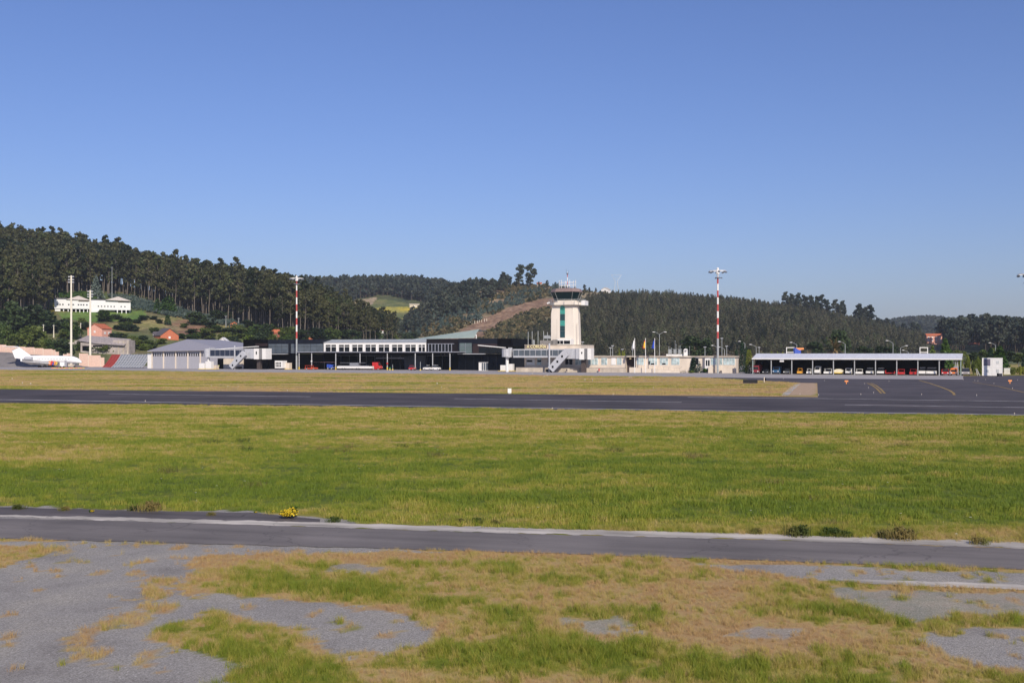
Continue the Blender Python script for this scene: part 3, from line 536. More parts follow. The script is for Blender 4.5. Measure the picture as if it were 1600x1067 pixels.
big_tree(811, 449, 414, 'wide tall tree, left of the twin pair on the middle hill crest', 1140, 1.15)
big_tree(828, 449, 412.5, 'wide tall tree, right of the twin pair on the middle hill crest', 1140, 1.2)
big_tree(786, 449, 425, 'small round-topped tree alone left of the twin hilltop trees', 1140, 1.3)
for i, (a, t) in enumerate([(741, 440), (750, 436), (708, 445), (716, 441), (797, 432), (724, 439), (842, 440), (855, 438), (868, 441), (732, 442), (762, 438), (776, 440)]): big_tree(a, 449, t, 'dark treetop among the row along the middle hill crest', 1140, 1.1, group='trees along the middle hill crest')
for i, (a, t) in enumerate([(1228, 456), (1236, 459), (1247, 458), (1256, 461), (1268, 462), (1276, 463), (1284, 461), (1294, 469), (1306, 468), (1317, 470), (1262, 464), (1240, 462)]): big_tree(a, 478, t, 'tall dark tree in the row on the pine hill crest', 1050, 1.05, group='tall trees on the right crest of the pine hill')
for i, (a, t) in enumerate([(1341, 475), (1351, 480), (1359, 477), (1347, 482)]): big_tree(a, 498, t, 'tall dark tree of the loose clump on the right shoulder of the pine hill', 1048, 1.15, group='clump on the right shoulder of the pine hill')
for i, (a, t) in enumerate([(1378, 499), (1386, 497), (1396, 502), (1412, 505), (1425, 503), (1434, 506), (1370, 496)]): big_tree(a, 520, t, 'dark tree breaking the skyline beyond the right end of the pine hill', 1048, 1.15, group='trees at the low right end of the pine hill')
for i, (a, t) in enumerate([(1466, 508), (1478, 503), (1490, 500), (1500, 503), (1513, 504), (1526, 503), (1541, 497), (1552, 500), (1563, 503), (1575, 505), (1588, 507), (1598, 508), (1535, 501), (1558, 502)]): big_tree(a, 538, t, 'broad dark tree of the wood behind the white container', 930, 1.15, group='dark wood behind the container')
for i, (a, t) in enumerate([(905, 452), (914, 445), (921, 449), (931, 450), (899, 448)]): big_tree(a, 458, t, 'small crest tree between the tower and the white hilltop house', 1140, 1.1, group='crest trees right of the tower')
# --- bushes and trees on the left slope
bt = [broad(300, 10, 4.6, 20, 90, .8), broad(301, 9, 5.5, 22, 90, .8, .05), broad(302, 12, 4.2, 20, 90, .8)]
BT = [tree_thing('broadleaf_tree', 'x', 'tree', t_, M_barkd, mm, (0, 0, 0)) for t_, mm in zip(bt + bt, [L_bush] * 3 + [L_dark] * 3)]
for p_ in BT: freeze(p_)
usedb = set()
def slope_tree(px_, pyb, pyt, wpx, label, dark=0, Y=None, group=None, name='broadleaf_tree', cat='tree'):
    p_ = hit(px_, pyb) if Y is None else P(px_, pyb, Y); hh = (pyb - pyt) / F * p_.y; w = wpx / F * p_.y / 2; j = int(rng.integers(3)) + 3 * dark
    hs_ = hh / (10, 9, 12)[j % 3]; ws = w / (5.2, 6.2, 4.8)[j % 3]; sc = (ws, ws, hs_); rz = random.uniform(0, 6.28)
    if j not in usedb: usedb.add(j); o = BT[j]; o.location = p_; o.rotation_euler = (0, 0, rz); o.scale = sc; o['label'] = label
    else: o = copy_tree(BT[j], p_, rz, sc, label)
    if group: o['group'] = group
    return o
slope_tree(12, 525, 470, 60, 'tall black-green tree at the left edge above the round bushes', 1)
slope_tree(45, 520, 476, 60, 'broad black-green tree above the big round bush', 1)
slope_tree(72, 522, 488, 45, 'dark tree right below the end of the white school', 1)
slope_tree(48, 548, 512, 62, 'big round bright green bush behind the pink wall', 0, name='bush')
slope_tree(8, 548, 509, 34, 'round green bush at the left edge behind the pink wall')
slope_tree(100, 562, 530, 44, 'low dark leafy tree behind the aircraft nose and wall', 1)
slope_tree(82, 552, 532, 30, 'small green tree between round bush and mast')
slope_tree(112, 530, 503, 40, 'green tree left of the pink house, behind the tall cream mast')
slope_tree(163, 503, 484, 32, 'leafy tree standing before the white school')
slope_tree(168, 552, 541, 40, 'low green hedge bush over the pink wall near the red fence', 0)
slope_tree(145, 552, 543, 24, 'low green bush over the pink wall behind the short mast', 0)
slope_tree(345, 503, 486, 50, 'wide dark bush on the slope above the hangar roof', 1)
slope_tree(308, 508, 488, 44, 'round dark bush above the brick house', 1)
slope_tree(322, 531, 513, 38, 'round green bush directly above the hangar ridge', 0)
slope_tree(265, 529, 519, 22, 'dark shrub in front of the brick house gable', 1)
slope_tree(281, 529, 521, 22, 'green shrub right of the brick house', 0)
LB = 'leafy shrub among those dotted over the left slope'
for (a, b, t, w, d) in [(186,516,508,26,1),(205,518,508,30,1),(190,528,520,24,0),(215,545,530,34,0),(235,545,532,30,0),(195,506,497,26,1),(225,500,493,22,1),(240,500,494,18,1),(250,506,499,14,1),
        (340,520,508,26,0),(358,528,512,34,1),(380,528,512,38,0),(400,530,508,40,0),(420,531,506,36,1),(450,532,512,40,0),(470,534,515,34,1),(496,534,512,40,1),(366,540,526,28,1),(392,540,524,30,0),(335,505,498,20,1),(296,500,492,18,0),(180,500,492,24,1),(213,505,499,22,1),(152,545,538,20,0),(98,515,500,26,1),(132,516,503,22,1),(205,536,526,24,0),(222,534,525,20,1),(252,538,529,24,0),(410,522,508,26,0),(436,524,512,22,0),(520,534,514,40,0),(550,534,514,40,1),(580,534,517,44,0),(612,534,522,34,0),(640,534,520,40,1),(128,505,497,16,0),(105,503,497,18,0),(20,548,528,30,0),(70,550,534,26,0),(90,548,534,24,1),(60,530,514,34,0),(100,530,518,26,0),(14,510,492,36,1),(128,548,534,26,0),(182,548,536,30,0),(200,548,534,30,1),(228,548,538,26,0),(180,536,522,30,1),(195,512,503,30,0),(160,514,505,22,0),(240,520,512,22,0),(300,522,514,26,1),(352,534,520,30,0),(330,512,502,26,1),(372,520,508,30,0),(388,512,500,30,1),(430,518,506,30,0),(448,540,524,36,0),(300,532,522,30,0),(288,512,505,16,0),(408,540,520,34,1),(424,540,524,30,0),(50,505,492,30,1)]:
    slope_tree(a, b, t, w, LB, d, group='shrubs dotted over the left slope')
ct = cone_tree(400, 10, 3.6, 900, .6, .9)
o = tree_thing('blue_spruce', 'large silvery spruce standing behind the white school roof', 'tree', ct, M_barkd, L_blue, hit(150, 467)); o.scale = ((1.6,) * 3)
c2 = cone_tree(401, 8, 1.4, 500, .45, .5)
cy = tree_thing('cypress', 'thin dark cypress hedge tree beside the road above the slope', 'tree', c2, M_barkd, L_grn, hit(246, 490)); freeze(cy); cy['group'] = 'narrow hedge cypresses on the slope'; cy.scale = (1.9, 1.9, 1.25)
for a, b, s in ((258, 489, 1.1), (263, 490, 1.3), (268, 491, 1.2), (262, 508, .7)): copy_tree(cy, hit(a, b), 1.0, (s * 2.3, s * 2.3, s * 1.15))
sp = MB(); r_ = random.Random(9)
for poly_x in range(0):
    pass
Xs, Ys, pxs, zs, owns, pys = jitter_grid(-420, -160, 600, 800, 2.6)
m = (owns == 0) & inpoly(pxs, pys, [(170,463),(205,466),(240,475),(280,483),(310,492),(355,502),(385,512),(380,517),(330,505),(290,500),(250,492),(200,482),(175,474)]); k = int(m.sum())
scatter('sapling_belt', [bush(11, 1.6, 3.6, 7, 20, .7), bush(12, 1.4, 4.2, 7, 20, .7)], [L_blue], np.stack([Xs, Ys, zs], 1)[m], .6 + .5 * rng.random(k), rng.uniform(0, 6.28, k), rng.integers(0, 2, k), label='silvery blue gum saplings along the foot of the left wood', cat='saplings')
m = (owns == 0) & inpoly(pxs, pys, [(84,457),(150,459),(150,472),(84,466)]); k = int(m.sum())
if k: scatter('bright_hedge', [bush(13, 1.6, 3.4, 7, 26, .6)], [L_grn], np.stack([Xs, Ys, zs], 1)[m], .7 + .4 * rng.random(k), rng.uniform(0, 6.28, k), np.zeros(k, int), label='bright green bank of shrubs above the white school roof', cat='shrubs')
# --- meadow trees of the far ridge
for i, (a, b, t, w) in enumerate([(571,505,494,8),(579,506,492,9),(560,508,500,12),(598,505,493,10),(610,503,494,9),(620,505,496,10),(636,500,491,10),(646,505,494,14),(590,508,501,12),(655,500,488,12),(563,478,470,14),(600,491,486,10),(642,491,487,12)]):
    slope_tree(a, b, t, w, 'small dark tree scattered over the far meadow', 1, group='trees over the far meadow')
# --- grass
def tuft(seed, nb, spread, h, w, lean=.5, stems=0):
    r = random.Random(seed); mb = MB()
    for i in range(nb):
        a = r.uniform(0, 6.28); q = spread * math.sqrt(r.random()); x = q * math.cos(a); y = q * math.sin(a); hh = h * r.uniform(.45, 1.1); b = r.uniform(0, 6.28); l_ = hh * lean * r.uniform(.1, 1); t = r.uniform(0, 6.28)
        wx = math.cos(t) * w / 2; wy = math.sin(t) * w / 2; mx_ = x + math.cos(b) * l_ * .35; my = y + math.sin(b) * l_ * .35; tx = x + math.cos(b) * l_; ty = y + math.sin(b) * l_
        mb.add([(x - wx, y - wy, -.03), (x + wx, y + wy, -.03), (mx_ + wx * .7, my + wy * .7, hh * .6), (mx_ - wx * .7, my - wy * .7, hh * .6), (tx, ty, hh)], [(0, 1, 2, 3), (3, 2, 4)], 0)
    return mb
bm_ = bpy.data.materials.new('grass_blades'); bm_.use_nodes = True; n = bm_.node_tree.nodes; l = bm_.node_tree.links; b = n['Principled BSDF']; b.inputs['Roughness'].default_value = .55; b.inputs['Specular IOR Level'].default_value = .3
gp = n.new('ShaderNodeNewGeometry'); f1 = noise(n, l, gp.outputs['Position'], 2.2, 5); oi = n.new('ShaderNodeObjectInfo')
ma = n.new('ShaderNodeMath'); ma.operation = 'MULTIPLY_ADD'; l.new(f1.outputs[0], ma.inputs[0]); ma.inputs[1].default_value = .5; ma.inputs[2].default_value = -.25
m3 = n.new('ShaderNodeMath'); m3.operation = 'MULTIPLY_ADD'; l.new(oi.outputs['Random'], m3.inputs[0]); m3.inputs[1].default_value = .42; m3.inputs[2].default_value = -.21
m2 = n.new('ShaderNodeMath'); m2.operation = 'ADD'; l.new(ma.outputs[0], m2.inputs[0]); l.new(attr(n, 'dry', 'INSTANCER').outputs['Fac'], m2.inputs[1])
m4 = n.new('ShaderNodeMath'); m4.operation = 'ADD'; l.new(m2.outputs[0], m4.inputs[0]); l.new(m3.outputs[0], m4.inputs[1])
gc = ramp(n, l, m4.outputs[0], GRASS_STOPS); l.new(gc.outputs[0], b.inputs['Base Color'])
tr = n.new('ShaderNodeBsdfTranslucent'); l.new(gc.outputs[0], tr.inputs[0]); mx = n.new('ShaderNodeMixShader'); mx.inputs[0].default_value = .3; l.new(b.outputs[0], mx.inputs[1]); l.new(tr.outputs[0], mx.inputs[2]); l.new(mx.outputs[0], n['Material Output'].inputs[0])
def on_paving(px, py):
    rw = (py > np.interp(px, [t[0] for t in RW_F], [t[1] for t in RW_F]) - .2) & (py < np.interp(px, [t[0] for t in RW_N], [t[1] for t in RW_N]) + .2)
    rd = (py > np.interp(px, [t[0] for t in road_far], [t[1] for t in road_far]) - 8) & (py < np.interp(px, [t[0] for t in road_near], [t[1] for t in road_near]) + 1)
    tx = inpoly(px, py, [(1085,586),(1085,589.6),(1165,593.2),(1245,598),(1222,618.5),(1260,640),(2500,660),(2500,560),(1500,570)])
    ap = py < np.interp(px, [t[0] for t in APR_N], [t[1] for t in APR_N])
    st = inpoly(px, py, [(1310,903),(1450,907),(1600,912),(2400,939),(2400,952),(1600,922),(1450,916.5),(1350,912)])
    return rw | rd | tx | ap | st
def grass(name, label, y0, y1, den, protos, hscale, half=60, thin=None):
    n_ = int((y1 - y0) * (y0 + y1) * .5 * 1.64 * den); Y = np.sqrt(rng.uniform(y0 ** 2, y1 ** 2, n_)); X = rng.uniform(-.82, .82, n_) * Y; px = 800 + F * X / Y; py = HZ + F * H / Y
    g, d, h = cover(X, Y); keep = (rng.random(n_) > g * 1.25 - .15 * (g < .5) + .25 * (fbm(N3, X / .5, Y / .5, 2) < .42) * (py > 850)) & ~on_paving(px, py); keep &= ~((g > .6) & (rng.random(n_) < .97))
    X, Y, d, h, g = X[keep], Y[keep], d[keep], h[keep], g[keep]; k = len(X)
    cl = .35 + 1.4 * fbm(N4, X / (.7 if y1 < 60 else 1.6), Y / (.7 if y1 < 60 else 1.6), 3)
    return scatter(name, protos, [bm_], np.stack([X, Y, np.full(k, -.012)], 1), h / hscale * cl * np.where(g > .3, .6, 1), rng.uniform(0, 6.28, k), rng.integers(0, len(protos), k), dry=d, label=label, cat='grass')
grass('near_grass', 'patchy green and straw coloured grass in front of the service road', 16, 36, 85, [tuft(1, 24, .11, .2, .007, .9), tuft(2, 22, .13, .2, .006, 1.2), tuft(3, 26, .09, .22, .007, .7), tuft(4, 12, .12, .28, .005, .8)], .2)
grass('field_grass', 'wide green meadow grass between service road and runway', 36, 74, 11, [tuft(5, 30, .24, .2, .018, .7), tuft(6, 26, .28, .2, .016, .9), tuft(7, 16, .2, .26, .014, .5)], .2)
grass('field_grass', 'yellowing meadow grass along the near side of the runway', 74, 122, 5.5, [tuft(8, 34, .38, .2, .03, .8), tuft(9, 28, .42, .22, .026, .9)], .2)
grass('verge_grass', 'dry straw coloured grass strip between runway and apron', 135, 420, .55, [tuft(10, 46, 1.0, .22, .07, .9), tuft(11, 40, 1.1, .25, .06, .9)], .22)
# dark weeds in the field
wm = leaf_mat('weed_leaves', (.05, .08, .015), (.14, .15, .035), (.22, .17, .06), .25)
wd = [tuft(20, 150, .6, .5, .02, 1.0), tuft(21, 90, .5, .30, .018, 1.4)]
wd[0].add(*(lambda q: (q.v, q.f))(bush(77, .55, .45, 6, 60, .07)))
w0 = wd[0].build('weed_clump', wm); tag(w0, 'dark weed clump on the edge of the field by the service road', 'weeds', 'dark weed clumps along the far edge of the service road'); CH[w0.name] = []
first = True
for a, b, s in [(232, 797, 1.1), (1246, 836, 1.1), (1300, 837, .9), (1320, 838, .6), (1405, 841, 1.2), (722, 816, .5), (745, 817, .6), (775, 818, .45), (520, 815, .6), (30, 795, .6), (100, 797, .5), (1180, 833, .6), (210, 797, .6), (330, 805, .4), (1385, 840, .8), (1530, 850, .7)]:
    s *= .78
    if first: w0.location = G(a, b); w0.scale = (s,) * 3; first = False
    else: copy_tree(w0, G(a, b), random.uniform(0, 6), s)
w1 = wd[1].build('field_weed', wm); tag(w1, 'dark weed tuft rising above the grass of the wide field', 'weeds', 'dark weed tufts scattered over the field'); CH[w1.name] = []
ff = [(502, 702), (535, 706), (462, 707), (545, 700), (378, 690), (105, 700), (24, 668), (630, 698), (680, 700), (655, 694), (388, 704), (682, 713), (1082, 716), (1102, 714), (1160, 706), (1195, 708), (1195, 700), (1240, 712), (1390, 700), (1413, 698), (1467, 708), (1415, 690), (905, 660), (1205, 757), (1280, 781), (1075, 712), (1450, 732), (395, 762), (1335, 690), (330, 692), (1300, 820), (700, 815), (260, 738), (1567, 690), (860, 714), (960, 705), (1310, 708), (1262, 693)]
w1.location = G(*ff[0])
for a, b in ff[1:]: copy_tree(w1, G(a, b), random.uniform(0, 6), random.uniform(.6, 1.25))
fl = MB(); r_ = random.Random(4)
for k_ in range(5): a_ = k_ * 1.256; fl.add([(0, 0, .30), (.05 * math.cos(a_ - .5), .05 * math.sin(a_ - .5), .31), (.08 * math.cos(a_), .08 * math.sin(a_), .30), (.05 * math.cos(a_ + .5), .05 * math.sin(a_ + .5), .31)], [(0, 1, 2, 3)], 0)
fl.tube((0, 0, 0), (0, 0, .30), .008, n=4, m=1); k = 300; Yf = np.sqrt(rng.uniform(30 ** 2, 110 ** 2, k)); Xf = rng.uniform(-.55, .55, k) * Yf; pf = 800 + F * Xf / Yf; qf = HZ + F * H / Yf; kp = ~on_paving(pf, qf) & (cover(Xf, Yf)[0] < .3); Xf, Yf = Xf[kp], Yf[kp]; k = len(Xf)
scatter('wildflowers', [fl], [mat('white_petals', (.7, .7, .62), .7), L_grn], np.stack([Xf, Yf, np.zeros(k)], 1), rng.uniform(.3, .7, k), rng.uniform(0, 6, k), np.zeros(k, int), label='tiny white wildflowers sprinkled through the field grass', cat='flowers')
# flowering gorse by the road, palms, garden trees
def flowering(px_, py_, s, label):
    o = empty('flowering_bush', label, 'bush', G(px_, py_)); o.scale = (s,) * 3
    bush(31, .5, .6, 7, 60, .07).build('foliage', L_grn, o); bush(32, .55, .75, 7, 70, .06).build('blossom', L_gorse, o); freeze(o); return o
fb = flowering(452, 809, .85, 'bright yellow flowering bush on the gravel beside the service road')
copy_tree(fb, G(427, 800), 1, .18, 'small yellow flowers at the field edge left of the flowering bush'); copy_tree(fb, G(399, 801), 2, .14, 'smallest yellow flowers, farther left at the field edge'); copy_tree(fb, G(143, 800), 2, .22, 'faint yellow flowers beside the road at the left')
# ------------------------------------------------------------------ buildings
W = mat('white_painted_metal', (.72, .71, .69), .5, var=.06); CR = mat('cream_render', (.62, .54, .45), .85, var=.12, scale=.5, streak=(1, 1, .3)); CRD = mat('stained_cream_wall', (.44, .385, .32), .9, var=.3, scale=.5, streak=(1, 1, .4))
TW = mat('tower_render', (.66, .60, .53), .85, var=.10, scale=.35, streak=(1, 1, .2)); GR = mat('grey_painted_metal', (.33, .33, .37), .5, var=.06, scale=3, streak=(4, 4, .2)); GL = mat('light_grey_metal', (.42, .43, .46), .45, var=.08)
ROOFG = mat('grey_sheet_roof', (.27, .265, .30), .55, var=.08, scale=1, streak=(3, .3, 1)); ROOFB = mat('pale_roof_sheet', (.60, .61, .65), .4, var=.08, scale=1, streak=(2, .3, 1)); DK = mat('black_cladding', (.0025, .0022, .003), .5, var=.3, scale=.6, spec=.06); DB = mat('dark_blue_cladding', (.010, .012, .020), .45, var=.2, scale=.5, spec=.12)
BRN = mat('brown_cladding', (.022, .010, .009), .5, var=.3, scale=.5); GLS = mat('dark_glass', (.007, .010, .014), .1, var=.4, scale=.4, spec=.35); GLB = mat('blue_grey_glass', (.085, .105, .13), .12, var=.25, scale=.35, spec=.7); GLG = mat('green_grey_glass', (.10, .135, .14), .12, var=.2, scale=.3, spec=.7)
GLT = mat('teal_glass', (.045, .27, .23), .15, var=.15, spec=.6); GLTD = mat('deep_teal_glass', (.012, .045, .055), .1, var=.2, spec=.7); GRN = mat('pale_green_metal_roof', (.33, .40, .345), .5, var=.08, scale=.5); GRNF = mat('green_glazed_gable', (.11, .20, .18), .3, var=.25, scale=.6)
MUL = mat('mullion_grey', (.22, .23, .27), .5); YEL = mat('yellow_paint', (.62, .44, .06), .6, var=.2); RED = mat('red_paint', (.50, .035, .03), .45, var=.12); ORG_ = mat('orange_paint', (.72, .26, .08), .5, var=.12); BLU = mat('blue_paint', (.03, .08, .42), .5, var=.15); BLK = mat('black_rubber', (.015, .015, .016), .8, var=.2)
TILE = mat('terracotta_tiles', (.42, .12, .055), .8, var=.25, scale=2); PINK = mat('pink_render', (.66, .34, .26), .85, var=.1); PWALL = mat('pink_concrete_panels', (.60, .42, .34), .9, var=.1); BRK = mat('orange_brick', (.46, .14, .07), .85, var=.15); STN = mat('weathered_grey_wall', (.34, .30, .28), .95, var=.3, scale=.4)
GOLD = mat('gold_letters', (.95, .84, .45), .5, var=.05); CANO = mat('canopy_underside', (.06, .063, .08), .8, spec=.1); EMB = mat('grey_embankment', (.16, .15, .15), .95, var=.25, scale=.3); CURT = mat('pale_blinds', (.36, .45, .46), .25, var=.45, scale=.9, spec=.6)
GALV = mat('galvanised_steel', (.38, .40, .40), .45, .3, var=.1); CRMM = mat('cream_mast_paint', (.70, .66, .55), .6, var=.06); RWR = mat('mast_red_paint', (.42, .06, .055), .6); CHR = mat('lamp_housing', (.12, .14, .18), .4)
T = Fr(230, 23.4, 980, 27.9); Lf = Fr(808, 29.0, 1150, 31.0); S = Fr(1176, 32.3, 1500, 35.0)
def bx(fr, o, mb, pa, pb, ya, yb, off0, off1, m=0, ref=None):
    """box from column pa to pb and from row ya (top) to yb (bottom; None = ground), off0..off1 behind the line"""
    x0 = fr.x(pa, off0); x1 = fr.x(pb, off0); pm = (pa + pb) / 2 if ref is None else ref
    return mb.box(x0, x1, off0, off1, 0 if yb is None else fr.z(yb, pm, off0), fr.z(ya, pm, off0), m)
# --- hangar
o = T.thing('hangar', 'grey hangar with folding doors and broad hipped roof at the left of the terminal', 'hangar', 236)
m = MB(); zt = T.z(546.5, 290); x0, x1 = T.x(237), T.x(360); m.box(x0, x1, .3, 34, 0, zt); m.build('wall', GR, o)
m = MB(); bx(T, o, m, 230.5, 237.2, 552, None, .3, 10); m.build('side_annex', W, o)
m = MB(); e = 1.4; y1 = 35.4; zr = T.z(530, 292, 12); xa = T.x(292, 12); xb = T.x(345, 30)
A = (T.x(230, -1.2), -1.2, zt - .4); B = (T.x(349, -1.2), -1.2, zt + .05); C_ = (x1 + 9, y1, zt); D = (x0 - e, y1, zt); E1 = (xa, 12, zr); E2 = (T.x(346, 30), 30, T.z(531.2, 346, 30))
m.add([A, B, C_, D, E1, E2, (A[0], A[1], A[2] - .3), (B[0], B[1], B[2] - .3), (C_[0], C_[1], C_[2] - .3), (D[0], D[1], D[2] - .3)], [(0, 1, 4), (1, 2, 5, 4), (2, 3, 5), (3, 0, 4, 5), (6, 7, 1, 0), (7, 8, 2, 1), (8, 9, 3, 2), (9, 6, 0, 3), (9, 8, 7, 6)])
m.build('roof', ROOFG, o)
for k, (a, b) in enumerate(((238, 255.5), (256.5, 274), (275.5, 293), (294.5, 312), (314, 331))):
    m = MB(); bx(T, o, m, a, b, 548, None, .12, .28); d = m.build('folding_door', GR, o); m = MB()
    for q in range(5): xx = a + (b - a) * (.1 + .2 * q); bx(T, o, m, xx - .75, xx + .75, 551.5, 556.5, .06, .11)
    m.build('window', GLS, d)
for a in (237, 255, 274, 293, 312.5): m = MB(); bx(T, o, m, a - .6, a + .9, 547.6, None, -.15, .1); m.build('pillar', CR, o)
m = MB(); bx(T, o, m, 349, 380, 560.5, None, -.4, 8); m.build('annex_wall', CR, o); m = MB(); bx(T, o, m, 340, 349, 560, None, -.45, 0); m.build('open_doorway', DK, o)
# --- blast fences
def blast(name, label, fr, a, b, top, mm, ribs, off, grp=None):
    o = fr.thing(name, label, 'fence', a, off); m = MB(); zt_ = fr.z(top, a, off + 3)
    x0 = fr.x(a, off); x1 = fr.x(b, off); prof = [(off, .25), (off + .9, zt_ * .25), (off + 2.0, zt_ * .62), (off + 2.9, zt_), (off + 3.05, zt_), (off + 2.2, zt_ * .62), (off + 1.05, zt_ * .25), (off + .2, .25)]
    sh = 2.6
    m.loft([(x0 + sh * (y - off) / 3, y, z) for y, z in prof], [(x1 + sh * (y - off) / 3, y, z) for y, z in prof]); m.build('deflector_panel', mm, o)
    m = MB(); n_ = int((x1 - x0) / 1.3)
    for k in range(n_ + 1):
        x = x0 + (x1 - x0) * k / n_
        for j in range(3): (ya_, za_), (yb_, zb_) = prof[j], prof[j + 1]; m.tube((x + sh * (ya_ - off) / 3, ya_ - .05, za_), (x + sh * (yb_ - off) / 3, yb_ - .05, zb_), .10, n=4)
    for t in range(1, 6):
        z = zt_ * t / 6; y = np.interp(z, [p[1] for p in prof[:4]], [p[0] for p in prof[:4]]); m.tube((x0 + sh * (y - off) / 3, y - .06, z), (x1 + sh * (y - off) / 3, y - .06, z), .10, n=4)
    m.build('rib_frame', ribs, o)
    m = MB()
    for k in range(0, n_ + 1, 3): x = x0 + (x1 - x0) * k / n_; m.tube((x + sh, off + 3, zt_ - .2), (x + sh * 1.4, off + 5, 0), .09, n=5)
    m.build('brace', ribs, o); return o
blast('blast_fence', 'long grey louvred blast fence left of the hangar', T, 174, 221, 553.5, mat('blast_fence_grey', (.20, .22, .25), .5, .2, var=.2, scale=1.4), GL, -1.0)
blast('blast_fence', 'short red blast fence between the pink wall and the grey one', T, 160, 174, 554, mat('dull_red_fence', (.24, .03, .025), .6), mat('dull_red_rib', (.32, .06, .05), .6), 6.0)
# --- terminal
o = T.thing('terminal_building', 'long dark glazed airport terminal with white window band and green wedge roof', 'terminal', 380)
m = MB(); bx(T, o, m, 380, 418.5, 530.5, None, 0, 22); m.build('dark_wing', DK, o); m = MB(); bx(T, o, m, 399, 418, 536.5, 541, -.06, 0); m.build('brown_panel', BRN, o)
m = MB(); bx(T, o, m, 418.6, 505.5, 530.6, 552.4, -.2, 22); m.build('upper_storey', DB, o)
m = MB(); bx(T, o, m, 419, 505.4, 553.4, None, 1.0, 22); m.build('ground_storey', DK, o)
for a, b in ((419.5, 450.5), (454.5, 462), (465, 505)):
    m = MB(); bx(T, o, m, a, b, 537.4, 551.8, -.3, -.2); g = m.build('glazing', GLB, o); m = MB(); x = a
    while x < b + 1: bx(T, o, m, x - .18, x + .18, 537.3, 551.9, -.36, -.3); x += (b - a) / max(1, round((b - a) / 11))
    bx(T, o, m, a, b, 540.9, 541.4, -.38, -.3, ref=(a + b) / 2); m.build('mullion', mat('dark_mullion', (.03, .035, .04), .5), g)
m = MB(); bx(T, o, m, 419, 446, 552.7, 553.6, -1.6, 1); m.build('ledge', GL, o)
m = MB(); bx(T, o, m, 505.8, 666, 535, 549.6, -.5, 20); m.build('white_band', W, o)
m = MB(); q0 = T.z(530.3, 585, 6); q1 = T.z(535, 585, -.5); m.prism_yz([(-.7, q1), (6, q0), (20, q0), (20, q1)], T.x(505.5), T.x(666.3, 0)); m.build('metal_roof', mat('seamed_grey_roof', (.36, .38, .37), .5, var=.25, scale=1.2, streak=(3, .4, 1)), o)
k = 0; x = 508.5
while x < 663:
    w = min(17.2, 664.5 - x); m = MB(); bx(T, o, m, x, x + w, 538.3, 549.2, -.62, -.5); f_ = m.build('window_frame', W, o); m = MB()
    for a, b in ((x + .5, x + w / 2 - .7), (x + w / 2 + .7, x + w - .7)): bx(T, o, m, a, b, 538.7, 541.0, -.70, -.62, ref=x); bx(T, o, m, a, b, 542.0, 549.0, -.70, -.62, ref=x)
    m.build('pane', GLS, f_); x += 20.75
m = MB(); bx(T, o, m, 666.3, 716, 529.6, 549.6, -.7, 16); m.build('slatted_block', mat('black_slats', (.010, .008, .010), .5, var=.5, scale=3, streak=(.02, .02, 3), spec=.15), o)
m = MB(); bx(T, o, m, 669, 706, 537, 549, -.8, -.7); w_ = m.build('window', GLS, o); m = MB()
for k in range(8): x = 669.5 + 5.15 * k; bx(T, o, m, x - .6, x + .5, 536.8, 549.3, -.95, -.8)
bx(T, o, m, 668, 709.5, 536.6, 537.5, -.98, -.8); m.build('mullion', MUL, w_)
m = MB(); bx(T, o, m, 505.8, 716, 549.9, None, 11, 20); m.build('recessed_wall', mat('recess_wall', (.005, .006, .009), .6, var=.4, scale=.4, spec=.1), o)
m = MB(); bx(T, o, m, 632, 665, 555, None, 9.5, 11); m.build('grey_service_block', mat('service_block_grey', (.10, .115, .14), .6), o)
m = MB()
bx(T, o, m, 506, 704, 555, 556, 10.9, 10.99)
for k in range(16): x = 506 + 13.2 * k; bx(T, o, m, x, x + .5, 556, None, 10.9, 10.99)
m.build('mullion', MUL, o)
m = MB(); bx(T, o, m, 587, 631, 558.2, 560.6, 4, 8); m.build('arched_shelter', MUL, o)
for i, (a, b) in enumerate(((716, 777), (777, 800.5))):
    m = MB(); bx(T, o, m, a, b, 528.9, 552.6 if i == 0 else 541.5, -1.0 - .04 * i, 20); m.build('upper_block', DB if i == 0 else DK, o)
m = MB(); bx(T, o, m, 777, 800, 541.6, 552.5, -.4, 18); m.build('upper_glazing', GLS, o)
m = MB(); bx(T, o, m, 718, 737, 536, 551.6, -1.12, -1.0); g = m.build('glazing', GLG, o); m = MB(); bx(T, o, m, 727, 727.4, 536, 551.6, -1.2, -1.12); bx(T, o, m, 718, 737, 539.8, 540.2, -1.22, -1.12); m.build('mullion', MUL, g)
m = MB(); bx(T, o, m, 738.5, 776.5, 537, 551.9, -1.1, -1.0); m.build('brown_panel', BRN, o)
m = MB(); bx(T, o, m, 748, 788, 542.5, 551.5, -1.16, -1.1); m.build('window', GLS, o)
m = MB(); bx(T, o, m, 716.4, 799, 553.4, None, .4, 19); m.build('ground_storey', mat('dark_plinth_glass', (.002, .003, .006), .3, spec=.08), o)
m = MB(); bx(T, o, m, 714.5, 757, 552.4, 553.4, -2.2, 1); m.build('ledge', GL, o)
m = MB()
for a in (716.8, 727, 740, 752, 762, 775, 788): bx(T, o, m, a, a + .5, 556, None, .3, .4)
m.build('mullion', DB, o)
m = MB(); P0 = lambda px, py, off: (T.x(px, off), off, T.z(py, px, off))
top = [P0(640, 530.8, 19), P0(748.5, 514.8, 15), P0(745, 520, 10), P0(741, 528.2, 4), P0(716, 528.6, 4), P0(666, 529.6, 8)]
m.add(top + [P0(762, 517, 45), P0(655, 529, 45)], [(1, 0, 7, 6)], 0)
m.add(top, [(0, 1, 2, 3, 4, 5)], 0)
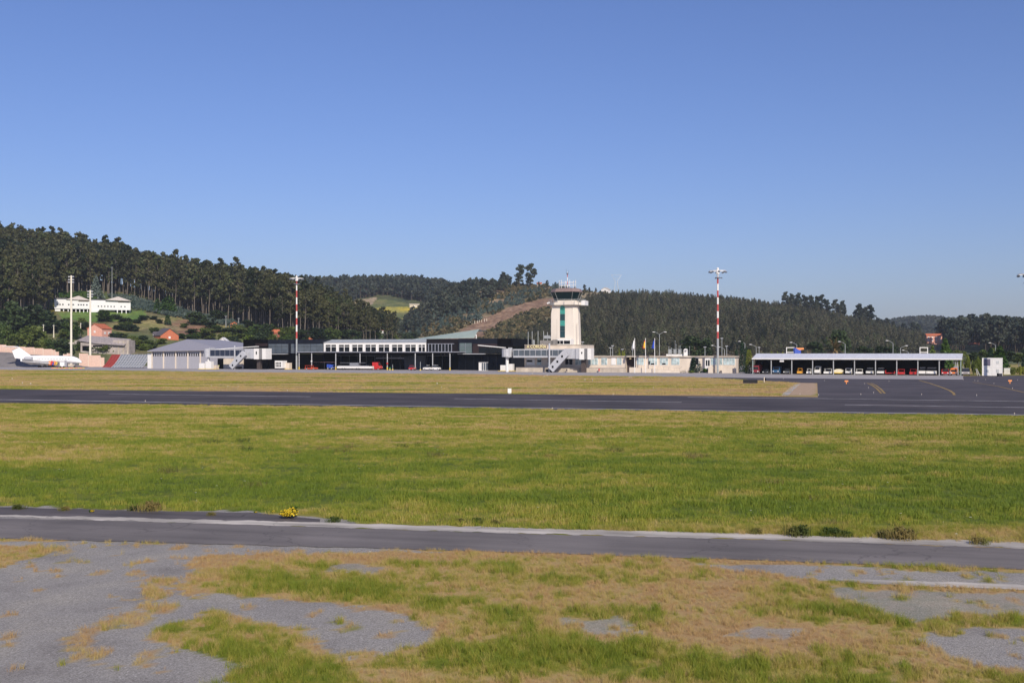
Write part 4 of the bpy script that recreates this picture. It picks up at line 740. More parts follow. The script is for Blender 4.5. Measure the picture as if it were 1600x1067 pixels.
m.add([P0(640, 531.8, 19.3), P0(742, 530, 15.5), P0(741.5, 529.5, 5), P0(716, 529.8, 5), P0(666, 530.6, 9), P0(748, 515.6, 15.2)], [(0, 1, 2, 3, 4), (1, 5, 2)], 1)
m.add([P0(640, 530.6, 18.8), P0(748.9, 514.3, 14.8), P0(748.9, 515.2, 14.6), P0(640, 531.3, 18.6)], [(0, 1, 2, 3)], 0); m.build('wedge_roof', [GRN, GRNF], o)
m = MB(); m.tube(P0(744, 530, 6), P0(744, 522.5, 6), .22); m.build('roof_post', W, o)
m = MB()
for px_ in (689, 695, 701, 707.5): q = P0(px_, 553.6, 5); m.ball(q, .12)
m.build('ceiling_lamp', mat('lamp_glow_white', (.8, .8, .7), .4), o)
cz = T.z(549.3, 590, -7); 
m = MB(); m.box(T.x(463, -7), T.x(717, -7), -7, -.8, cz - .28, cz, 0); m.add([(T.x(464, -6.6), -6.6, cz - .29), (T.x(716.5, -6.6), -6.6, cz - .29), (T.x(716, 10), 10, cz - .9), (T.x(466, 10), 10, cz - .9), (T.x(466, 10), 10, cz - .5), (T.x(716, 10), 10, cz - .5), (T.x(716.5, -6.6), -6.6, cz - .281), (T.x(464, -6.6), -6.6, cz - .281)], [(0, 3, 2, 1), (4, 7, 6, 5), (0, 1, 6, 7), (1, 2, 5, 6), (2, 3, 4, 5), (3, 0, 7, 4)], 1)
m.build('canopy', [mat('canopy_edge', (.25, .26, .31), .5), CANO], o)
for px_ in (467.3, 487, 524.6, 562.5, 605.2, 648.8, 676, 703): m = MB(); xx = T.x(px_, -6.4); m.tube((xx, -6.4, 0), (xx, -6.4, cz - .29), .17, n=8); c_ = m.build('canopy_post', mat('post_grey', (.42, .43, .45), .5), o); m = MB(); m.tube((xx, -6.4, 0), (xx, -6.4, 1.0), .24, n=8); m.build('yellow_guard', YEL, c_)
# --- jet bridges
def jet_bridge(label, a_rot, a_g0, a_g1, a_h, a_end, rt, rb, tip, post, st_top, st_bot, boxes, legpx, offr, grp):
    fr_ = T if a_rot < 500 else Lf; o = fr_.thing('jet_bridge', label, 'jet bridge', a_rot, offr, grp); X = lambda p: fr_.x(p, offr); Z = lambda y, p: fr_.z(y, p, offr)
    z0 = Z(558.6, a_g0); z1 = Z(545.4, a_g0); w = 1.5
    m = MB(); xr = X(a_rot + 3.5); m.tube((xr, offr, z0 + .2), (xr, offr, z1 + .1), 1.7 if a_rot < 500 else 1.75, n=14); r_ = m.build('rotunda', GL, o)
    m = MB(); m.box(X(a_rot + 7.5), X(a_rot + 9.2), offr - w, offr + w, z0, z1 + .5); m.build('frame', GL, r_)
    m = MB(); m.box(X(a_g0), X(a_g1), offr - w, offr + w, z0, z0 + .55); m.box(X(a_g0), X(a_g1), offr - w, offr + w, z1 - .35, z1); m.build('gallery_frame', GL, o)
    m = MB(); m.box(X(a_g0), X(a_g1), offr - w + .08, offr + w - .08, z0 + .55, z1 - .35); g = m.build('gallery_glass', GLB if a_rot > 500 else mat('deep_blue_glass', (.02, .03, .06), .1, spec=.7), o)
    m = MB(); n_ = 9 if a_rot > 500 else 7
    for k in range(n_ + 1): x = X(a_g0) + (X(a_g1) - X(a_g0)) * k / n_; m.box(x - .06, x + .06, offr - w - .01, offr - w + .1, z0 + .55, z1 - .35)
    m.build('mullion', MUL if a_rot < 500 else GL, g)
    m = MB(); m.box(X(a_g1) + .003, X(a_h), offr - w - .1, offr + w + .1, z0 - .35, z1 + .1); m.build('end_tunnel', mat('tunnel_grey', (.40, .41, .44), .5), o)
    m = MB(); xm = X(a_h) ; L3 = (X(a_end) - xm) / 4.2; m.box(xm + .003, xm + L3, offr - 1.9, offr + 1.9, z0 - .4, z1 + .15); h = m.build('cab', GL, o)
    m = MB(); m.box(xm + L3, xm + 2.3 * L3, offr - 2.1, offr + 1.9, z0 - .6, z1 + .2); m.build('cab_door', W, h); m = MB(); m.box(xm + 1.55 * L3, xm + 1.85 * L3, offr - 2.16, offr - 2.1, z0 + 1.2, z1 - .9); m.build('window', GLS, h)
    m = MB()
    for k in range(6): m.box(xm + (2.35 + .14 * k) * L3, xm + (2.44 + .14 * k) * L3, offr - 1.9, offr + 1.9, z0 - .5, z1 + .1)
    m.build('bellows', mat('bellows_grey', (.22, .22, .23), .8), h); m = MB(); m.box(xm + 3.2 * L3, xm + 4.2 * L3, offr - 2.0, offr + 1.9, z0 - .6, z1 + .2); m.build('docking_hood', W, h)
    m = MB(); m.add([(X(rt[0]), offr - .9, Z(*rt[::-1]) - .12), (X(rb[0]), offr - .9, Z(*rb[::-1]) - .12), (X(rb[0]), offr + .9, Z(*rb[::-1]) - .12), (X(rt[0]), offr + .9, Z(*rt[::-1]) - .12), (X(rt[0]), offr - .9, Z(*rt[::-1]) + .12), (X(rb[0]), offr - .9, Z(*rb[::-1]) + .12), (X(rb[0]), offr + .9, Z(*rb[::-1]) + .12), (X(rt[0]), offr + .9, Z(*rt[::-1]) + .12)], [(0,3,2,1),(4,5,6,7),(0,1,5,4),(1,2,6,5),(2,3,7,6),(3,0,4,7)]); m.build('sloping_roof_fin', W, o)
    xp_ = X(post); m = MB(); m.tube((xp_, offr - 1.95, 0), (xp_, offr - 1.95, Z(536.5 if a_rot > 500 else 540, post)), .28, n=8); m.build('lift_column', GL, o)
    m = MB(); m.box(xp_ - 1.3, xp_ + .6, offr - 1.9, offr + 1.9, .2, 1.0); bg = m.build('bogie', BLK, o)
    for yy in (offr - 1.7, offr + 1.2): m = MB(); m.tube((xp_ - .3, yy, .55), (xp_ - .3, yy + .5, .55), .55, n=12); m.build('wheel', BLK, bg)
    # the enclosed stair
    (ax, ay), (bx_, by) = st_top, st_bot; A_ = (X(ax), Z(ay, ax)); B_ = (X(bx_), max(.35, Z(by, bx_))); d = Vector((A_[0] - B_[0], A_[1] - B_[1])).normalized(); nn = Vector((-d.y, d.x)) * 1.15; nn = nn if nn.y > 0 else -nn
    yv = offr - 3.4; m = MB(); poly = [(A_[0] - nn.x, A_[1] - nn.y), (A_[0] + nn.x, A_[1] + nn.y), (B_[0] + nn.x, B_[1] + nn.y), (B_[0] - nn.x, max(.1, B_[1] - nn.y))]; m.prism_xz(poly, yv, offr - 2.2); stt = m.build('stair', GL, o)
    m = MB()
    for t in (.16, .47, .78): cx_ = B_[0] + (A_[0] - B_[0]) * t; cz_ = B_[1] + (A_[1] - B_[1]) * t + .1; m.box(cx_ - .32, cx_ + .28, yv - .03, yv, cz_ - .35, cz_ + .35)
    m.build('window', GLS, stt)
    m = MB(); xl = X(legpx); m.box(xl - .7, xl + .7, offr - .5, offr + .9, 0, z0 - .6); m.build('support_leg', mat('leg_brown', (.06, .045, .04), .7), o)
    m = MB(); m.tube((xr, offr, .05), (xr, offr, z0 + .2), .5, n=12); m.build('rotunda_column', W, o)
    return o
jet_bridge('smaller jet bridge with dark blue glass beside the hangar', 322.5, 332, 386, 396, 420, (335, 546), (402.5, 541.3), None, 371.5, (389, 551.5), (368.5, 574.5), None, 405, -9, 'jet bridges')
jet_bridge('larger jet bridge with blue glass gallery in front of the tower', 789, 804, 883, 902, 926, (748, 539.4), (789, 543.2), None, 861, (888, 551.5), (864.5, 577.5), None, 912, -2.2, 'jet bridges')
def ground_box(label, fr, a, b, top, off, mm=W, cat='cabinet', name='ground_power_cabinet', grp=None, d=1.8):
    o = fr.thing(name, label, cat, a, off, grp); m = MB(); x0, x1 = fr.x(a, off), fr.x(b, off); z = fr.z(top, a, off); m.box(x0, x1, off, off + d, .18, z); m.build('housing', mm, o)
    m = MB(); m.box(x0 - .12, x1 + .12, off - .12, off + d + .12, 0, .18); m.build('yellow_plinth', YEL, o); m = MB(); m.box(x0 + .15, x0 + (x1 - x0) * .48, off - .03, off, .4, z - .25); m.box(x0 + (x1 - x0) * .54, x1 - .15, off - .03, off, .4, z - .25); m.build('door_panel', W if mm is W else mm, o); return o
ground_box('white cabinet in front of the hangar doors, left of its pair', T, 311, 319.3, 567.3, -13, grp='white ground power cabinets')
ground_box('white cabinet right beside the smaller jet bridge column', T, 321, 329.5, 564.5, -13, grp='white ground power cabinets')
ground_box('small cream cabinet near the hi-vis worker', T, 333, 337.5, 570.5, -10, CR)
ground_box('white cabinet standing left of the larger jet bridge column', T, 781.7, 790.2, 570.5, -13, grp='white ground power cabinets')
ground_box('white cabinet standing right below the larger jet bridge rotunda', T, 794.2, 800.8, 568.5, -13, grp='white ground power cabinets')
ground_box('plain cream cabinet beside the louvred white unit', T, 444.5, 452, 566.8, -6, CR)
# --- glass booth
o = T.thing('glass_booth', 'small white framed glass booth in front of the dark terminal glazing', 'booth', 748, -8); m = MB()
xa, xb = T.x(748, -8), T.x(759, -8); zz = T.z(566, 753, -8)
for x in (xa, xa + 1.0, (xa + xb) / 2 + .4, xb - .1): m.box(x, x + .12, -8, -7.88, 0, zz)
m.box(xa, xb, -8, -5.6, zz - .14, zz); m.box(xa, xb, -7.99, -5.6, 0, .12); m.build('frame', W, o); m = MB(); m.box(xa + .9, xb - .12, -7.85, -5.7, .12, zz - .14); m.build('glass', GLB, o); m = MB(); m.box(xa + .14, xa + .9, -7.9, -7.0, .12, zz - .14); m.build('white_side', W, o)
# --- louvred white unit on a truck
o = T.thing('air_conditioning_unit', 'white louvred air conditioning unit at the dark terminal entrance', 'ground unit', 429, -8); m = MB(); xa, xb = T.x(429.5, -8), T.x(441.5, -8); zz = T.z(563.5, 435, -8)
m.box(xa, xb, -8, -5, .5, zz); b_ = m.build('housing', W, o); m = MB()
for i in range(4):
    for j in range(2): m.box(xa + .35 + i * .62, xa + .75 + i * .62, -8.04, -8, 1.0 + j * .95, 1.75 + j * .95)
m.build('louvre', GLS, b_)
for x in (xa + .6, xb - .6): m = MB(); m.tube((x, -7.9, .35), (x, -7.5, .35), .35, n=10); m.build('wheel', BLK, o)
# --- tower
tx = 21.0
o = Lf.thing('control_tower', 'pale concrete control tower with green window strip and dark glass cab', 'control tower', 882, tx)
X = lambda p, off=tx: Lf.x(p, off); Z = lambda y, p=884, off=tx: Lf.z(y, p, off)
def ring(pa, pb, z, cham=.22, deep=None, y0=tx):
    a, b = X(pa), X(pb) - .6; w = b - a; d = w * .72 if deep is None else deep; c_ = w * cham; y1 = y0 + d
    return [(a + c_, y0, z), (b - c_, y0, z), (b, y0 + c_, z), (b, y1 - c_, z), (b - c_, y1, z), (a + c_, y1, z), (a, y1 - c_, z), (a, y0 + c_, z)]
def rect_ring(pa, pb, z, c_=.7, y0=tx, sh=0.0):
    a, b = X(pa), X(pb) - .75; d = (b - a) * .55; y1 = y0 + d; return [(a + .25, y0, z), (b - 1.3, y0, z), (b, y0 + 1.3, z), (b, y1 - 1, z), (b - 1, y1, z), (a + 1, y1, z), (a, y1 - 1, z), (a, y0 + .5, z)]
m = MB(); m.loft(rect_ring(859.6, 907.6, 0), rect_ring(860.2, 905, Z(490))); m.loft(rect_ring(860.2, 905, Z(490)), rect_ring(862.2, 903.6, Z(476.8))); m.build('shaft', TW, o)
xs_ = (X(875.2), X(882.8))
for ya_, yb_, mm in ((481, 490.6, GLT), (490.9, 500.6, GLTD), (500.9, 509, GLT), (509.3, 517.3, GLTD), (517.6, 527.5, GLTD)):
    m = MB(); m.box(*xs_, tx - .08, tx + .3, Z(yb_), Z(ya_)); 
    if ya_ == 481: m.tube((sum(xs_) / 2, tx - .08, Z(481.2)), (sum(xs_) / 2, tx + .3, Z(481.2)), (xs_[1] - xs_[0]) / 2 - .02, n=16)
    m.build('window_strip', mm, o)
m = MB(); m.box(X(901.5), X(901.9), tx - .04, tx + .05, Z(543), Z(505)); m.box(X(870), X(870.3), tx - .02, tx + .02, Z(530), Z(498)); m.build('drain_pipe', STN, o)
zg = Z(476.6); m = MB(); m.loft(ring(857.5, 911, zg, .2, y0=tx - 1.3), ring(857.5, 911, zg + .9, .2, y0=tx - 1.3)); m.build('gallery', TW, o)
m = MB(); rr = ring(856.5, 913, zg, .2, y0=tx - 1.6)
for i in range(8):
    a = Vector(rr[i]); b = Vector(rr[(i + 1) % 8])
    for hh in (1.3, 1.9): m.tube(a + Vector((0, 0, hh)), b + Vector((0, 0, hh)), .06, n=4)
    for t in (0, .5): q = a.lerp(b, t); m.tube(q, q + Vector((0, 0, 1.9)), .06, n=4)
m.build('gallery_rail', GALV, o)
m = MB(); m.box(X(907), X(913.5), tx + .5, tx + 5, zg - .1, zg + 1.5); m.tube((X(855), tx, zg + .6), (X(859), tx, zg + .9), .3); m.build('equipment_box', W, o)
m = MB(); m.loft(ring(865.5, 902.5, zg + .9, .18, y0=tx - .3), ring(865.5, 902.5, Z(469.2), .18, y0=tx - .3)); m.build('cab_base', TW, o)
zb, zc_ = Z(469.1), Z(456.2); ra, rb_ = ring(865, 903, zb, .2, y0=tx - .2), ring(859.5, 908, zc_, .2, y0=tx - 1.2); m = MB(); m.loft(ra, rb_); g = m.build('cab_glass', mat('cab_glass', (.004, .014, .016), .12, spec=.25), o)
m = MB()
for i in range(8): a = Vector(ra[i]); b = Vector(rb_[i]); c0 = Vector((X(884), tx + 4, 0)); e_ = (a - c0); e_.z = 0; e_ = e_.normalized() * .06; m.tube(a + e_, b + e_, .06, n=5)
m.build('mullion', GALV, g)
m = MB(); m.loft(ring(859, 908.6, zc_ + .01, .2, y0=tx - 1.4), ring(862, 906, Z(451.2), .2, y0=tx - .8)); m.loft(ring(862, 906, Z(451.2), .2, y0=tx - .8), ring(870, 898, Z(449.6), .2, y0=tx + 1)); m.build('cab_roof', mat('brown_fascia', (.20, .145, .135), .6, var=.12), o)
m = MB(); c0 = Vector((X(883), tx + 3.0, 0)); zr = Z(449.4)
for i in range(12):
    a = 2 * math.pi * i / 12; b = 2 * math.pi * (i + 1) / 12; p = c0 + Vector((math.cos(a) * 2.9, math.sin(a) * 2.9, 0)); q = c0 + Vector((math.cos(b) * 2.9, math.sin(b) * 2.9, 0))
    m.tube(p + Vector((0, 0, zr - .2)), p + Vector((0, 0, zr + 2.0)), .07, n=4)
    for hh in (.9, 1.9): m.tube(p + Vector((0, 0, zr + hh)), q + Vector((0, 0, zr + hh)), .07, n=4)
    if i % 2 == 0: m.tube(p + Vector((0, 0, zr + 1.7)), p + Vector((0, 0, zr + 2.7)), .1, n=5)
m.build('roof_rail', W, o)
m = MB(); z = zr - .3; k = 0; ztop = Z(424)
while z < ztop: z2 = min(z + 1.35, ztop); m.tube(c0 + Vector((0, 0, z)), c0 + Vector((0, 0, z2)), .13, n=6, m=k % 2); z = z2; k += 1
m.ball(c0 + Vector((0, 0, ztop - .6)), .35, m=2); m.tube(c0 + Vector((-.4, 0, ztop - .6)), c0 + Vector((-.4, 0, ztop + 1.0)), .04, n=4, m=2); m.tube(c0 + Vector((.35, 0, ztop - .6)), c0 + Vector((.35, 0, ztop + .6)), .04, n=4, m=2); m.build('antenna_mast', [W, RWR, CHR], o)
# tower foot room
o2 = o; m = MB(); x0, x1 = X(868.6, 17), X(892.3, 17); m.box(x0, x1, 17, tx, Lf.z(540, 880, 17), Lf.z(529.7, 880, 17)); r_ = m.build('foot_room', W, o)
m = MB()
for a, b in ((870.5, 874.6), (875.4, 880), (881.2, 890.8)): m.box(X(a, 17), X(b, 17), 16.93, 17, Lf.z(537.4, 880, 17), Lf.z(532.2, 880, 17))
m.build('window', GLS, r_)
# --- building under the tower carrying the letters
o = Lf.thing('office_building', 'cream office block below the tower, gold letters on its parapet', 'building', 820, 12)
X = lambda p, off=12: Lf.x(p, off); m = MB(); zt = Lf.z(539.3, 860, 12); m.box(X(820), X(907.5), 12, 30, 0, zt); m.build('wall', CR, o)
m = MB(); m.box(X(819.6), X(908), 11.8, 30.2, zt, zt + .18); m.build('coping', CRD, o)
m = MB(); m.box(X(820.5), X(855), 11.94, 12, Lf.z(544.6, 838, 12), zt - .02); m.build('tan_band', mat('tan_parapet_band', (.22, .18, .15), .85, var=.1), o)
m = MB(); m.box(Lf.x(843.5, 14), Lf.x(862.5, 14), 14, 18, zt + .18, Lf.z(531.8, 852, 14)); m.box(Lf.x(863, 13.5), Lf.x(868, 13.5), 13.5, 16, zt + .18, Lf.z(530.5, 866, 13.5)); m.build('plant_room', mat('plant_room_grey', (.20, .19, .18), .8, var=.2), o)
m = MB()
for px_, yt in ((825.3, 518.5), (831.5, 517.5), (840.7, 517), (849.4, 517), (855.4, 519)): xx = Lf.x(px_, 15); m.tube((xx, 15, zt), (xx, 15, Lf.z(yt, px_, 15)), .10, n=5)
m.tube((Lf.x(834, 13), 13, zt), (Lf.x(834, 13), 13, Lf.z(531, 834, 13)), .3, n=6)
za_ = Lf.z(524.8, 855, 15); m.box(Lf.x(849.4, 15), Lf.x(859.5, 15), 14.9, 15.1, za_ - .1, za_ + .15); m.box(Lf.x(850.5, 15), Lf.x(860.5, 15), 14.7, 15.3, za_ - .9, za_ - .12); m.build('antenna', GALV, o)
fc = bpy.data.curves.new('lettering', 'FONT'); fc.body = 'A CORUÑA'; fc.extrude = .06; fc.offset = 0.0; fc.size = 1; tmp = bpy.data.objects.new('lettering', fc); COL.objects.link(tmp); bpy.context.view_layer.update()
me = bpy.data.meshes.new_from_object(tmp.evaluated_get(bpy.context.evaluated_depsgraph_get())); bpy.data.objects.remove(tmp); bpy.data.curves.remove(fc)
me.name = 'lettering'; co = np.empty(len(me.vertices) * 3); me.vertices.foreach_get('co', co); co = co.reshape(-1, 3); w_ = np.ptp(co[:, 0]); co[:, 0] -= co[:, 0].min(); capH = .62
sx = (X(853.3, 11.6) - X(823, 11.6)) / w_; sz = (Lf.z(539.7, 838, 11.6) - Lf.z(543.9, 838, 11.6)) / capH
nv_ = np.stack([co[:, 0] * sx + X(823, 11.6), 11.65 - co[:, 2], co[:, 1] * sz + Lf.z(543.9, 838, 11.6)], 1); nv_[:, 0] -= ORG[o.name][0]; nv_[:, 1] -= ORG[o.name][1]; me.vertices.foreach_set('co', nv_.ravel()); me.materials.append(GOLD)
lo = bpy.data.objects.new('lettering', me); COL.objects.link(lo); lo.parent = o
# --- low building in front, its low wall, right block
def windows(fr, o, spec, off, top, bot, sill=True):
    for a, b, mm, parts_ in spec:
        m = MB(); m.box(fr.x(a, off), fr.x(b, off), off - .09, off, fr.z(bot, a, off), fr.z(top, a, off)); f_ = m.build('window_frame', W, o); m = MB(); n_ = parts_
        for k in range(n_):
            xa_ = a + (b - a) * (k + .07) / n_; xb_ = a + (b - a) * (k + .93) / n_; m.box(fr.x(xa_, off), fr.x(xb_, off), off - .14, off - .09, fr.z(bot, a, off) + .15, fr.z(top, a, off) - .15)
        m.build('pane', mm, f_)
o = Lf.thing('office_building', 'long low cream building with wide white windows, left of the flagpoles', 'building', 820, 2.2)
off = 2.2; X = lambda p, f_=off: Lf.x(p, f_); zt = Lf.z(556, 900, off); m = MB(); m.box(X(820.3), X(977), off, 11.9, 0, zt - .35); m.build('wall', CR, o); m = MB(); m.box(X(819.6), X(978.5), off - .5, 11.95, zt - .35, zt); m.build('roof_slab', CRD, o)
windows(Lf, o, [(823, 835.5, W, 1), (839.5, 846.2, CURT, 2), (856, 860.5, CURT, 1), (883, 895, GLS, 2), (899, 914.5, CURT, 3), (919, 934.5, CURT, 3), (939.5, 949, CURT, 2), (955, 962, W, 1), (964, 971.5, CURT, 2)], off, 558.8, 570.3)
m = MB()
for a, b in ((823.5, 832), (839.8, 846), (856.3, 860)): m.box(X(a), X(b), off - .2, off - .14, Lf.z(565.5, a, off), Lf.z(562.5, a, off))
m.build('dark_transom', GLS, o)
o = Lf.thing('low_wall', 'stained low concrete wall in front of the low building and bridge', 'wall', 808); m = MB(); m.box(Lf.x(806), Lf.x(977.5), 0, .35, 0, Lf.z(575, 900)); m.build('wall_face', CRD, o); m = MB(); m.box(Lf.x(806), Lf.x(977.5), -.06, .41, Lf.z(575, 900), Lf.z(574.3, 900)); m.build('coping', STN, o)
o = Lf.thing('office_building', 'low cream building behind the three flagpoles with ramp and glazed door', 'building', 993, 2.2); zt = Lf.z(556.2, 1070, off)
m = MB(); m.box(X(993.5), X(1150.3), off, 11.9, 0, zt - .35); m.build('wall', CR, o); m = MB(); m.box(X(977.3, 5), X(993.4, 5), 5, 11.8, 0, zt - .4); m.build('dark_recess', mat('recess_brown', (.05, .035, .035), .8), o)
m = MB(); m.box(X(978.6), X(1152), off - .5, 11.95, zt - .35, zt); m.build('roof_slab', CRD, o); m = MB(); m.box(X(983.5), X(986), off + .1, off + .4, Lf.z(561, 985, off), Lf.z(558.6, 985, off)); m.build('entrance_lamp', mat('yellow_lamp_glass', (.75, .6, .3), .4), o)
windows(Lf, o, [(995, 1006, CURT, 3), (1013.5, 1027, CURT, 3), (1031, 1044, CURT, 3), (1049, 1062, CURT, 3), (1080, 1092, GLS, 2), (1110.5, 1122, CURT, 2), (1124, 1129, CURT, 1), (1130, 1148.5, CURT, 4)], off, 558.9, 570.4)
m = MB()
for a, b, c_, d in ((1013.8, 1015.6, 564, 569.6), (1017, 1023, 567.5, 569.5), (1034.8, 1040, 567.5, 569.5)): m.box(X(a), X(b), off - .2, off - .14, Lf.z(d, a, off), Lf.z(c_, a, off))
m.build('open_vent', DK, o)
m = MB(); m.box(X(1101.5), X(1110), off - .1, off, .2, Lf.z(558.5, 1105, off)); d = m.build('door', W, o); m = MB(); m.box(X(1103), X(1105.3), off - .15, off - .1, Lf.z(571.5, 1105, off), Lf.z(562.5, 1105, off)); m.box(X(1106.3), X(1109), off - .15, off - .1, Lf.z(571.5, 1105, off), Lf.z(562.5, 1105, off)); m.build('glass', GLS, d)
m = MB(); m.box(X(1098.5), X(1101), off - .3, off, 0, zt - .36); m.build('dark_pier', mat('pier_grey', (.12, .12, .15), .8), o)
m = MB(); x0, x1 = Lf.x(994, 0), Lf.x(1062, 0); zz = Lf.z(574.5, 1000, 0); m.add([(x0, 0, 0), (x1, 0, 0), (x1, 0, zz * .35), (x0, 0, zz), (x0, 1.9, 0), (x1, 1.9, 0), (x1, 1.9, zz * .35), (x0, 1.9, zz)], [(0, 1, 2, 3), (5, 4, 7, 6), (3, 2, 6, 7), (1, 5, 6, 2), (4, 0, 3, 7), (0, 4, 5, 1)]); m.box(Lf.x(983, 0), x0 - .01, 0, 1.9, 0, zz + .1); r_ = m.build('ramp', CR, o)
m = MB()
for t in np.linspace(0, 1, 9): x = x0 + (x1 - x0) * t; z_ = zz * (1 - .65 * t); m.tube((x, .05, z_), (x, .05, z_ + .9), .04, n=4)
m.tube((x0, .05, zz + .9), (x1, .05, zz * .35 + .9), .04, n=4); m.tube((x1, .05, zz * .35 + .9), (x1 + .8, .05, 1.9), .05, n=4); m.build('railing', STN, r_)
m = MB()
for k in range(4): m.box(Lf.x(1064, 0) + .01, Lf.x(1074, 0), .3 + .35 * k, 1.9, .18 * k, .18 * (k + 1))
m.build('steps', CRD, o)
m = MB(); m.box(Lf.x(1106.5, .4), Lf.x(1113.5, .4), .4, 1.6, 0, Lf.z(572.5, 1110, .4)); m.box(Lf.x(1128, .4), Lf.x(1144, .4), .4, 1.2, 0, Lf.z(575, 1130, .4)); m.build('planter_wall', CR, o)
m = MB(); off3 = 6; q = lambda p, y: (Lf.x(p, off3), off3, Lf.z(y, p, off3)); a_ = q(1041, 553.6); b_ = q(1065.5, 553.6); m.box(a_[0], b_[0], 6, 9, zt, a_[2] + .05)
rf = m.build('roof_platform', W, o); m = MB()
for p_ in np.linspace(1044.5, 1065.3, 5): m.tube(q(p_, 553.5), q(p_, 545.3), .06, n=4)
for y_ in (545.3, 549.3): m.tube(q(1044.5, y_), q(1065.3, y_), .05, n=4)
for (p_, yt) in ((1055, 532), (1056.5, 538), (1045, 541), (1049, 543), (1061, 540.5), (1063, 540), (1077.5, 541)): m.tube(q(p_, 555), q(p_, yt), .05, n=4); m.tube(q(p_ - 1, yt + .6), q(p_ + 1, yt + .6), .05, n=4)
for p_ in (1044.5, 1052, 1059): m.box(q(p_ + .4, 0)[0], q(p_ + 5, 0)[0], 6.05, 6.1, q(p_, 552.5)[2], q(p_, 546)[2])
m.build('rail_and_antennas', [GALV], rf)
m = MB(); a_ = q(1068.2, 553.8); b_ = q(1073.8, 544.3); m.box(a_[0], b_[0], 6, 7.4, zt, b_[2] - .4); m.tube(((a_[0] + b_[0]) / 2, 6, b_[2] - .6), ((a_[0] + b_[0]) / 2, 7.4, b_[2] - .6), (b_[0] - a_[0]) / 2 - .01, n=14); hb = m.build('roof_hatch', W, o); m = MB(); m.box(a_[0] + .25, b_[0] - .35, 5.94, 6, b_[2] - 1.1, b_[2] - .55); m.build('vent', MUL, hb)
# --- parking shed
o = S.thing('parking_shed', 'long open parking shed with pale sheet roof and dark inside', 'shed', 1176)
x0, x1 = S.x(1176), S.x(1502); ze = S.z(560.2, 1340); zr = S.z(552.3, 1340, 6); n_ = 9
m = MB(); m.prism_yz([(-.5, ze), (6, zr), (12.5, ze), (12.5, ze - .12), (6, zr - .12), (-.5, ze - .12)], x0 - .1, x1 + .2); r_ = m.build('roof', ROOFB, o)
m = MB(); m.box(x0 - .15, x1 + .25, -.56, -.5, ze - .28, ze + .06); m.build('gutter', W, r_)
cols_ = [1176.3, 1205.1, 1237.2, 1269.8, 1302.3, 1335.2, 1368, 1401.2, 1434.2, 1467.6, 1496, 1501.3]
for k, c_ in enumerate(cols_):
    m = MB(); f_ = 0 if c_ != 1496 else 11.9; xx = S.x(c_, f_); m.box(xx - .12, xx + .12, f_ - .12, f_ + .12, 0, ze - .12); m.build('post', mat('post_green_grey', (.24, .30, .29), .5) if k in (0, 11) else mat('shed_post_grey', (.36, .37, .38), .5), o)
for c_ in cols_[:10]:
    m = MB(); xx = S.x(c_); m.box(xx - .1, xx + .1, .2, 11.5, ze - .5, ze - .14); m.build('rafter', STN, o)
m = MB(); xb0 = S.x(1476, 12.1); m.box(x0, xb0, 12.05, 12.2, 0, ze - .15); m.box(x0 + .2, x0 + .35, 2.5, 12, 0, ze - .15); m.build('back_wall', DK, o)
m = MB(); m.box(S.x(1218.3, -.2), S.x(1224.8, -.2), -.2, -.12, S.z(565.3, 1220), S.z(560.8, 1220)); m.build('hanging_sign', W, o)
# --- white container stack
o = empty('site_container', 'white two-storey container block standing right of the parking shed', 'container', G(1534.5, 587.1), S.rz); 
Y0 = o.location.y; s_ = Y0 / F; wd_ = 26.8 * s_ / math.cos(S.rz) * .985; hh = 28 * s_
m = MB(); m.box(0, wd_, 0, 2.6, .05, hh / 2 - .03); m.box(0, wd_, 0, 2.6, hh / 2, hh); b_ = m.build('body', W, o)
m = MB()
for xx in (0, wd_ / 2 - .06, wd_ - .12): m.box(xx, xx + .12, -.04, 0, .05, hh)
for z_ in (.05, hh / 2 - .07, hh - .14): m.box(.121, wd_ - .121, -.05, 0, z_, z_ + .13)
m.build('frame', W, b_)
for (fx, fz, mm) in ((.08, .57, 1), (.25, .57, 1), (.70, .68, 0), (.20, .2, 0), (.70, .2, 0)):
    m = MB(); m.box(wd_ * fx, wd_ * (fx + (.155 if mm else .13)), -.07, -.001, hh * fz, hh * (fz + (.37 if mm else .16))); m.build('window', mat('red_grey_panes', (.13, .12, .17), .3) if mm else mat('pale_louvre', (.50, .52, .52), .5), o)
o = empty('utility_box', 'small cream utility box on the grass right of the white container', 'box', G(1568.5, 585), S.rz); m = MB(); m.box(0, 1.75, 0, 1.2, 0, 1.75); m.build('housing', mat('pale_box', (.62, .62, .56), .6), o); m = MB(); m.box(-.06, 1.81, -.06, 1.26, 1.75, 1.83); m.build('lid', W, o); m = MB(); m.box(.15, 1.6, -.03, 0, .2, 1.6); m.build('door', mat('pale_box', (0, 0, 0)), o)
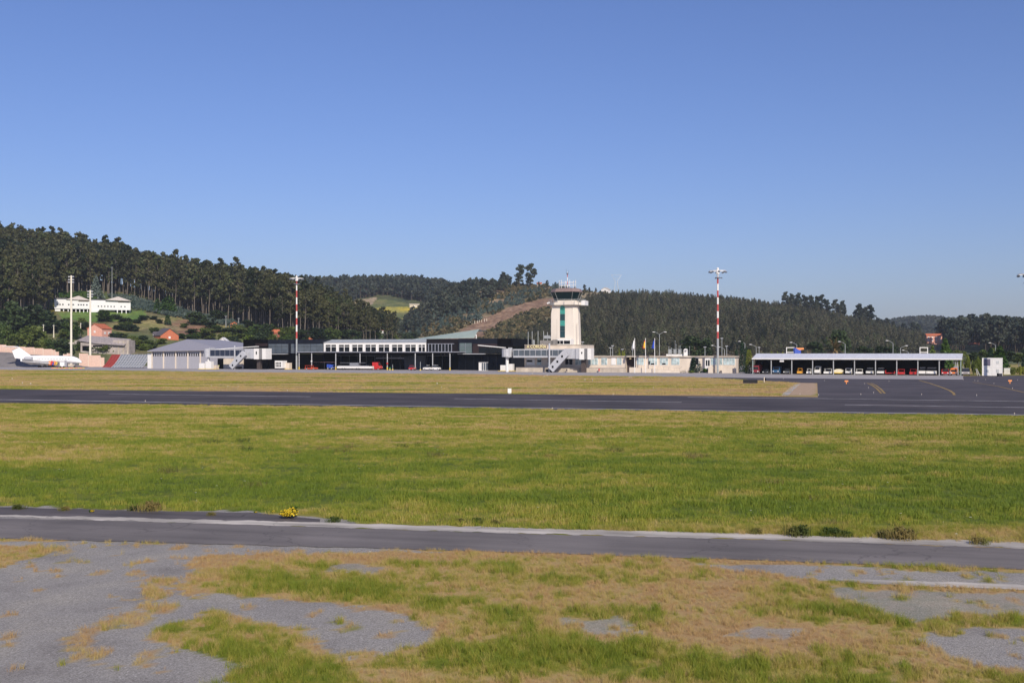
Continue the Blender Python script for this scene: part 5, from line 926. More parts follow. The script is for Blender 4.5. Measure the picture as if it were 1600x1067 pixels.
# --- masts
def mast(label, px, v, top, style, grp=None):
    g_ = G(px, HZ + v); o = empty('light_mast', label, 'light mast', g_, T.rz, grp); h = H - (top - HZ) / F * g_.y
    m = MB(); r0 = .36 if style == 'banded' else .5; rr_ = lambda z: r0 * (1 - .35 * z / h)
    if style == 'banded':
        zb_ = H - (529 - HZ) / F * g_.y; zs = [0, zb_]; step = 10.7 / F * g_.y
        while zs[-1] < h - 1.3: zs.append(min(zs[-1] + step, h - 1.2))
        for k in range(len(zs) - 1): m.tube((0, 0, zs[k]), (0, 0, zs[k + 1]), rr_(zs[k]), rr_(zs[k + 1]), 12, m=0 if k == 0 else 1 + k % 2)
        m.build('pole', [GALV, W, RWR], o)
    else: m.tube((0, 0, 0), (0, 0, h), rr_(0), rr_(h), 12); m.build('pole', CRMM, o)
    s__ = 2.5 if style == 'banded' else 1.1
    if style == 'banded':
        m = MB(); m.tube((0, 0, h - 1.3), (0, 0, h + .1), .55, .3, 10); m.ball((0, 0, h + .25), .4)
        for i in range(12): a = 2 * math.pi * i / 12; b = a + math.pi / 6; m.tube((s__ * math.cos(a), s__ * math.sin(a), h - .35), (s__ * math.cos(b), s__ * math.sin(b), h - .35), .08, n=4); 
        for i in range(6): a = 2 * math.pi * i / 6; m.tube((0, 0, h - .35), (s__ * math.cos(a), s__ * math.sin(a), h - .35), .07, n=4)
        m.build('lamp_ring', W, o)
        m = MB(); m.tube((0, 0, h - 2.6), (0, 0, h - 2.3), .75, n=12); m.build('collar', CHR, o)
        for i in range(8): a = 2 * math.pi * i / 8 + .3; m = MB(); c_ = (s__ * math.cos(a), s__ * math.sin(a), h - .75); m.ball(c_, .42, sc=(1, 1, .6)); m.build('floodlight', CHR, o)
        for i in range(3): a = i * 2.1 + .2; m = MB(); m.ball((1.1 * math.cos(a), 1.1 * math.sin(a), h - 2.5), .32, sc=(1, 1, .6)); m.build('floodlight', CHR, o)
    else:
        for z_ in (h - .5, h - 1.8, h - 2.9):
            m = MB(); m.tube((-s__, 0, z_), (s__, 0, z_), .09, n=5); m.build('cross_arm', CRMM, o)
            for sx_ in (-1, 1): m = MB(); m.box(sx_ * s__ - .3, sx_ * s__ + .3, -.35, .2, z_ - .3, z_ + .22); m.build('floodlight', GL, o)
        m = MB(); m.box(-.9, .9, -.9, .9, 0, 1.3); m.build('concrete_base', CR, o)
    return o
mast('tall red and white banded light mast before the dark terminal', 463.5, 25.2, 433.5, 'banded', 'red and white banded light masts')
mast('tall red and white banded light mast before the low building by the shed', 1121.5, 30.8, 421.5, 'banded', 'red and white banded light masts')
mast('banded light mast at the right edge, only its lamps showing', 1607, 37, 426.5, 'banded', 'red and white banded light masts')
mast('taller of the two plain cream light masts, beside the parked aircraft', 111.3, 21.4, 430.5, 'plain', 'plain cream light masts')
mast('shorter of the two plain cream light masts, before the pink house', 141, 20.9, 453.5, 'plain', 'plain cream light masts')
# --- street lamps behind the buildings
def lamp(px, top, v, side, label, arm=1.7):
    g_ = G(px, HZ + v); h = H - (top - HZ) / F * g_.y; o = empty('street_lamp', label, 'street lamp', g_, T.rz, 'street lamps behind the airport buildings'); m = MB(); m.tube((0, 0, 0), (0, 0, h - .9), .13, .09, 8); m.build('pole', GALV, o)
    for s_ in ((side,) if side in (-1, 1) else ((-1, 1) if side == 2 else ())):
        m = MB(); pr = (0, 0, h - .9)
        for k in range(1, 7): t = k / 6; q = (s_ * arm * math.sin(t * 1.4), 0, h - .9 + .9 * math.sin(t * math.pi / 2)); m.tube(pr, q, .07, n=5); pr = q
        m.build('arm', GALV, o); m = MB(); m.ball((pr[0] + s_ * .35, 0, pr[2] - .05), .42, sc=(1.3, .5, .35)); m.build('lamp_head', W, o)
    if side == 0: m = MB(); m.box(-.5, .5, -.15, .15, h - .9, h - .65); m.build('lamp_head', GL, o)
    return o
LL = [(1030.3, 518.5, 27, 2, 'tall double-armed street lamp behind the blue flag'), (910.5, 531, 26, 0, 'thin lamp post just right of the tower foot'), (925, 539, 25, 0, 'short lamp post right of the bridge hood'), (953.8, 540, 26, 0, 'shorter of two posts side by side above the low roof'), (957.3, 536.8, 26, 0, 'taller of two posts side by side above the low roof'), (972.5, 542.6, 24, 0, 'faint post above the yellowish bush on the low roof'), (988.5, 542.6, 25, 0, 'flat-topped post beside the white flag'),
      (1101.5, 539, 25, 0, 'slim post left of the right banded mast'), (1121.5, 539.5, 25, -1, 'lamp with its arm half hidden by the banded mast'), (1132, 542, 24, -1, 'low curved lamp right of the banded mast'), (1128, 525.5, 24, 0, 'plain tall post right of the banded mast'), (1135.5, 537.5, 24, 0, 'slim post just right of the plain tall post'),
      (1164, 533, 25, -1, 'lamp head above the dark cypresses'), (1181.5, 538, 26, -1, 'curved lamp above the left end of the shed'), (1186, 539.5, 24, 0, 'slim post above the left end of the shed'), (1245, 534.8, 26, -1, 'curved lamp behind the blue board over the shed'), (1320.5, 533.5, 26, -1, 'curved lamp beside the palm'),
      (1395.3, 532, 26, -1, 'tall curved lamp over the right half of the shed'), (1407, 540, 26, 1, 'lamp curving right over the shed roof'), (1419.5, 547, 23, -1, 'lowest curved lamp peeping over the shed roof'), (1493, 551, 22, -1, 'lamp head just over the right end of the shed roof'), (1555.5, 535.5, 24, -1, 'lamp rising over the white container'), (1592, 556, 23, -1, 'short lamp at the right edge, left of its pair'), (1598, 552.5, 23, -1, 'short lamp at the right edge, right of its pair')]
for a in LL: lamp(a[0], a[1], a[2], a[3], a[4])
# --- flags
def flag(px, label, stripes, lean=1):
    g_ = G(px, HZ + 30.4); h = H - (529.3 - HZ) / F * g_.y; o = empty('flagpole', label, 'flagpole', g_, T.rz, 'three flagpoles'); m = MB(); m.tube((0, 0, 0), (0, 0, h), .13, .07, 8); m.ball((0, 0, h + .05), .14); m.build('pole', W, o)
    rows_ = 10; cols_ = 9; vs = []; hh = 2.75; ww = 1.0
    for j in range(rows_ + 1):
        for i in range(cols_ + 1):
            u = i / cols_; t = j / rows_; spread = ww * (.22 + .78 * t ** .8) * (1 - .25 * max(0, t - .8) * 5 * u); vs.append((-.1 - u * spread, .22 * math.sin(u * 7 + t * 2) * (.3 + t), h - .3 - hh * t - .35 * u * (1 - t) ))
    fs = []; ms = []
    for j in range(rows_):
        for i in range(cols_): a = j * (cols_ + 1) + i; fs.append((a, a + 1, a + cols_ + 2, a + cols_ + 1)); ms.append(stripes(i / cols_, j / rows_))
    m = MB(); m.v = vs; m.f = fs; m.m = ms; f_ = m.build('flag', [mat('flag_white', (.75, .75, .75), .8), mat('flag_blue', (.03, .08, .5), .8), mat('flag_red', (.6, .04, .03), .8), mat('flag_yellow', (.85, .5, .04), .8)], o, smooth=True)
    sd = f_.modifiers.new('cloth', 'SOLIDIFY'); sd.thickness = .02; return o
flag(991.7, 'flagpole with a hanging white flag', lambda u, t: 0 if not (.45 < u + t * .3 < .6) else 0)
flag(1008.6, 'flagpole with a hanging red and yellow flag', lambda u, t: 2 if u > .75 or t < .12 or t > .86 else 3)
flag(1022.9, 'flagpole with a hanging blue flag', lambda u, t: 1)
# --- signs and markers on the airfield
o = empty('airfield_sign', 'black board sign seen from behind on the dry grass left of the taxiway', 'sign', G(1161, 599.8), T.rz + .02); sc_ = G(1161, 599.8).y / F; m = MB(); m.box(0, 22 * sc_, 0, .3, .15, 6.6 * sc_); m.build('board', mat('black_board', (.012, .012, .014), .5), o); m = MB()
for x in (.3, 11 * sc_, 22 * sc_ - .4): m.box(x, x + .1, .1, .2, 0, .15)
m.build('foot', GALV, o)
o = empty('distance_marker', 'white upright marker board beside the far edge of the runway', 'marker', G(793.3, 615.0), 0); sc_ = G(793.3, 615).y / F; m = MB(); m.box(0, 5.8 * sc_, 0, .15, .1, 8.2 * sc_); m.build('board', W, o); m = MB(); m.box(.1, 5.8 * sc_ - .1, -.05, .25, 0, .1); m.build('foot', GALV, o)
for px_, py_, lb in ((1322.3, 599.8, 'orange T-shaped marker on the taxiway, nearer the shed'), (1577.8, 599.2, 'orange T-shaped marker on the taxiway near the container')):
    g_ = G(px_, py_); sc_ = g_.y / F; o = empty('taxiway_marker', lb, 'marker', g_, 0, 'orange T-shaped markers'); m = MB(); m.box(-2.8 * sc_, 2.8 * sc_, -.12, .12, 3.3 * sc_, 5.6 * sc_); m.build('board', ORG_, o); m = MB(); m.box(-.6 * sc_, .6 * sc_, -.08, .08, 0, 3.3 * sc_); m.build('leg', ORG_, o)
rl = empty('runway_light', 'small white edge light in the grass and paving by the runway', 'runway light', (0, 0, 0), 0, 'small airfield edge lights'); m = MB(); m.tube((0, 0, 0), (0, 0, .28), .04, n=6); m.build('stem', GALV, rl); m = MB(); m.tube((0, 0, .28), (0, 0, .36), .10, .08, 8); m.ball((0, 0, .36), .08); m.build('lens', mat('frosted_lens', (.62, .52, .42), .4), rl); freeze(rl)
RL = [(19,593.5),(35,600.5),(48,601.5),(330,604),(356,604.5),(372,605),(449,611.5),(683,601),(690,606),(832,585.5),(855,588),(850,590),(914,595),(926,595.5),(983,591),(986,591),(1021,607),(227,628.5),(863,640.5),(1585,649),(1175,618.5),(1279,618.5),(1345,617.5),(1351,600.5),(1357,607),(1365,615),(1288,595.5),(1505,594),(1523,595.5),(1528,596),(1540,594),(1553,600),(1582,608),(1590,594.5),(958,617.8),(1224,592.6),(1250,617),(1389,596.5),(1440,617.8),(1526,619)]
rl.location = G(*RL[0])
for q in RL[1:]: copy_tree(rl, G(*q), 0, 1.0 if q[1] < 603 and q[0] < 1100 else .6)
o = empty('bollard', 'thin pale post with dark side right of the black board sign', 'post', G(1194, 597.5)); m = MB(); m.tube((0, 0, 0), (0, 0, 1.1), .11, n=8); m.build('pale_post', CR, o); m = MB(); m.box(.15, .4, -.1, .1, .4, .95); m.build('dark_plate', DK, o)
# ------------------------------------------------------------------ houses on the left slope and the hills
def _w(o, w, d, zs):
    for z in zs:
        for y in (d * .3, d * .72): m = MB(); m.box(w / 2, w / 2 + .06, y - .8, y + .8, z - .6, z + .6); m.build('window', W, o)
def house(label, px, pyb, wpx, hpx, deg, roof='gable', wall=W, roofm=TILE, Y=None, rh=.4, depth=.9, wins=2, name='house', cat='house', ridge_along=True):
    p_ = hit(px, pyb) if Y is None else P(px, pyb, Y); s = p_.y / F; o = empty(name, label, cat, (p_.x, p_.y, p_.z), R(deg)); w = wpx * s; h = hpx * s * (1 - rh); rr_ = hpx * s * rh; d = w * depth
    m = MB(); m.box(-w / 2, w / 2, 0, d, -3, h); wl_ = m.build('wall', wall, o); e = .4
    m = MB()
    if roof == 'hip':
        q = min(w, d) * .5; A = [(-w/2-e,-e,h),(w/2+e,-e,h),(w/2+e,d+e,h),(-w/2-e,d+e,h)]; r1 = (-w/2+q,d/2,h+rr_); r2 = (w/2-q,d/2,h+rr_)
        if w - 2 * q < .2: r1 = (-.1, d/2, h+rr_); r2 = (.1, d/2, h+rr_)
        m.add(A + [r1, r2], [(0,1,5,4),(1,2,5),(2,3,4,5),(3,0,4),(3,2,1,0)])
    elif roof == 'gable':   # ridge along x
        m.prism_yz([(-e,h-.05),(d/2,h+rr_),(d+e,h-.05),(d+e,h-.3),(d/2,h+rr_-.25),(-e,h-.3)], -w/2-e, w/2+e); wl2 = MB(); wl2.prism_yz([(0.02,h),(d-.02,h),(d/2,h+rr_-.3)], -w/2+.01, w/2-.01); wl2.build('gable_wall', wall, wl_)
    else:                   # gable end to the front
        m.prism_xz([(-w/2-e,h-.05),(0,h+rr_),(w/2+e,h-.05),(w/2+e,h-.3),(0,h+rr_-.25),(-w/2-e,h-.3)], -e, d+e); wl2 = MB(); wl2.prism_xz([(-w/2+.02,h),(w/2-.02,h),(0,h+rr_-.3)], .01, d-.01); wl2.build('gable_wall', wall, wl_)
    m.build('roof', roofm, o)
    for k in range(wins):
        x = -w / 2 + w * (k + .5) / wins
        for z in ((h * .25, h * .72) if h > 4.5 else (h * .5,)): m = MB(); m.box(x - .6, x + .6, -.06, 0, z - .6, z + .6); m.build('window', GLS if wall is W else W, o)
    return o
# school: long white building with two hipped wings
p0 = hit(83, 487); p1 = hit(206, 492); Ysc = 640.0
A = hit(85, 487); B = hit(205.5, 491); A.z = B.z = (A.z + B.z) / 2; u = (B - A); rz = math.atan2(u.y, u.x); LN = u.xy.length; s = A.y / F
o = empty('school_building', 'long white two-storey building with two hipped roofs on the slope', 'building', A, rz); pxm = lambda p: (p - 85) / 120.5 * LN
WS = mat('white_school_render', (.68, .69, .70), .8, var=.06); z0 = 6 * s; z1 = 22.5 * s
m = MB(); m.box(0, pxm(141), 0, 13, z0 * .95, z1 - .9); m.box(pxm(141) + .01, pxm(204), .8, 13, z0 * .8, z1 - 1.1); wl_ = m.build('wall', WS, o)
m = MB(); m.box(.3, pxm(94), .5, 12, -4, z0 * .95); m.box(pxm(141), pxm(154), .6, 12, -4, z0 * .8); m.box(pxm(94), pxm(204), 5, 12.5, -4, z0 * .79); m.build('plinth', WS, o)
m = MB(); m.box(pxm(94) + .05, pxm(140), 4.9, 4.98, -1, z0 * .93); m.box(pxm(179), pxm(202), 4.9, 4.98, -1, z0 * .78); m.build('undercroft', DK, o)
for p_ in (99, 106, 112, 118, 124, 130, 136, 183, 190, 197): m = MB(); m.box(pxm(p_) - .25, pxm(p_) + .25, .6, 1.1, -3, z0 * .79); m.build('pillar', WS, o)
m = MB(); m.box(-.2, pxm(104), 1, 13.3, z1 - .9, z1 + .1); m.box(pxm(141), pxm(167), 1, 13.3, z1 - 1.1, z1 - .3); m.build('flat_roof', mat('dark_flat_roof', (.06, .06, .07), .8), o)
for a, b, c_ in ((103, 141, 121.5), (164, 205.5, 184)):
    q = [(pxm(a), -.9, z1 - .9), (pxm(b), -.9, z1 - 1.3), (pxm(b), 13.5, z1 - 1.3), (pxm(a), 13.5, z1 - .9), (pxm(c_), 4, z1 + 1.7), (pxm(c_) + 1, 9, z1 + 1.7)]; m = MB(); m.add(q, [(0, 1, 4), (1, 2, 5, 4), (2, 3, 5), (3, 0, 4, 5), (3, 2, 1, 0)]); m.build('hipped_roof', mat('pale_roof', (.52, .47, .42), .8), o)
m = MB(); m.box(pxm(122), pxm(138), -.06, 0, z1 - 2.2, z1 - 1.3); m.box(pxm(184), pxm(202), .74, .8, z1 - 2.3, z1 - 1.6); m.build('shaded_balcony', mat('balcony_dark', (.16, .14, .12), .8), o)
for p_ in (90, 93.5, 98, 107, 114, 122, 126, 130, 135): m = MB(); m.box(pxm(p_) - .45, pxm(p_) + .45, -.06, 0, z0 + 2.1, z0 + 2.9); m.build('window', GLS, o)
for p_ in (153, 158, 163, 168, 173, 178, 189, 195): m = MB(); m.box(pxm(p_) - .4, pxm(p_) + .4, .74, .8, z0 + 1.4, z0 + 2.1); m.build('window', GLS, o)
ph = house('pink house with a red tiled roof left of the ruined shed', 148, 532, 27, 26, -16, 'front', PINK, TILE, rh=.30, depth=.85, wins=1); w_p = 27 * ph.location.y / F; _w(ph, w_p, w_p * .85, (1.3, 3.9))
house('brick gabled house on the slope above the hangar', 265, 531, 29, 18, 40, 'front', BRK, mat('dark_roof', (.09, .08, .09), .8), rh=.62, depth=1.0, wins=1)
house('small white walled annex with a dark roof beside the brick house', 245, 527, 12, 9, 0, 'gable', W, mat('dark_roof', (0, 0, 0)), rh=.4, wins=2)
house('tiny orange rendered house among the trees above the jet bridge', 366, 511, 11, 8, 10, 'front', mat('orange_render', (.62, .24, .10), .85), TILE, rh=.4, wins=1)
house('narrow red roofed house with white base above the dark terminal wing', 431, 531, 11, 16, 12, 'gable', mat('red_render', (.25, .09, .06), .85), TILE, rh=.3, wins=1)
house('low orange tiled roof just over the terminal behind the banded mast', 476, 534, 19, 9, 0, 'hip', CR, TILE, rh=.6, depth=.7, wins=1)
house('orange walled cottage partly hidden in trees above the terminal corner', 415, 517, 8, 6, 10, 'front', mat('orange_render', (0, 0, 0)), TILE, rh=.4, wins=1)
house('white gabled roof peeping over the back of the hangar', 348, 540, 13, 13, 0, 'front', W, W, Y=470, rh=.45, wins=1)
house('long low red roofed house on the far meadow edge', 602, 520, 27, 7, 4, 'gable', W, TILE, rh=.45, depth=.3, wins=5)
house('pale stone ruin beside the far woods, left of its neighbour', 648, 481, 16, 6, 8, 'gable', mat('pale_stone', (.50, .45, .36), .9), mat('pale_stone', (0, 0, 0)), rh=.2, depth=.4, wins=1)
house('white walled house below the far woods, right of its neighbour', 671, 470, 16, 5, 8, 'gable', W, mat('pale_stone', (0, 0, 0)), rh=.25, depth=.4, wins=2)
house('large pink house with tiled roof at the woods beyond the shed', 1460, 534, 23, 13, -8, 'gable', PINK, TILE, Y=905, rh=.25, depth=.5, wins=4)
house('small cream hillside house with tiled roof beyond the container', 1522, 542, 14, 7, -20, 'gable', CR, TILE, Y=890, rh=.45, depth=.6, wins=1)
house('white house alone on the crest right of the tower', 945, 457, 12, 8, -25, 'front', W, mat('pale_roof', (0, 0, 0)), Y=1140, rh=.4, wins=1)
house('cream and red hilltop house, left of the row on the middle crest', 760, 449, 12, 7, 10, 'gable', CR, TILE, Y=1145, rh=.4, depth=.5, wins=2)
house('white hilltop house with red roof, middle of the row', 768, 450, 9, 8, -25, 'front', W, TILE, Y=1140, rh=.5, wins=1)
house('small white hilltop house, right of the row on the middle crest', 775, 450, 7, 6, 10, 'gable', W, mat('pale_roof', (0, 0, 0)), Y=1145, rh=.4, wins=1)
house('pink farm house half hidden at the crest beside the wide trees', 843, 446, 7, 5, 5, 'gable', CR, TILE, Y=1150, rh=.4, wins=1)
# ruined sheds under the pink house
pa = hit(150, 553); s = pa.y / F
o = empty('ruined_shed', 'long weathered grey shed with sagging roofs below the pink house', 'shed', pa, R(-4)); m = MB(); q = lambda p: (p - 150) * s; zq = lambda y: (553 - y) * s
m.box(q(125), q(164), 0, 8, -2, zq(536)); m.box(q(176), q(202), 1, 8, -2, zq(532)); m.box(q(164), q(176), .6, 8, -2, zq(539)); m.build('wall', STN, o)
m = MB(); m.add([(q(120), -.6, zq(533)), (q(150), -.6, zq(538)), (q(196), -.6, zq(541)), (q(200), 5, zq(531)), (q(150), 8, zq(527)), (q(124), 8, zq(525))], [(0, 1, 2, 3, 4, 5)]); m.add([(q(120), -.6, zq(532.4)), (q(124), 8, zq(524.4)), (q(150), 8, zq(526.4)), (q(200), 5, zq(530.4)), (q(196), -.6, zq(540.4)), (q(150), -.6, zq(537.4))], [(0, 5, 4, 3, 2, 1)]); m.build('roof', mat('weathered_roof', (.27, .24, .24), .9, var=.3), o)
m = MB(); m.box(q(128), q(139), -.05, 0, zq(549), zq(541)); m.box(q(145), q(160), -.05, 0, zq(542.5), zq(540)); m.build('opening', DK, o)
for a in (184, 192, 199): m = MB(); m.box(q(a), q(a) + .5, .7, 1, -2, zq(533)); m.build('pillar', CRD, o)
o = empty('garden_wall', 'light stone terrace wall stepping up the slope left of the ruined shed', 'wall', hit(97, 540), R(18)); m = MB(); m.box(-1, 6, 0, .5, -3, 1.6); m.box(6, 12, 0, .5, -3, 2.6); m.build('wall_face', STN, o)
# roadside wall at the school, small yellow car-like patch omitted; hillside posts
for i, (a, b, t) in enumerate([(175, 475, 417), (373, 512, 497), (353, 511, 493), (68, 528, 507), (84, 528, 508), (126, 528, 505)]):
    p_ = hit(a, b); h = (b - t) / F * p_.y; o = empty('utility_pole', ['tall thin pylon pole before the wood above the school', 'grey pole right of the tiny orange house', 'grey pole left of the tiny orange house', 'white post among dark trees at the left', 'pale gate post beside the dark trees', 'pale pole left of the pink house'][i], 'pole', p_); m = MB(); m.tube((0, 0, -1), (0, 0, h), .3 if i == 0 else .35, .14, 6); m.build('pole', CRMM if i > 2 else GALV, o); m = MB(); m.box(-.8, .8, -.1, .1, h - .6, h - .4); m.build('cross_arm', GALV, o)
# stakes of the ploughed slope
st = MB(); st.tube((0, 0, -.5), (0, 0, 2.2), .22, .18, 5); st0 = st.build('stake', CRMM); tag(st0, 'pale stake in the line along the upper edge of the ploughed strip', 'stake', 'pale stakes along the ploughed strip'); CH[st0.name] = []; first = True
for k in range(17):
    px_ = 702 + k * 3.6 + random.uniform(-1, 1); p_ = hit(px_, 514 - k * .75 + random.uniform(-.6, .6))
    if first: st0.location = p_; first = False
    else: copy_tree(st0, p_, 0, random.uniform(.7, 1.2))
# electricity pylon on the crest
p_ = P(963, 452, 1700); o = empty('pylon', 'faint grey electricity pylon on the skyline right of the tower', 'pylon', p_); m = MB(); sP = 1700 / F; w_, h_ = 4 * sP, 22 * sP
for sx in (-1, 1):
    for sy in (-1, 1): m.tube((sx * w_, sy * w_ * .6, -8), (sx * w_ * .35, sy * w_ * .3, h_ * .55), .28, n=4); m.tube((sx * w_ * .35, sy * w_ * .3, h_ * .55), (sx * w_ * 1.9, 0, h_), .22, n=4)
m.build('lattice', GALV, o); m = MB(); m.tube((-w_ * 2.1, 0, h_), (w_ * 2.1, 0, h_), .3, n=4); m.tube((-w_ * 1.1, 0, h_ * .78), (w_ * 1.1, 0, h_ * .78), .22, n=4); m.build('cross_arm', GALV, o)
# --- pink perimeter wall, embankment
pw = [(-60, 533, 486), (0, 538.5, 480), (40, 542, 478), (68, 544, 476), (92, 549, 474), (96, 553, 473), (112, 556, 468), (122, 552, 466), (157, 556, 464), (162, 572, 464)]
o = empty('perimeter_wall', 'pink concrete panel wall stepping down behind the parked aircraft', 'wall', P(40, 575, 478)); L0 = Vector(o.location); m = MB(); m2 = MB()
segs = [(-60, -3, 533), (-3, 9.5, 538.5), (9.5, 24, 540.3), (24, 39, 541.6), (39, 53.5, 542.6), (53.5, 67.5, 544), (67.5, 81.5, 545.3), (81.5, 86.5, 546.6), (86.5, 92, 549.5), (99, 105, 553.5), (105, 113, 552), (124, 138, 552.3), (138, 157, 555), (157, 163, 558.5)]
for a, b, y in segs:
    Y_ = 470 if a < 95 else 466; pa_, pb_, pt = P(a, 576, Y_) - L0, P(b, 576, Y_) - L0, P(a, y, Y_) - L0; m.box(pa_.x + .05, pb_.x - .05, pa_.y, pa_.y + .3, -1.5, pt.z); m2.box(pa_.x - .12, pa_.x + .12, pa_.y - .08, pa_.y + .38, -1.5, pt.z + .15)
m.build('panel', PWALL, o); m2.build('panel_post', CR, o)
m = MB(); em = [(-80, 548), (0, 550), (14, 550.5), (30, 553), (60, 554.5), (90, 558), (110, 566), (135, 572), (150, 574.4)]
T_ = [P(a, b, 468) for a, b in em]; B_ = [P(a, 574.8, 455) for a, b in em]
for q in B_: q.z = 0.02
m.v = [tuple(q) for q in B_ + T_]; k = len(em); m.f = [(i, i + 1, k + i + 1, k + i) for i in range(k - 1)]; m.m = [0] * (k - 1); o = m.build('embankment', EMB); tag(o, kind='structure')
# --- garden plants near the buildings
def plant(name, label, cat, TC, leaf, px, v, top, wide, bark=M_barkd, h0=8.0, grp=None, w0=2.0):
    g_ = G(px, HZ + v); h = H - (top - HZ) / F * g_.y; w = wide / F * g_.y / 2; o = tree_thing(name, label, cat, TC, bark, leaf, g_, random.uniform(0, 6)); o.scale = (w / w0, w / w0, h / h0)
    if grp: o['group'] = grp
    return o
ccol = lambda s, n=900, p=.35: cone_tree(s, 8, 2, n, .34, p)
plant('cypress', 'tall narrow black-green cypress, highest in the clump left of the shed', 'tree', ccol(500), L_con, 1159.5, 30.2, 533.5, 11)
plant('cypress', 'dark cypress tucked left in the clump between low building and shed', 'tree', ccol(501), L_con, 1150.5, 29.2, 546, 9)
plant('cypress', 'dark green cypress behind the yellow-green one', 'tree', ccol(502), L_con, 1166, 30.2, 542, 10)
plant('cypress', 'bright yellow-green cypress next to the left end of the shed', 'tree', cone_tree(503, 8, 2, 1500, .30, .3), L_yel, 1170.5, 31.6, 546.5, 13)
plant('cypress', 'slim yellow-green cypress half hidden inside the first shed bay', 'tree', cone_tree(504, 8, 2, 500, .30, .3), L_yel, 1180.5, 29.5, 567, 6)
plant('conifer', 'dark rounded conifer before the low building right of the steps', 'tree', cone_tree(505, 8, 2, 1500, .42, .45), L_con, 1083.5, 30.4, 558.2, 13)
plant('conifer', 'grey-green loose conifer beside the dark rounded one', 'tree', cone_tree(506, 8, 2, 1300, .4, .6), L_blue, 1093, 30.4, 559, 14)
def sbush(label, px, v, h, w, leaf, cat='bush', grp=None, s=1):
    g_ = G(px, HZ + v); k = g_.y / F; o = empty('bush', label, cat, g_); o.scale = (w * k / 2 / 2.3, w * k / 2 / 2.3, h * k / 2.1); bush(600 + int(px), 2, 2, 10, 90, .3).build('foliage', leaf, o)
    if grp: o['group'] = grp
    return o
sbush('round green bush right of the two conifers', 1102, 30.6, 9, 12, L_grn); sbush('low green hedge under the two conifers', 1082, 30.8, 5, 14, L_bush)
sbush('clipped ball bush right of the banded mast', 1126, 29.0, 16, 8, L_grn); sbush('small yellowish treetop over the low roof near the white flag', 966, 25, 40-2, 9, L_yel); sbush('second yellowish treetop over the low roof', 974, 25, 35, 9, L_yel)
for k, (px_, t_) in enumerate([(1190, 546), (1197, 545), (1204, 546), (1211, 545), (1218, 544.5), (1225, 546), (1016, 545), (1330, 547), (1338, 547), (1360, 548), (1368, 547), (1378, 549), (1428, 548), (1452, 545), (1512, 553), (1522, 556), (1530, 551), (1500, 556), (1583, 570), (1592, 569), (1600, 570)]):
    v_ = 26 if px_ < 1480 else 33.5; sbush('yellow-green hedge shrub showing over or beside the shed', px_, v_, HZ + v_ - t_, 12, L_yel if k % 3 else L_bush, grp='yellow-green shrubs behind the shed')
plant('conifer', 'bright green fir rising over the right end of the shed roof', 'tree', cone_tree(510, 8, 2, 1600, .5, .75), L_grn, 1477, 27, 530, 26)
plant('conifer', 'olive fir left of the bright green one over the shed roof', 'tree', cone_tree(511, 8, 2, 800, .5, .7), L_bush, 1457, 26, 540, 16)
plant('conifer', 'green fir right behind the white container', 'tree', cone_tree(512, 8, 2, 1500, .5, .75), L_grn, 1562, 30, 541, 30)
plant('conifer', 'dark fir left behind the white container', 'tree', cone_tree(513, 8, 2, 900, .5, .75), L_con, 1548, 30, 544, 22)
plant('conifer', 'dark tree cut by the right edge beyond the utility box', 'tree', cone_tree(514, 8, 2, 900, .5, .6), L_con, 1602, 31, 550, 14)
for i, (a, t, w) in enumerate([(1310, 519, 46), (1275, 534, 34), (1352, 540, 30), (1378, 541, 30), (1395, 541, 26), (1085, 524, 44), (1105, 527, 30)]):
    slope_tree(a, 560, t, w, ['big dark tree behind the palm', 'dark tree left of the palm', 'dark round tree over the shed middle', 'dark round tree right of the shed middle', 'dark tree behind the tall curved lamp', 'reddish dark tree above the low building roof', 'dark tree left of the right banded mast'][i], 1, Y=470)
for i, (a, b_, t_, w) in enumerate([(1500,566,548,26),(1520,567,550,26),(1538,566,546,24),(1575,566,548,26),(1590,567,552,24),(1606,566,545,26),(1483,562,546,24),(1625,566,548,30),(1555,564,545,24)]):
    slope_tree(a, b_, t_, w, 'tree of the belt between shed and far wood, around the container', i % 2, Y=400 + 12 * (i % 3), group='tree belt beyond the shed end')
# palm
def palm(label, px, v, top, s):
    g_ = G(px, HZ + v); h = H - (top - HZ) / F * g_.y; o = empty('palm_tree', label, 'palm', g_); m = MB(); m.tube((0, 0, 0), (0, 0, h * .62), .45, .35, 8); m.build('trunk', M_barkd, o); m = MB(); r = random.Random(int(px))
    for i in range(46):
        a = r.uniform(0, 6.28); el = r.uniform(-.7, 1.35); L_ = s * r.uniform(.8, 1.1); pr = Vector((0, 0, h * .62)); d = Vector((math.cos(a) * math.cos(el), math.sin(a) * math.cos(el), math.sin(el)))
        for k in range(6):
            q = pr + d * L_ / 6; d = (d + Vector((0, 0, -.17))).normalized(); sd_ = d.cross(Vector((0, 0, 1))).normalized() * s * .11 * (1 - k / 7); m.add([pr - sd_, pr + sd_, q + sd_ * .8 - Vector((0, 0, .12)), q - sd_ * .8 - Vector((0, 0, .12))], [(0, 1, 2, 3)]); pr = q
    m.build('crown', L_palm, o); return o
palm('large shaggy palm rising behind the middle of the shed', 1305, 27.5, 527, 5.2); palm('small palm left of the large one behind the shed', 1263, 27.5, 541, 3.0)
o = empty('board', 'blue and orange board behind the shed roof', 'sign', G(1240, HZ + 27), 0); k = o.location.y / F; m = MB(); m.box(0, 11.5 * k, 0, .2, 4, H + 8.6 * k); b_ = m.build('panel', BLU, o); m = MB(); m.prism_xz([(3 * k, H + 8.6 * k), (16 * k, H + 8.6 * k), (16 * k, H + 6 * k), (9 * k, H + 5 * k)], -.05, -.01); m.build('orange_band', ORG_, b_)
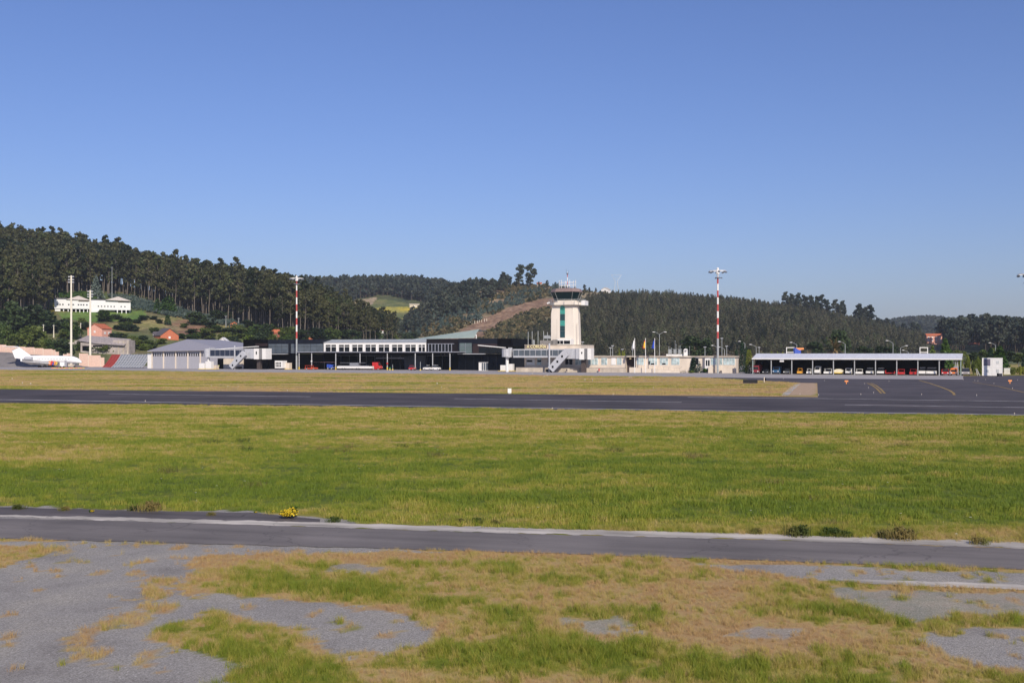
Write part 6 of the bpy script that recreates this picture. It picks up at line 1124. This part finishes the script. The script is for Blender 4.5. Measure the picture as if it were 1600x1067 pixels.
m = MB(); m.box(.5, .7, .2, .4, 0, 5); m.box(10 * k, 10 * k + .2, .2, .4, 0, 5); m.build('leg', GALV, o)
for px_, lb in ((1228.5, 'white gantry frame left of the blue board'), (1437, 'white gantry frame over the right half of the shed')):
    o = empty('gantry', lb, 'gantry', G(px_, HZ + 27), 0); k = o.location.y / F; m = MB(); w_ = 12 * k; zt_ = H + 9.5 * k
    for x in (0, w_): m.box(x, x + .22, 0, .22, 0, zt_)
    m.build('post', W, o); m = MB(); m.box(.23, w_ - .01, .02, .2, zt_ - .25, zt_); m.box(.23, w_ - .01, .02, .2, zt_ - 1.9, zt_ - 1.65); m.build('beam', W, o)
# ------------------------------------------------------------------ vehicles
TYRE = BLK; GLV = mat('vehicle_glass', (.02, .025, .03), .08, spec=.7)
def paint_(name, c): return mat('paint_' + name, c, .35, var=.04)
def vehicle(name, label, cat, loc, rz, kind, c, L=4.2, Wd=1.75, Hh=1.5, grp=None, c2=None):
    o = empty(name, label, cat, loc, rz, grp); h = Hh; w = Wd / 2; l = L / 2; wr = .33 if kind != 'truck' else .45
    def loft_cab(y0, y1, z0, z1, in_f, in_b, ins, mm, nm, par=None):
        m = MB(); m.loft([(-w, y0, z0), (w, y0, z0), (w, y1, z0), (-w, y1, z0)], [(-w + ins, y0 + in_f, z1), (w - ins, y0 + in_f, z1), (w - ins, y1 - in_b, z1), (-w + ins, y1 - in_b, z1)]); return m.build(nm, mm, par or o)
    # the front faces -y
    if kind in ('car', 'suv'):
        zb = h * .58; m = MB(); m.prism_yz([(-l, .3), (-l, zb * .78), (-l + .25, zb * .92), (-l + L * .27, zb), (l - .12, zb), (l, zb * .8), (l, .3)], -w, w); b_ = m.build('body', c, o)
        y0, y1 = -l + L * .24, (l - .08 if kind == 'suv' else l - L * .12); loft_cab(y0, y1, zb, h - .06, L * .14, .15 if kind == 'suv' else L * .12, .16, GLV, 'window'); m = MB(); m.box(-w + .17, w - .17, y0 + L * .14, y1 - (.15 if kind == 'suv' else L * .12), h - .06, h); m.build('roof', c, o)
    elif kind == 'van':
        m = MB(); m.prism_yz([(-l, .3), (-l, h * .45), (-l + L * .16, h * .55), (-l + L * .30, h), (l, h), (l, .3)], -w, w); b_ = m.build('body', c, o)
        m = MB(); m.add([(-w * .86, -l + L * .165, h * .585), (w * .86, -l + L * .165, h * .585), (w * .8, -l + L * .275, h * .93), (-w * .8, -l + L * .275, h * .93)], [(0, 1, 2, 3)]); m.v = [(x, y - .05, z + .02) for x, y, z in m.v]; m.build('windscreen', GLV, o)
        m = MB(); m.box(-w * .78, w * .78, l, l + .03, h * .55, h * .86); m.build('window', GLV, o)
    elif kind == 'pickup':
        zb = h * .56; m = MB(); m.prism_yz([(-l, .35), (-l, zb * .9), (-l + L * .25, zb), (l, zb), (l, .35)], -w, w); b_ = m.build('body', c, o); loft_cab(-l + L * .24, -l + L * .62, zb, h - .06, .5, .12, .14, GLV, 'window'); m = MB(); m.box(-w + .15, w - .15, -l + L * .24 + .5, -l + L * .62 - .12, h - .06, h); m.build('roof', c, o)
    elif kind == 'truck':
        m = MB(); m.prism_yz([(-l, .5), (-l, h * .8), (-l + .25, h * .92), (-l + 1.6, h * .92), (-l + 1.6, .5)], -w, w); b_ = m.build('cab', c, o); m = MB(); m.box(-w * .85, w * .85, -l - .03, -l, h * .5, h * .78); m.build('windscreen', GLV, o); m = MB(); m.box(-w, w, -l + 1.7, l, .8, h); m.build('cargo_body', c2 or c, o)
        m = MB(); m.box(-w * .8, w * .8, -l + .1, l - .1, .4, .78); m.build('chassis', BLK, o)
    elif kind == 'tanker':
        m = MB(); m.tube((0, -l + .3, h * .62), (0, l, h * .62), h * .40, n=16); m.v = [(x * w / (h * .40), y, z) for x, y, z in m.v]; b_ = m.build('tank', c, o); m = MB(); m.box(-w * .9, w * .9, -l, l, .35, .6); m.build('chassis', c2 or YEL, o)
    elif kind == 'tug':
        m = MB(); m.prism_yz([(-l, .3), (-l, h * .5), (-l + L * .4, h * .55), (-l + L * .42, h * .42), (l, h * .42), (l, .3)], -w, w); b_ = m.build('body', c, o); m = MB()
        for sx in (-1, 1):
            for y in (-l + L * .4, l - .3): m.tube((sx * w * .85, y, h * .4), (sx * w * .85, y + .1, h - .08), .05, n=5)
        m.build('cab_frame', c, o); m = MB(); m.box(-w * .95, w * .95, -l + L * .36, l - .1, h - .08, h); m.build('roof', c, o); m = MB(); m.box(-w * .5, w * .5, 0, .5, h * .42, h * .62); m.build('seat', BLK, o)
    elif kind == 'trailer':
        m = MB(); m.box(-w, w, -l, l, .45, .65); b_ = m.build('platform', c, o); m = MB(); m.box(-w, -w + .08, -l, l, .65, h); m.box(w - .08, w, -l, l, .65, h * .8); m.build('side_rail', c, o)
        m = MB(); m.tube((0, -l, .5), (0, -l - 1.1, .35), .05, n=5); m.build('tow_bar', BLK, o)
    if kind in ('car', 'suv', 'van', 'pickup', 'truck'):
        for sx in (-1, 1): m = MB(); m.box(sx * w * .72 - .17, sx * w * .72 + .17, -l - .04, -l, h * .34 if kind != 'truck' else .65, h * .34 + .2 if kind != 'truck' else .9); m.build('headlight', mat('headlight_glass', (.8, .8, .78), .2), o)
        m = MB(); m.box(-w * .98, w * .98, -l - .07, -l, .32, .5); m.build('bumper', mat('bumper_dark', (.05, .05, .055), .6), o)
    for sx in (-1, 1):
        for y in (-l + L * .19, l - L * .19):
            m = MB(); m.tube((sx * (w - .2), y, wr), (sx * (w + .015), y, wr), wr, n=14); wh = m.build('wheel', TYRE, o); m = MB(); m.tube((sx * (w + .015), y, wr), (sx * (w + .035), y, wr), wr * .55, n=10); m.build('rim', GL, wh)
    return o
pW = paint_('white', (.78, .77, .74)); pR = paint_('red', (.52, .03, .03)); pO = paint_('orange', (.72, .20, .05)); pB = paint_('blue', (.04, .12, .25)); pG = paint_('grey', (.16, .17, .17)); pY = paint_('amber', (.75, .36, .04)); pD = paint_('dark', (.04, .04, .05)); pC = paint_('cream', (.74, .68, .50)); pDR = paint_('deep_red', (.22, .03, .04))
def at_shed(px, off): return S.w(S.x(px, off), off)
def sv(name, label, cat, pa, pb, top, kind, c, off=3.6, L=4.2, turn=0.0, c2=None):
    off = 1.3 + L / 2
    pm = (pa + pb) / 2; loc = at_shed(pm, off); w_ = abs(S.x(pb, off) - S.x(pa, off)); h_ = S.z(top, pm, off - L / 2)
    return vehicle(name, label, cat, loc, S.rz + turn, kind, c, L, w_ * .97, max(1.1, h_), 'vehicles parked in the open shed', c2)
sv('truck', 'white faced truck with dark red top in the first shed bay', 'truck', 1178, 1188.5, 570, 'truck', pDR, 3.4, 5, 0, None)
sv('parked_car', 'dark car with red tail lights in the first shed bay', 'car', 1193, 1203, 577, 'car', pD)
sv('van', 'blue van in the second shed bay under the hanging sign', 'van', 1209, 1219.5, 573, 'van', pB)
sv('parked_car', 'grey hatchback at the right of the second shed bay', 'car', 1225.5, 1235, 576, 'suv', pG)
sv('tractor', 'small amber yellow tractor in the third shed bay', 'tractor', 1246.5, 1254, 575.5, 'tug', pY, 2.4, 2.8)
sv('baggage_tug', 'small white and blue tug right in the third shed bay', 'tug', 1261, 1268, 576, 'tug', pW, 3, 2.8)
sv('utility_vehicle', 'tall narrow white utility vehicle left in the fourth shed bay', 'utility vehicle', 1274, 1282.5, 572.5, 'van', pW, 3, 4)
sv('baggage_tug', 'white open framed tug right in the fourth shed bay', 'tug', 1288, 1300.5, 576, 'tug', pW, 2.6, 3)
sv('tank_trailer', 'wide cream tank trailer left in the fifth shed bay', 'trailer', 1303.5, 1318.5, 576.5, 'tanker', pC, 3, 4, 0, YEL)
sv('van', 'plain white van right in the fifth shed bay', 'van', 1322, 1331.5, 575.3, 'van', pW, 3.0)
sv('luggage_cart', 'low white open cart in the sixth shed bay', 'cart', 1337.5, 1348.5, 576.5, 'tug', pW, 3, 3)
sv('pickup', 'white pickup facing out in the sixth shed bay', 'pickup', 1354.2, 1365.5, 575, 'pickup', pW, 3.2, 4.6)
sv('pickup', 'white pickup facing out in the seventh shed bay', 'pickup', 1371.2, 1382.5, 575, 'pickup', pW, 3.2, 4.6)
sv('trailer', 'low red empty trailer right in the seventh shed bay', 'trailer', 1383.5, 1398.5, 578.5, 'trailer', pR, 2.6, 2.4)
sv('tractor', 'red tractor with folded arm left in the eighth shed bay', 'tractor', 1403, 1414, 577, 'tug', pR, 2.6, 3)
sv('tractor', 'dark red tractor right in the eighth shed bay', 'tractor', 1421.5, 1432.5, 576.5, 'tug', pR, 2.8, 3)
sv('minibus', 'white based minibus with blue windows left in the ninth shed bay', 'minibus', 1436, 1446.8, 574.3, 'suv', pW, 3, 4.2)
sv('minibus', 'wider white minibus with grey roof right in the ninth shed bay', 'minibus', 1447.6, 1464, 574.5, 'suv', pW, 3, 4.6)
sv('van', 'bright red van in the last shed bay', 'van', 1471.5, 1483.3, 576.5, 'van', pR, 2.6, 4)
sv('truck', 'orange box truck beside the corner post of the shed', 'truck', 1485.5, 1495.8, 575, 'truck', pO, 2.6, 4, 0, pO)
vehicle('parked_car', 'white topped dark car parked outside the right end of the shed', 'car', at_shed(1509, 2.4), S.rz, 'suv', paint_('pale_top', (.30, .28, .28)), 4.2, 2.0, S.z(575.5, 1509, .4))
m = MB(); 
o = empty('wheeled_stairs', 'small dark wheeled frame leaning at the right foot of the container', 'trolley', G(1559.5, 587.6), S.rz); m = MB(); m.tube((-.3, 0, .4), (.2, 0, .4), .4, n=12); m.build('wheel', BLK, o); m = MB(); m.box(.2, 1.0, -.2, .3, .1, .7); m.build('frame', pD, o)
o = empty('ladder', 'short step ladder standing left of the white container', 'ladder', G(1530.5, 587.2), S.rz); m = MB(); m.tube((-.5, 0, 0), (-.9, .2, 1.9), .06, n=5); m.tube((.1, 0, 0), (-.7, .2, 1.9), .06, n=5); m.build('rail', GL, o); m = MB(); m.box(-.8, .1, -.05, .3, .5, .58); m.box(-.85, -.2, 0, .3, 1.0, 1.08); m.build('step', GL, o)
# in front of the terminal
def tv(name, label, cat, pa, pb, top, kind, c, off=-9, turn=90, L=None, c2=None, Wd=1.8):
    pm = (pa + pb) / 2; loc = T.w(T.x(pm, off), off); w_ = abs(T.x(pb, off) - T.x(pa, off)); h_ = T.z(top, pm, off); return vehicle(name, label, cat, loc, T.rz + R(turn), kind, c, w_, Wd, h_, 'vehicles before the terminal', c2)
tv('parked_car', 'white off-road car with red markings, rightmost before the terminal', 'car', 676.5, 687.5, 570.3, 'suv', pW, -8.5)
tv('pickup', 'white pickup left of the off-road car before the terminal', 'pickup', 662.5, 675.5, 570.4, 'pickup', pW, -6.5, -90)
tv('parked_car', 'small red and white car behind the terminal canopy post', 'car', 640, 648.5, 570.8, 'suv', pR, -7.5)
tv('bus', 'red apron tractor with cab under the terminal canopy', 'tractor', 584, 595.5, 566, 'van', pR, -3, 90, Wd=2.4)
tv('baggage_tug', 'orange-red loader with low deck beneath the left canopy', 'loader', 478, 495, 571, 'tug', mat('paint_loader', (.62, .08, .03), .4), -7, 90)
tv('luggage_cart', 'blue box luggage cart in the shade of the canopy', 'cart', 512.5, 521.5, 569, 'truck', BLU, -4, 90, c2=BLU)
o = T.thing('baggage_conveyor', 'long low white baggage conveyor standing under the canopy', 'conveyor', 526, -8); m = MB(); a, b = T.x(526.5, -8), T.x(581, -8); m.box(a, b, -8, -6.4, .55, 1.35); m.build('side_panel', W, o); m = MB(); m.box(a + .5, b - 2, -7.9, -6.5, 1.35, 1.6); m.build('belt', mat('belt_grey', (.14, .15, .18), .8), o); m = MB(); m.box(a + 1, b - 3, -7.6, -6.6, 2.5, 2.6); m.box(a + 5, a + 8.5, -7.6, -6.6, 1.6, 2.5); m.build('upper_deck', mat('deck_grey', (.20, .21, .24), .6), o)
for x in (a + 2.2, a + 3.2, a + 8, a + 9): m = MB(); m.tube((x, -8.02, .35), (x, -7.6, .35), .35, n=12); m.build('wheel', BLK, o)
o = T.thing('warning_barrier', 'red and white striped rail hanging under the left canopy', 'barrier', 489, 1.0); m = MB(); a, b = T.x(490, 1.0), T.x(523.5, 1.0); zz = T.z(565.8, 505, 1.0); n_ = 16
for k in range(n_): m.box(a + (b - a) * k / n_, a + (b - a) * (k + .55) / n_, 1.0, 1.08, zz - .1, zz + .1, 0); m.box(a + (b - a) * (k + .551) / n_, a + (b - a) * (k + .999) / n_, 1.0, 1.08, zz - .1, zz + .1, 1)
m.build('striped_rail', [W, RED], o); m = MB()
for x in (a, (a + b) / 2, b): m.tube((x, 1.12, 0), (x, 1.12, zz), .05, n=6)
m.build('post', GALV, o)
o = T.thing('round_sign', 'round white traffic sign on the second canopy post', 'sign', 486.8, -6.9); m = MB(); x = T.x(486.8, -6.9); z = T.z(564.3, 487, -6.9); m.tube((x, -6.95, z), (x, -6.85, z), .33, n=16); m.build('disc', W, o); m = MB(); m.tube((x, -6.84, z), (x, -6.62, z), .06, n=6); m.build('bracket', GALV, o)
o = T.thing('round_sign', 'round red traffic sign on the fifth canopy post', 'sign', 605.2, -6.9); m = MB(); x = T.x(605.2, -6.9); z = T.z(567.8, 605, -6.9); m.tube((x, -6.95, z), (x, -6.85, z), .33, n=16); m.build('disc', RED, o); m = MB(); m.tube((x, -6.84, z), (x, -6.62, z), .06, n=6); m.build('bracket', GALV, o)
for k, (px_, h_) in enumerate([(656.8, 3), (613.5, 2), (609.2, 1), (885.5, 1), (936, 1.2), (1072, 1)]):
    fr = T if px_ < 800 else Lf; off_ = -9 if px_ < 800 else -1; o = fr.thing('bollard', ['tall post with small blue panel and yellow base before the pickup', 'yellow based post right of the fifth canopy post', 'small green bollard beside the yellow based post', 'dark block at the low wall near the stair foot', 'red hydrant bollard on the apron by the low wall', 'pale bollard beside the building steps'][k], 'bollard', px_, off_)
    x = fr.x(px_, off_); m = MB(); m.tube((x, off_, 0), (x, off_, h_), .09 if h_ > 1.5 else .22, n=8); m.build('post', [GALV, GALV, mat('green_paint', (.03, .3, .12), .5), pD, RED, CR][k], o); m = MB(); m.tube((x, off_, 0), (x, off_, .45), .26, n=8); m.build('base', YEL if k < 3 else STN, o)
# worker in a yellow jacket
def person(label, loc, rz):
    o = bpy.data.objects.new('person', None)
    J = {'pel': (0, 0, .95), 'sp': (0, -.03, 1.2), 'ch': (0, -.06, 1.42), 'nk': (0, -.07, 1.55), 'hd': (0, -.09, 1.68), 'ht': (0, -.09, 1.79), 'hL': (-.1, 0, .92), 'kL': (-.11, -.05, .5), 'fL': (-.12, .03, .08), 'tL': (-.12, -.14, .05), 'hR': (.1, 0, .92), 'kR': (.12, .02, .5), 'fR': (.13, .12, .08), 'tR': (.13, -.05, .05),
         'sL': (-.19, -.05, 1.43), 'eL': (-.27, -.08, 1.15), 'wL': (-.2, -.3, 1.05), 'sR': (.19, -.05, 1.43), 'eR': (.28, -.02, 1.15), 'wR': (.25, -.2, .95)}
    names = list(J); E = [('pel','sp'),('sp','ch'),('ch','nk'),('nk','hd'),('hd','ht'),('pel','hL'),('hL','kL'),('kL','fL'),('fL','tL'),('pel','hR'),('hR','kR'),('kR','fR'),('fR','tR'),('ch','sL'),('sL','eL'),('eL','wL'),('ch','sR'),('sR','eR'),('eR','wR')]
    rad = {'pel': .15, 'sp': .15, 'ch': .17, 'nk': .06, 'hd': .1, 'ht': .07, 'h': .1, 'k': .07, 'f': .05, 't': .045, 's': .08, 'e': .05, 'w': .04}
    me = bpy.data.meshes.new('person'); me.from_pydata([J[n_] for n_ in names], [(names.index(a), names.index(b)) for a, b in E], []); ob = bpy.data.objects.new('person', me); COL.objects.link(ob)
    sk = ob.modifiers.new('skin', 'SKIN'); ly = me.skin_vertices[0].data if me.skin_vertices else None
    if ly is None: bpy.context.view_layer.objects.active = ob; ly = me.skin_vertices.new(name='s').data if hasattr(me.skin_vertices, 'new') else None
    if ly:
        for i, n_ in enumerate(names): r = rad.get(n_, rad.get(n_[0], .08)); ly[i].radius = (r, r * .8)
        ly[0].use_root = True
    ob.modifiers.new('smooth', 'SUBSURF').levels = 1
    me.materials.append(mat('dark_trousers', (.03, .04, .09), .8)); ob.location = loc; ob.rotation_euler = (0, 0, rz); tag(ob, label, 'person')
    m = MB(); m.loft([(-.2, -.2, .95), (.2, -.2, .95), (.2, .13, .95), (-.2, .13, .95)], [(-.25, -.23, 1.5), (.25, -.23, 1.5), (.25, .1, 1.5), (-.25, .1, 1.5)]); j = m.build('jacket', mat('hi_vis_yellow', (.62, .75, .08), .7), ob); m = MB(); m.ball((0, -.09, 1.74), .12); m.build('hair', mat('dark_hair', (.03, .02, .015), .8), ob)
    for nm, p_ in (('w1', J['wL']), ('w2', J['wR'])):
        m = MB(); v = Vector(p_); m.ball(v + Vector((0, -.05, -.03)), .045)
        for k in range(5): m.tube(v + Vector((-.035 + .017 * k, -.08, -.04)), v + Vector((-.04 + .02 * k, -.14, -.07 - .01 * (k % 3))), .009, .007, 5)
        m.build('hand', mat('skin', (.55, .33, .24), .6), ob)
    return ob
try: person('worker in a yellow hi-vis jacket standing by the hangar doorway', T.w(T.x(341.8, -8), -8), T.rz)
except Exception as e_: print('person', e_)
# --- parked airliner
g_ = G(67, 573.8); o = empty('airliner', 'white T-tailed passenger jet with colourful belly markings parked on the left', 'aircraft', g_, T.rz * .35); sc_ = g_.y / F / math.cos(T.rz * .35); q = lambda p: (p - 67) * sc_; zq = lambda y: (573.8 - y) * sc_
pP = mat('aircraft_white', (.80, .80, .80), .3, var=.03); m = MB(); prof = [(21, .15, 559.2), (26, .35, 559.4), (34, .75, 559.6), (44, 1.2, 560.3), (54, 1.48, 560.8), (66, 1.55, 561), (85, 1.55, 561.1), (105, 1.55, 561.6), (117, 1.5, 562.2), (124, 1.2, 563.4), (128.5, .7, 564.8), (131, .2, 565.8)]
R_ = []
for p_, r, y in prof: R_.append([(q(p_), math.cos(a) * r, zq(y) + math.sin(a) * r) for a in [2 * math.pi * i / 18 for i in range(18)]])
for i in range(len(R_) - 1): b0 = len(m.v); m.v += R_[i] + R_[i + 1]; m.f += [(b0 + k, b0 + (k + 1) % 18, b0 + 18 + (k + 1) % 18, b0 + 18 + k) for k in range(18)]; m.m += [0] * 18
bd = m.build('fuselage', pP, o, smooth=True)
m = MB()
for k in range(22): x = q(62 + k * 2.5); m.box(x, x + .2, -1.57, -1.5, zq(561.4), zq(561.4) + .32)
m.build('cabin_windows', GLV, bd); m = MB(); m.box(q(123.2), q(126), -1.0, .9, zq(563.4), zq(561.9)); m.build('cockpit_window', GLV, bd)
m = MB()
for k, (a, b, c_, d) in enumerate(((79, 83, 0, 566), (82.5, 86, 1, 565.5), (85.5, 88, 2, 567.5), (87.5, 91, 0, 565.8), (90, 93, 3, 567))): m.prism_xz([(q(a), zq(570)), (q(b), zq(570.2)), (q(b) + .5, zq(d)), (q(a) + .6, zq(d - 2))], -1.75, -1.35, c_)
m.build('belly_markings', [ORG_, RED, BLU, YEL], bd)
m = MB(); m.add([(q(21), -.12, zq(560.2)), (q(50), -.12, zq(557.5)), (q(27.5), -.09, zq(542.5)), (q(15.5), -.09, zq(547.5)), (q(21), .12, zq(560.2)), (q(50), .12, zq(557.5)), (q(27.5), .09, zq(542.5)), (q(15.5), .09, zq(547.5))], [(0,1,2,3),(7,6,5,4),(0,4,5,1),(1,5,6,2),(2,6,7,3),(3,7,4,0)]); m.build('tail_fin', pP, o)
m = MB(); m.add([(q(9), -4.2, zq(541)), (q(15), -4.2, zq(541)), (q(28), 0, zq(542.3)), (q(16), 0, zq(542.3)), (q(9), 4.2, zq(541)), (q(15), 4.2, zq(541))] + [(x, y, z - .15) for x, y, z in [(q(9), -4.2, zq(541)), (q(15), -4.2, zq(541)), (q(28), 0, zq(542.3)), (q(16), 0, zq(542.3)), (q(9), 4.2, zq(541)), (q(15), 4.2, zq(541))]], [(0,1,2,3),(3,2,5,4),(9,8,7,6),(10,11,8,9),(0,6,7,1),(1,7,8,2),(2,8,11,5),(5,11,10,4),(4,10,9,3),(3,9,6,0)]); m.build('tailplane', pP, o)
for sy in (-1, 1):
    m = MB(); m.tube((q(41), sy * 2.1, zq(560)), (q(43), sy * 2.1, zq(560)), .45, .75, 14); m.tube((q(43), sy * 2.1, zq(560)), (q(54), sy * 2.1, zq(560.4)), .75, .78, 14); m.build('engine', GL, o)
    m = MB(); m.add([(q(84), sy * 1.2, zq(567.2)), (q(66), sy * 1.2, zq(567.2)), (q(56), sy * 11.5, zq(563.8)), (q(59.5), sy * 11.5, zq(563.8)), (q(84), sy * 1.2, zq(568.2)), (q(66), sy * 1.2, zq(568.2)), (q(56), sy * 11.5, zq(564.2)), (q(59.5), sy * 11.5, zq(564.2))], [(0,1,2,3),(7,6,5,4),(0,4,5,1),(1,5,6,2),(2,6,7,3),(3,7,4,0)]); w_ = m.build('wing', pP, o); m = MB(); m.box(q(56), q(58.5), sy * 11.5 - .06, sy * 11.5 + .06, zq(563.8), zq(559.6)); m.build('winglet', pP, w_)
    m = MB(); m.tube((q(66), sy * 2, zq(568)), (q(66), sy * 2, .5), .12, n=6); gr_ = m.build('landing_gear', GALV, o); m = MB()
    for dx in (-.35, .35): m.tube((q(66) + dx, sy * 2 - .2, .48), (q(66) + dx, sy * 2 + .2, .48), .48, n=12)
    m.build('wheel', BLK, gr_)
m = MB(); m.tube((q(119), 0, zq(567)), (q(119), 0, .4), .1, n=6); gr_ = m.build('landing_gear', GALV, o); m = MB(); m.tube((q(119), -.25, .35), (q(119), .25, .35), .35, n=12); m.build('wheel', BLK, gr_)
o = empty('service_truck', 'white high-sided service truck standing against the airliner flank', 'truck', G(97, 574.8), 0); k = o.location.y / F; m = MB(); m.box(-3.6 * k, 3.6 * k, 0, 2.2, .5, 12 * k); m.build('body', W, o); m = MB(); m.box(-3.4 * k, 3.4 * k, -.03, 0, 9 * k, 11 * k); m.build('panel', GL, o)
for x in (-2.4 * k, 2.4 * k): m = MB(); m.tube((x, -.05, .4), (x, .35, .4), .4, n=12); m.build('wheel', BLK, o)
o = empty('chock_line', 'low orange and yellow barrier on the apron below the tall cream mast', 'barrier', G(80, 575.6), T.rz * .3); m = MB()
for i in range(14): m.box(i * 1.0, i * 1.0 + .9, 0, .3, 0, .32, i % 2)
m.build('block_row', [ORG_, YEL], o)
for a, b, lb in ((310, 336, 'yellow painted base strip below the white cabinets by the hangar'), (778, 807, 'yellow painted base strip below the cabinets by the larger jet bridge')):
    o = T.thing('kerb_strip', lb, 'kerb', a, -14); m = MB(); m.box(T.x(a, -14), T.x(b, -14), -14.2, -13.9, 0, .14); m.build('kerb_stone', YEL, o); m = MB(); m.box(T.x(a, -14), T.x(b, -14), -13.9, -13.6, 0, .1); m.build('back_stone', CRD, o)
# ------------------------------------------------------------------ the air
hb = MB(); hb.box(-2600, 2600, -60, 3600, -3, 175)
hzm = bpy.data.materials.new('haze_air'); hzm.use_nodes = True; n = hzm.node_tree.nodes; n.remove(n['Principled BSDF']); pv = n.new('ShaderNodeVolumePrincipled'); pv.inputs['Color'].default_value = (.80, .88, 1, 1); pv.inputs['Density'].default_value = .000085; pv.inputs['Anisotropy'].default_value = .1
hzm.node_tree.links.new(pv.outputs[0], n['Material Output'].inputs['Volume'])
ho = hb.build('haze', hzm); tag(ho, kind='stuff')
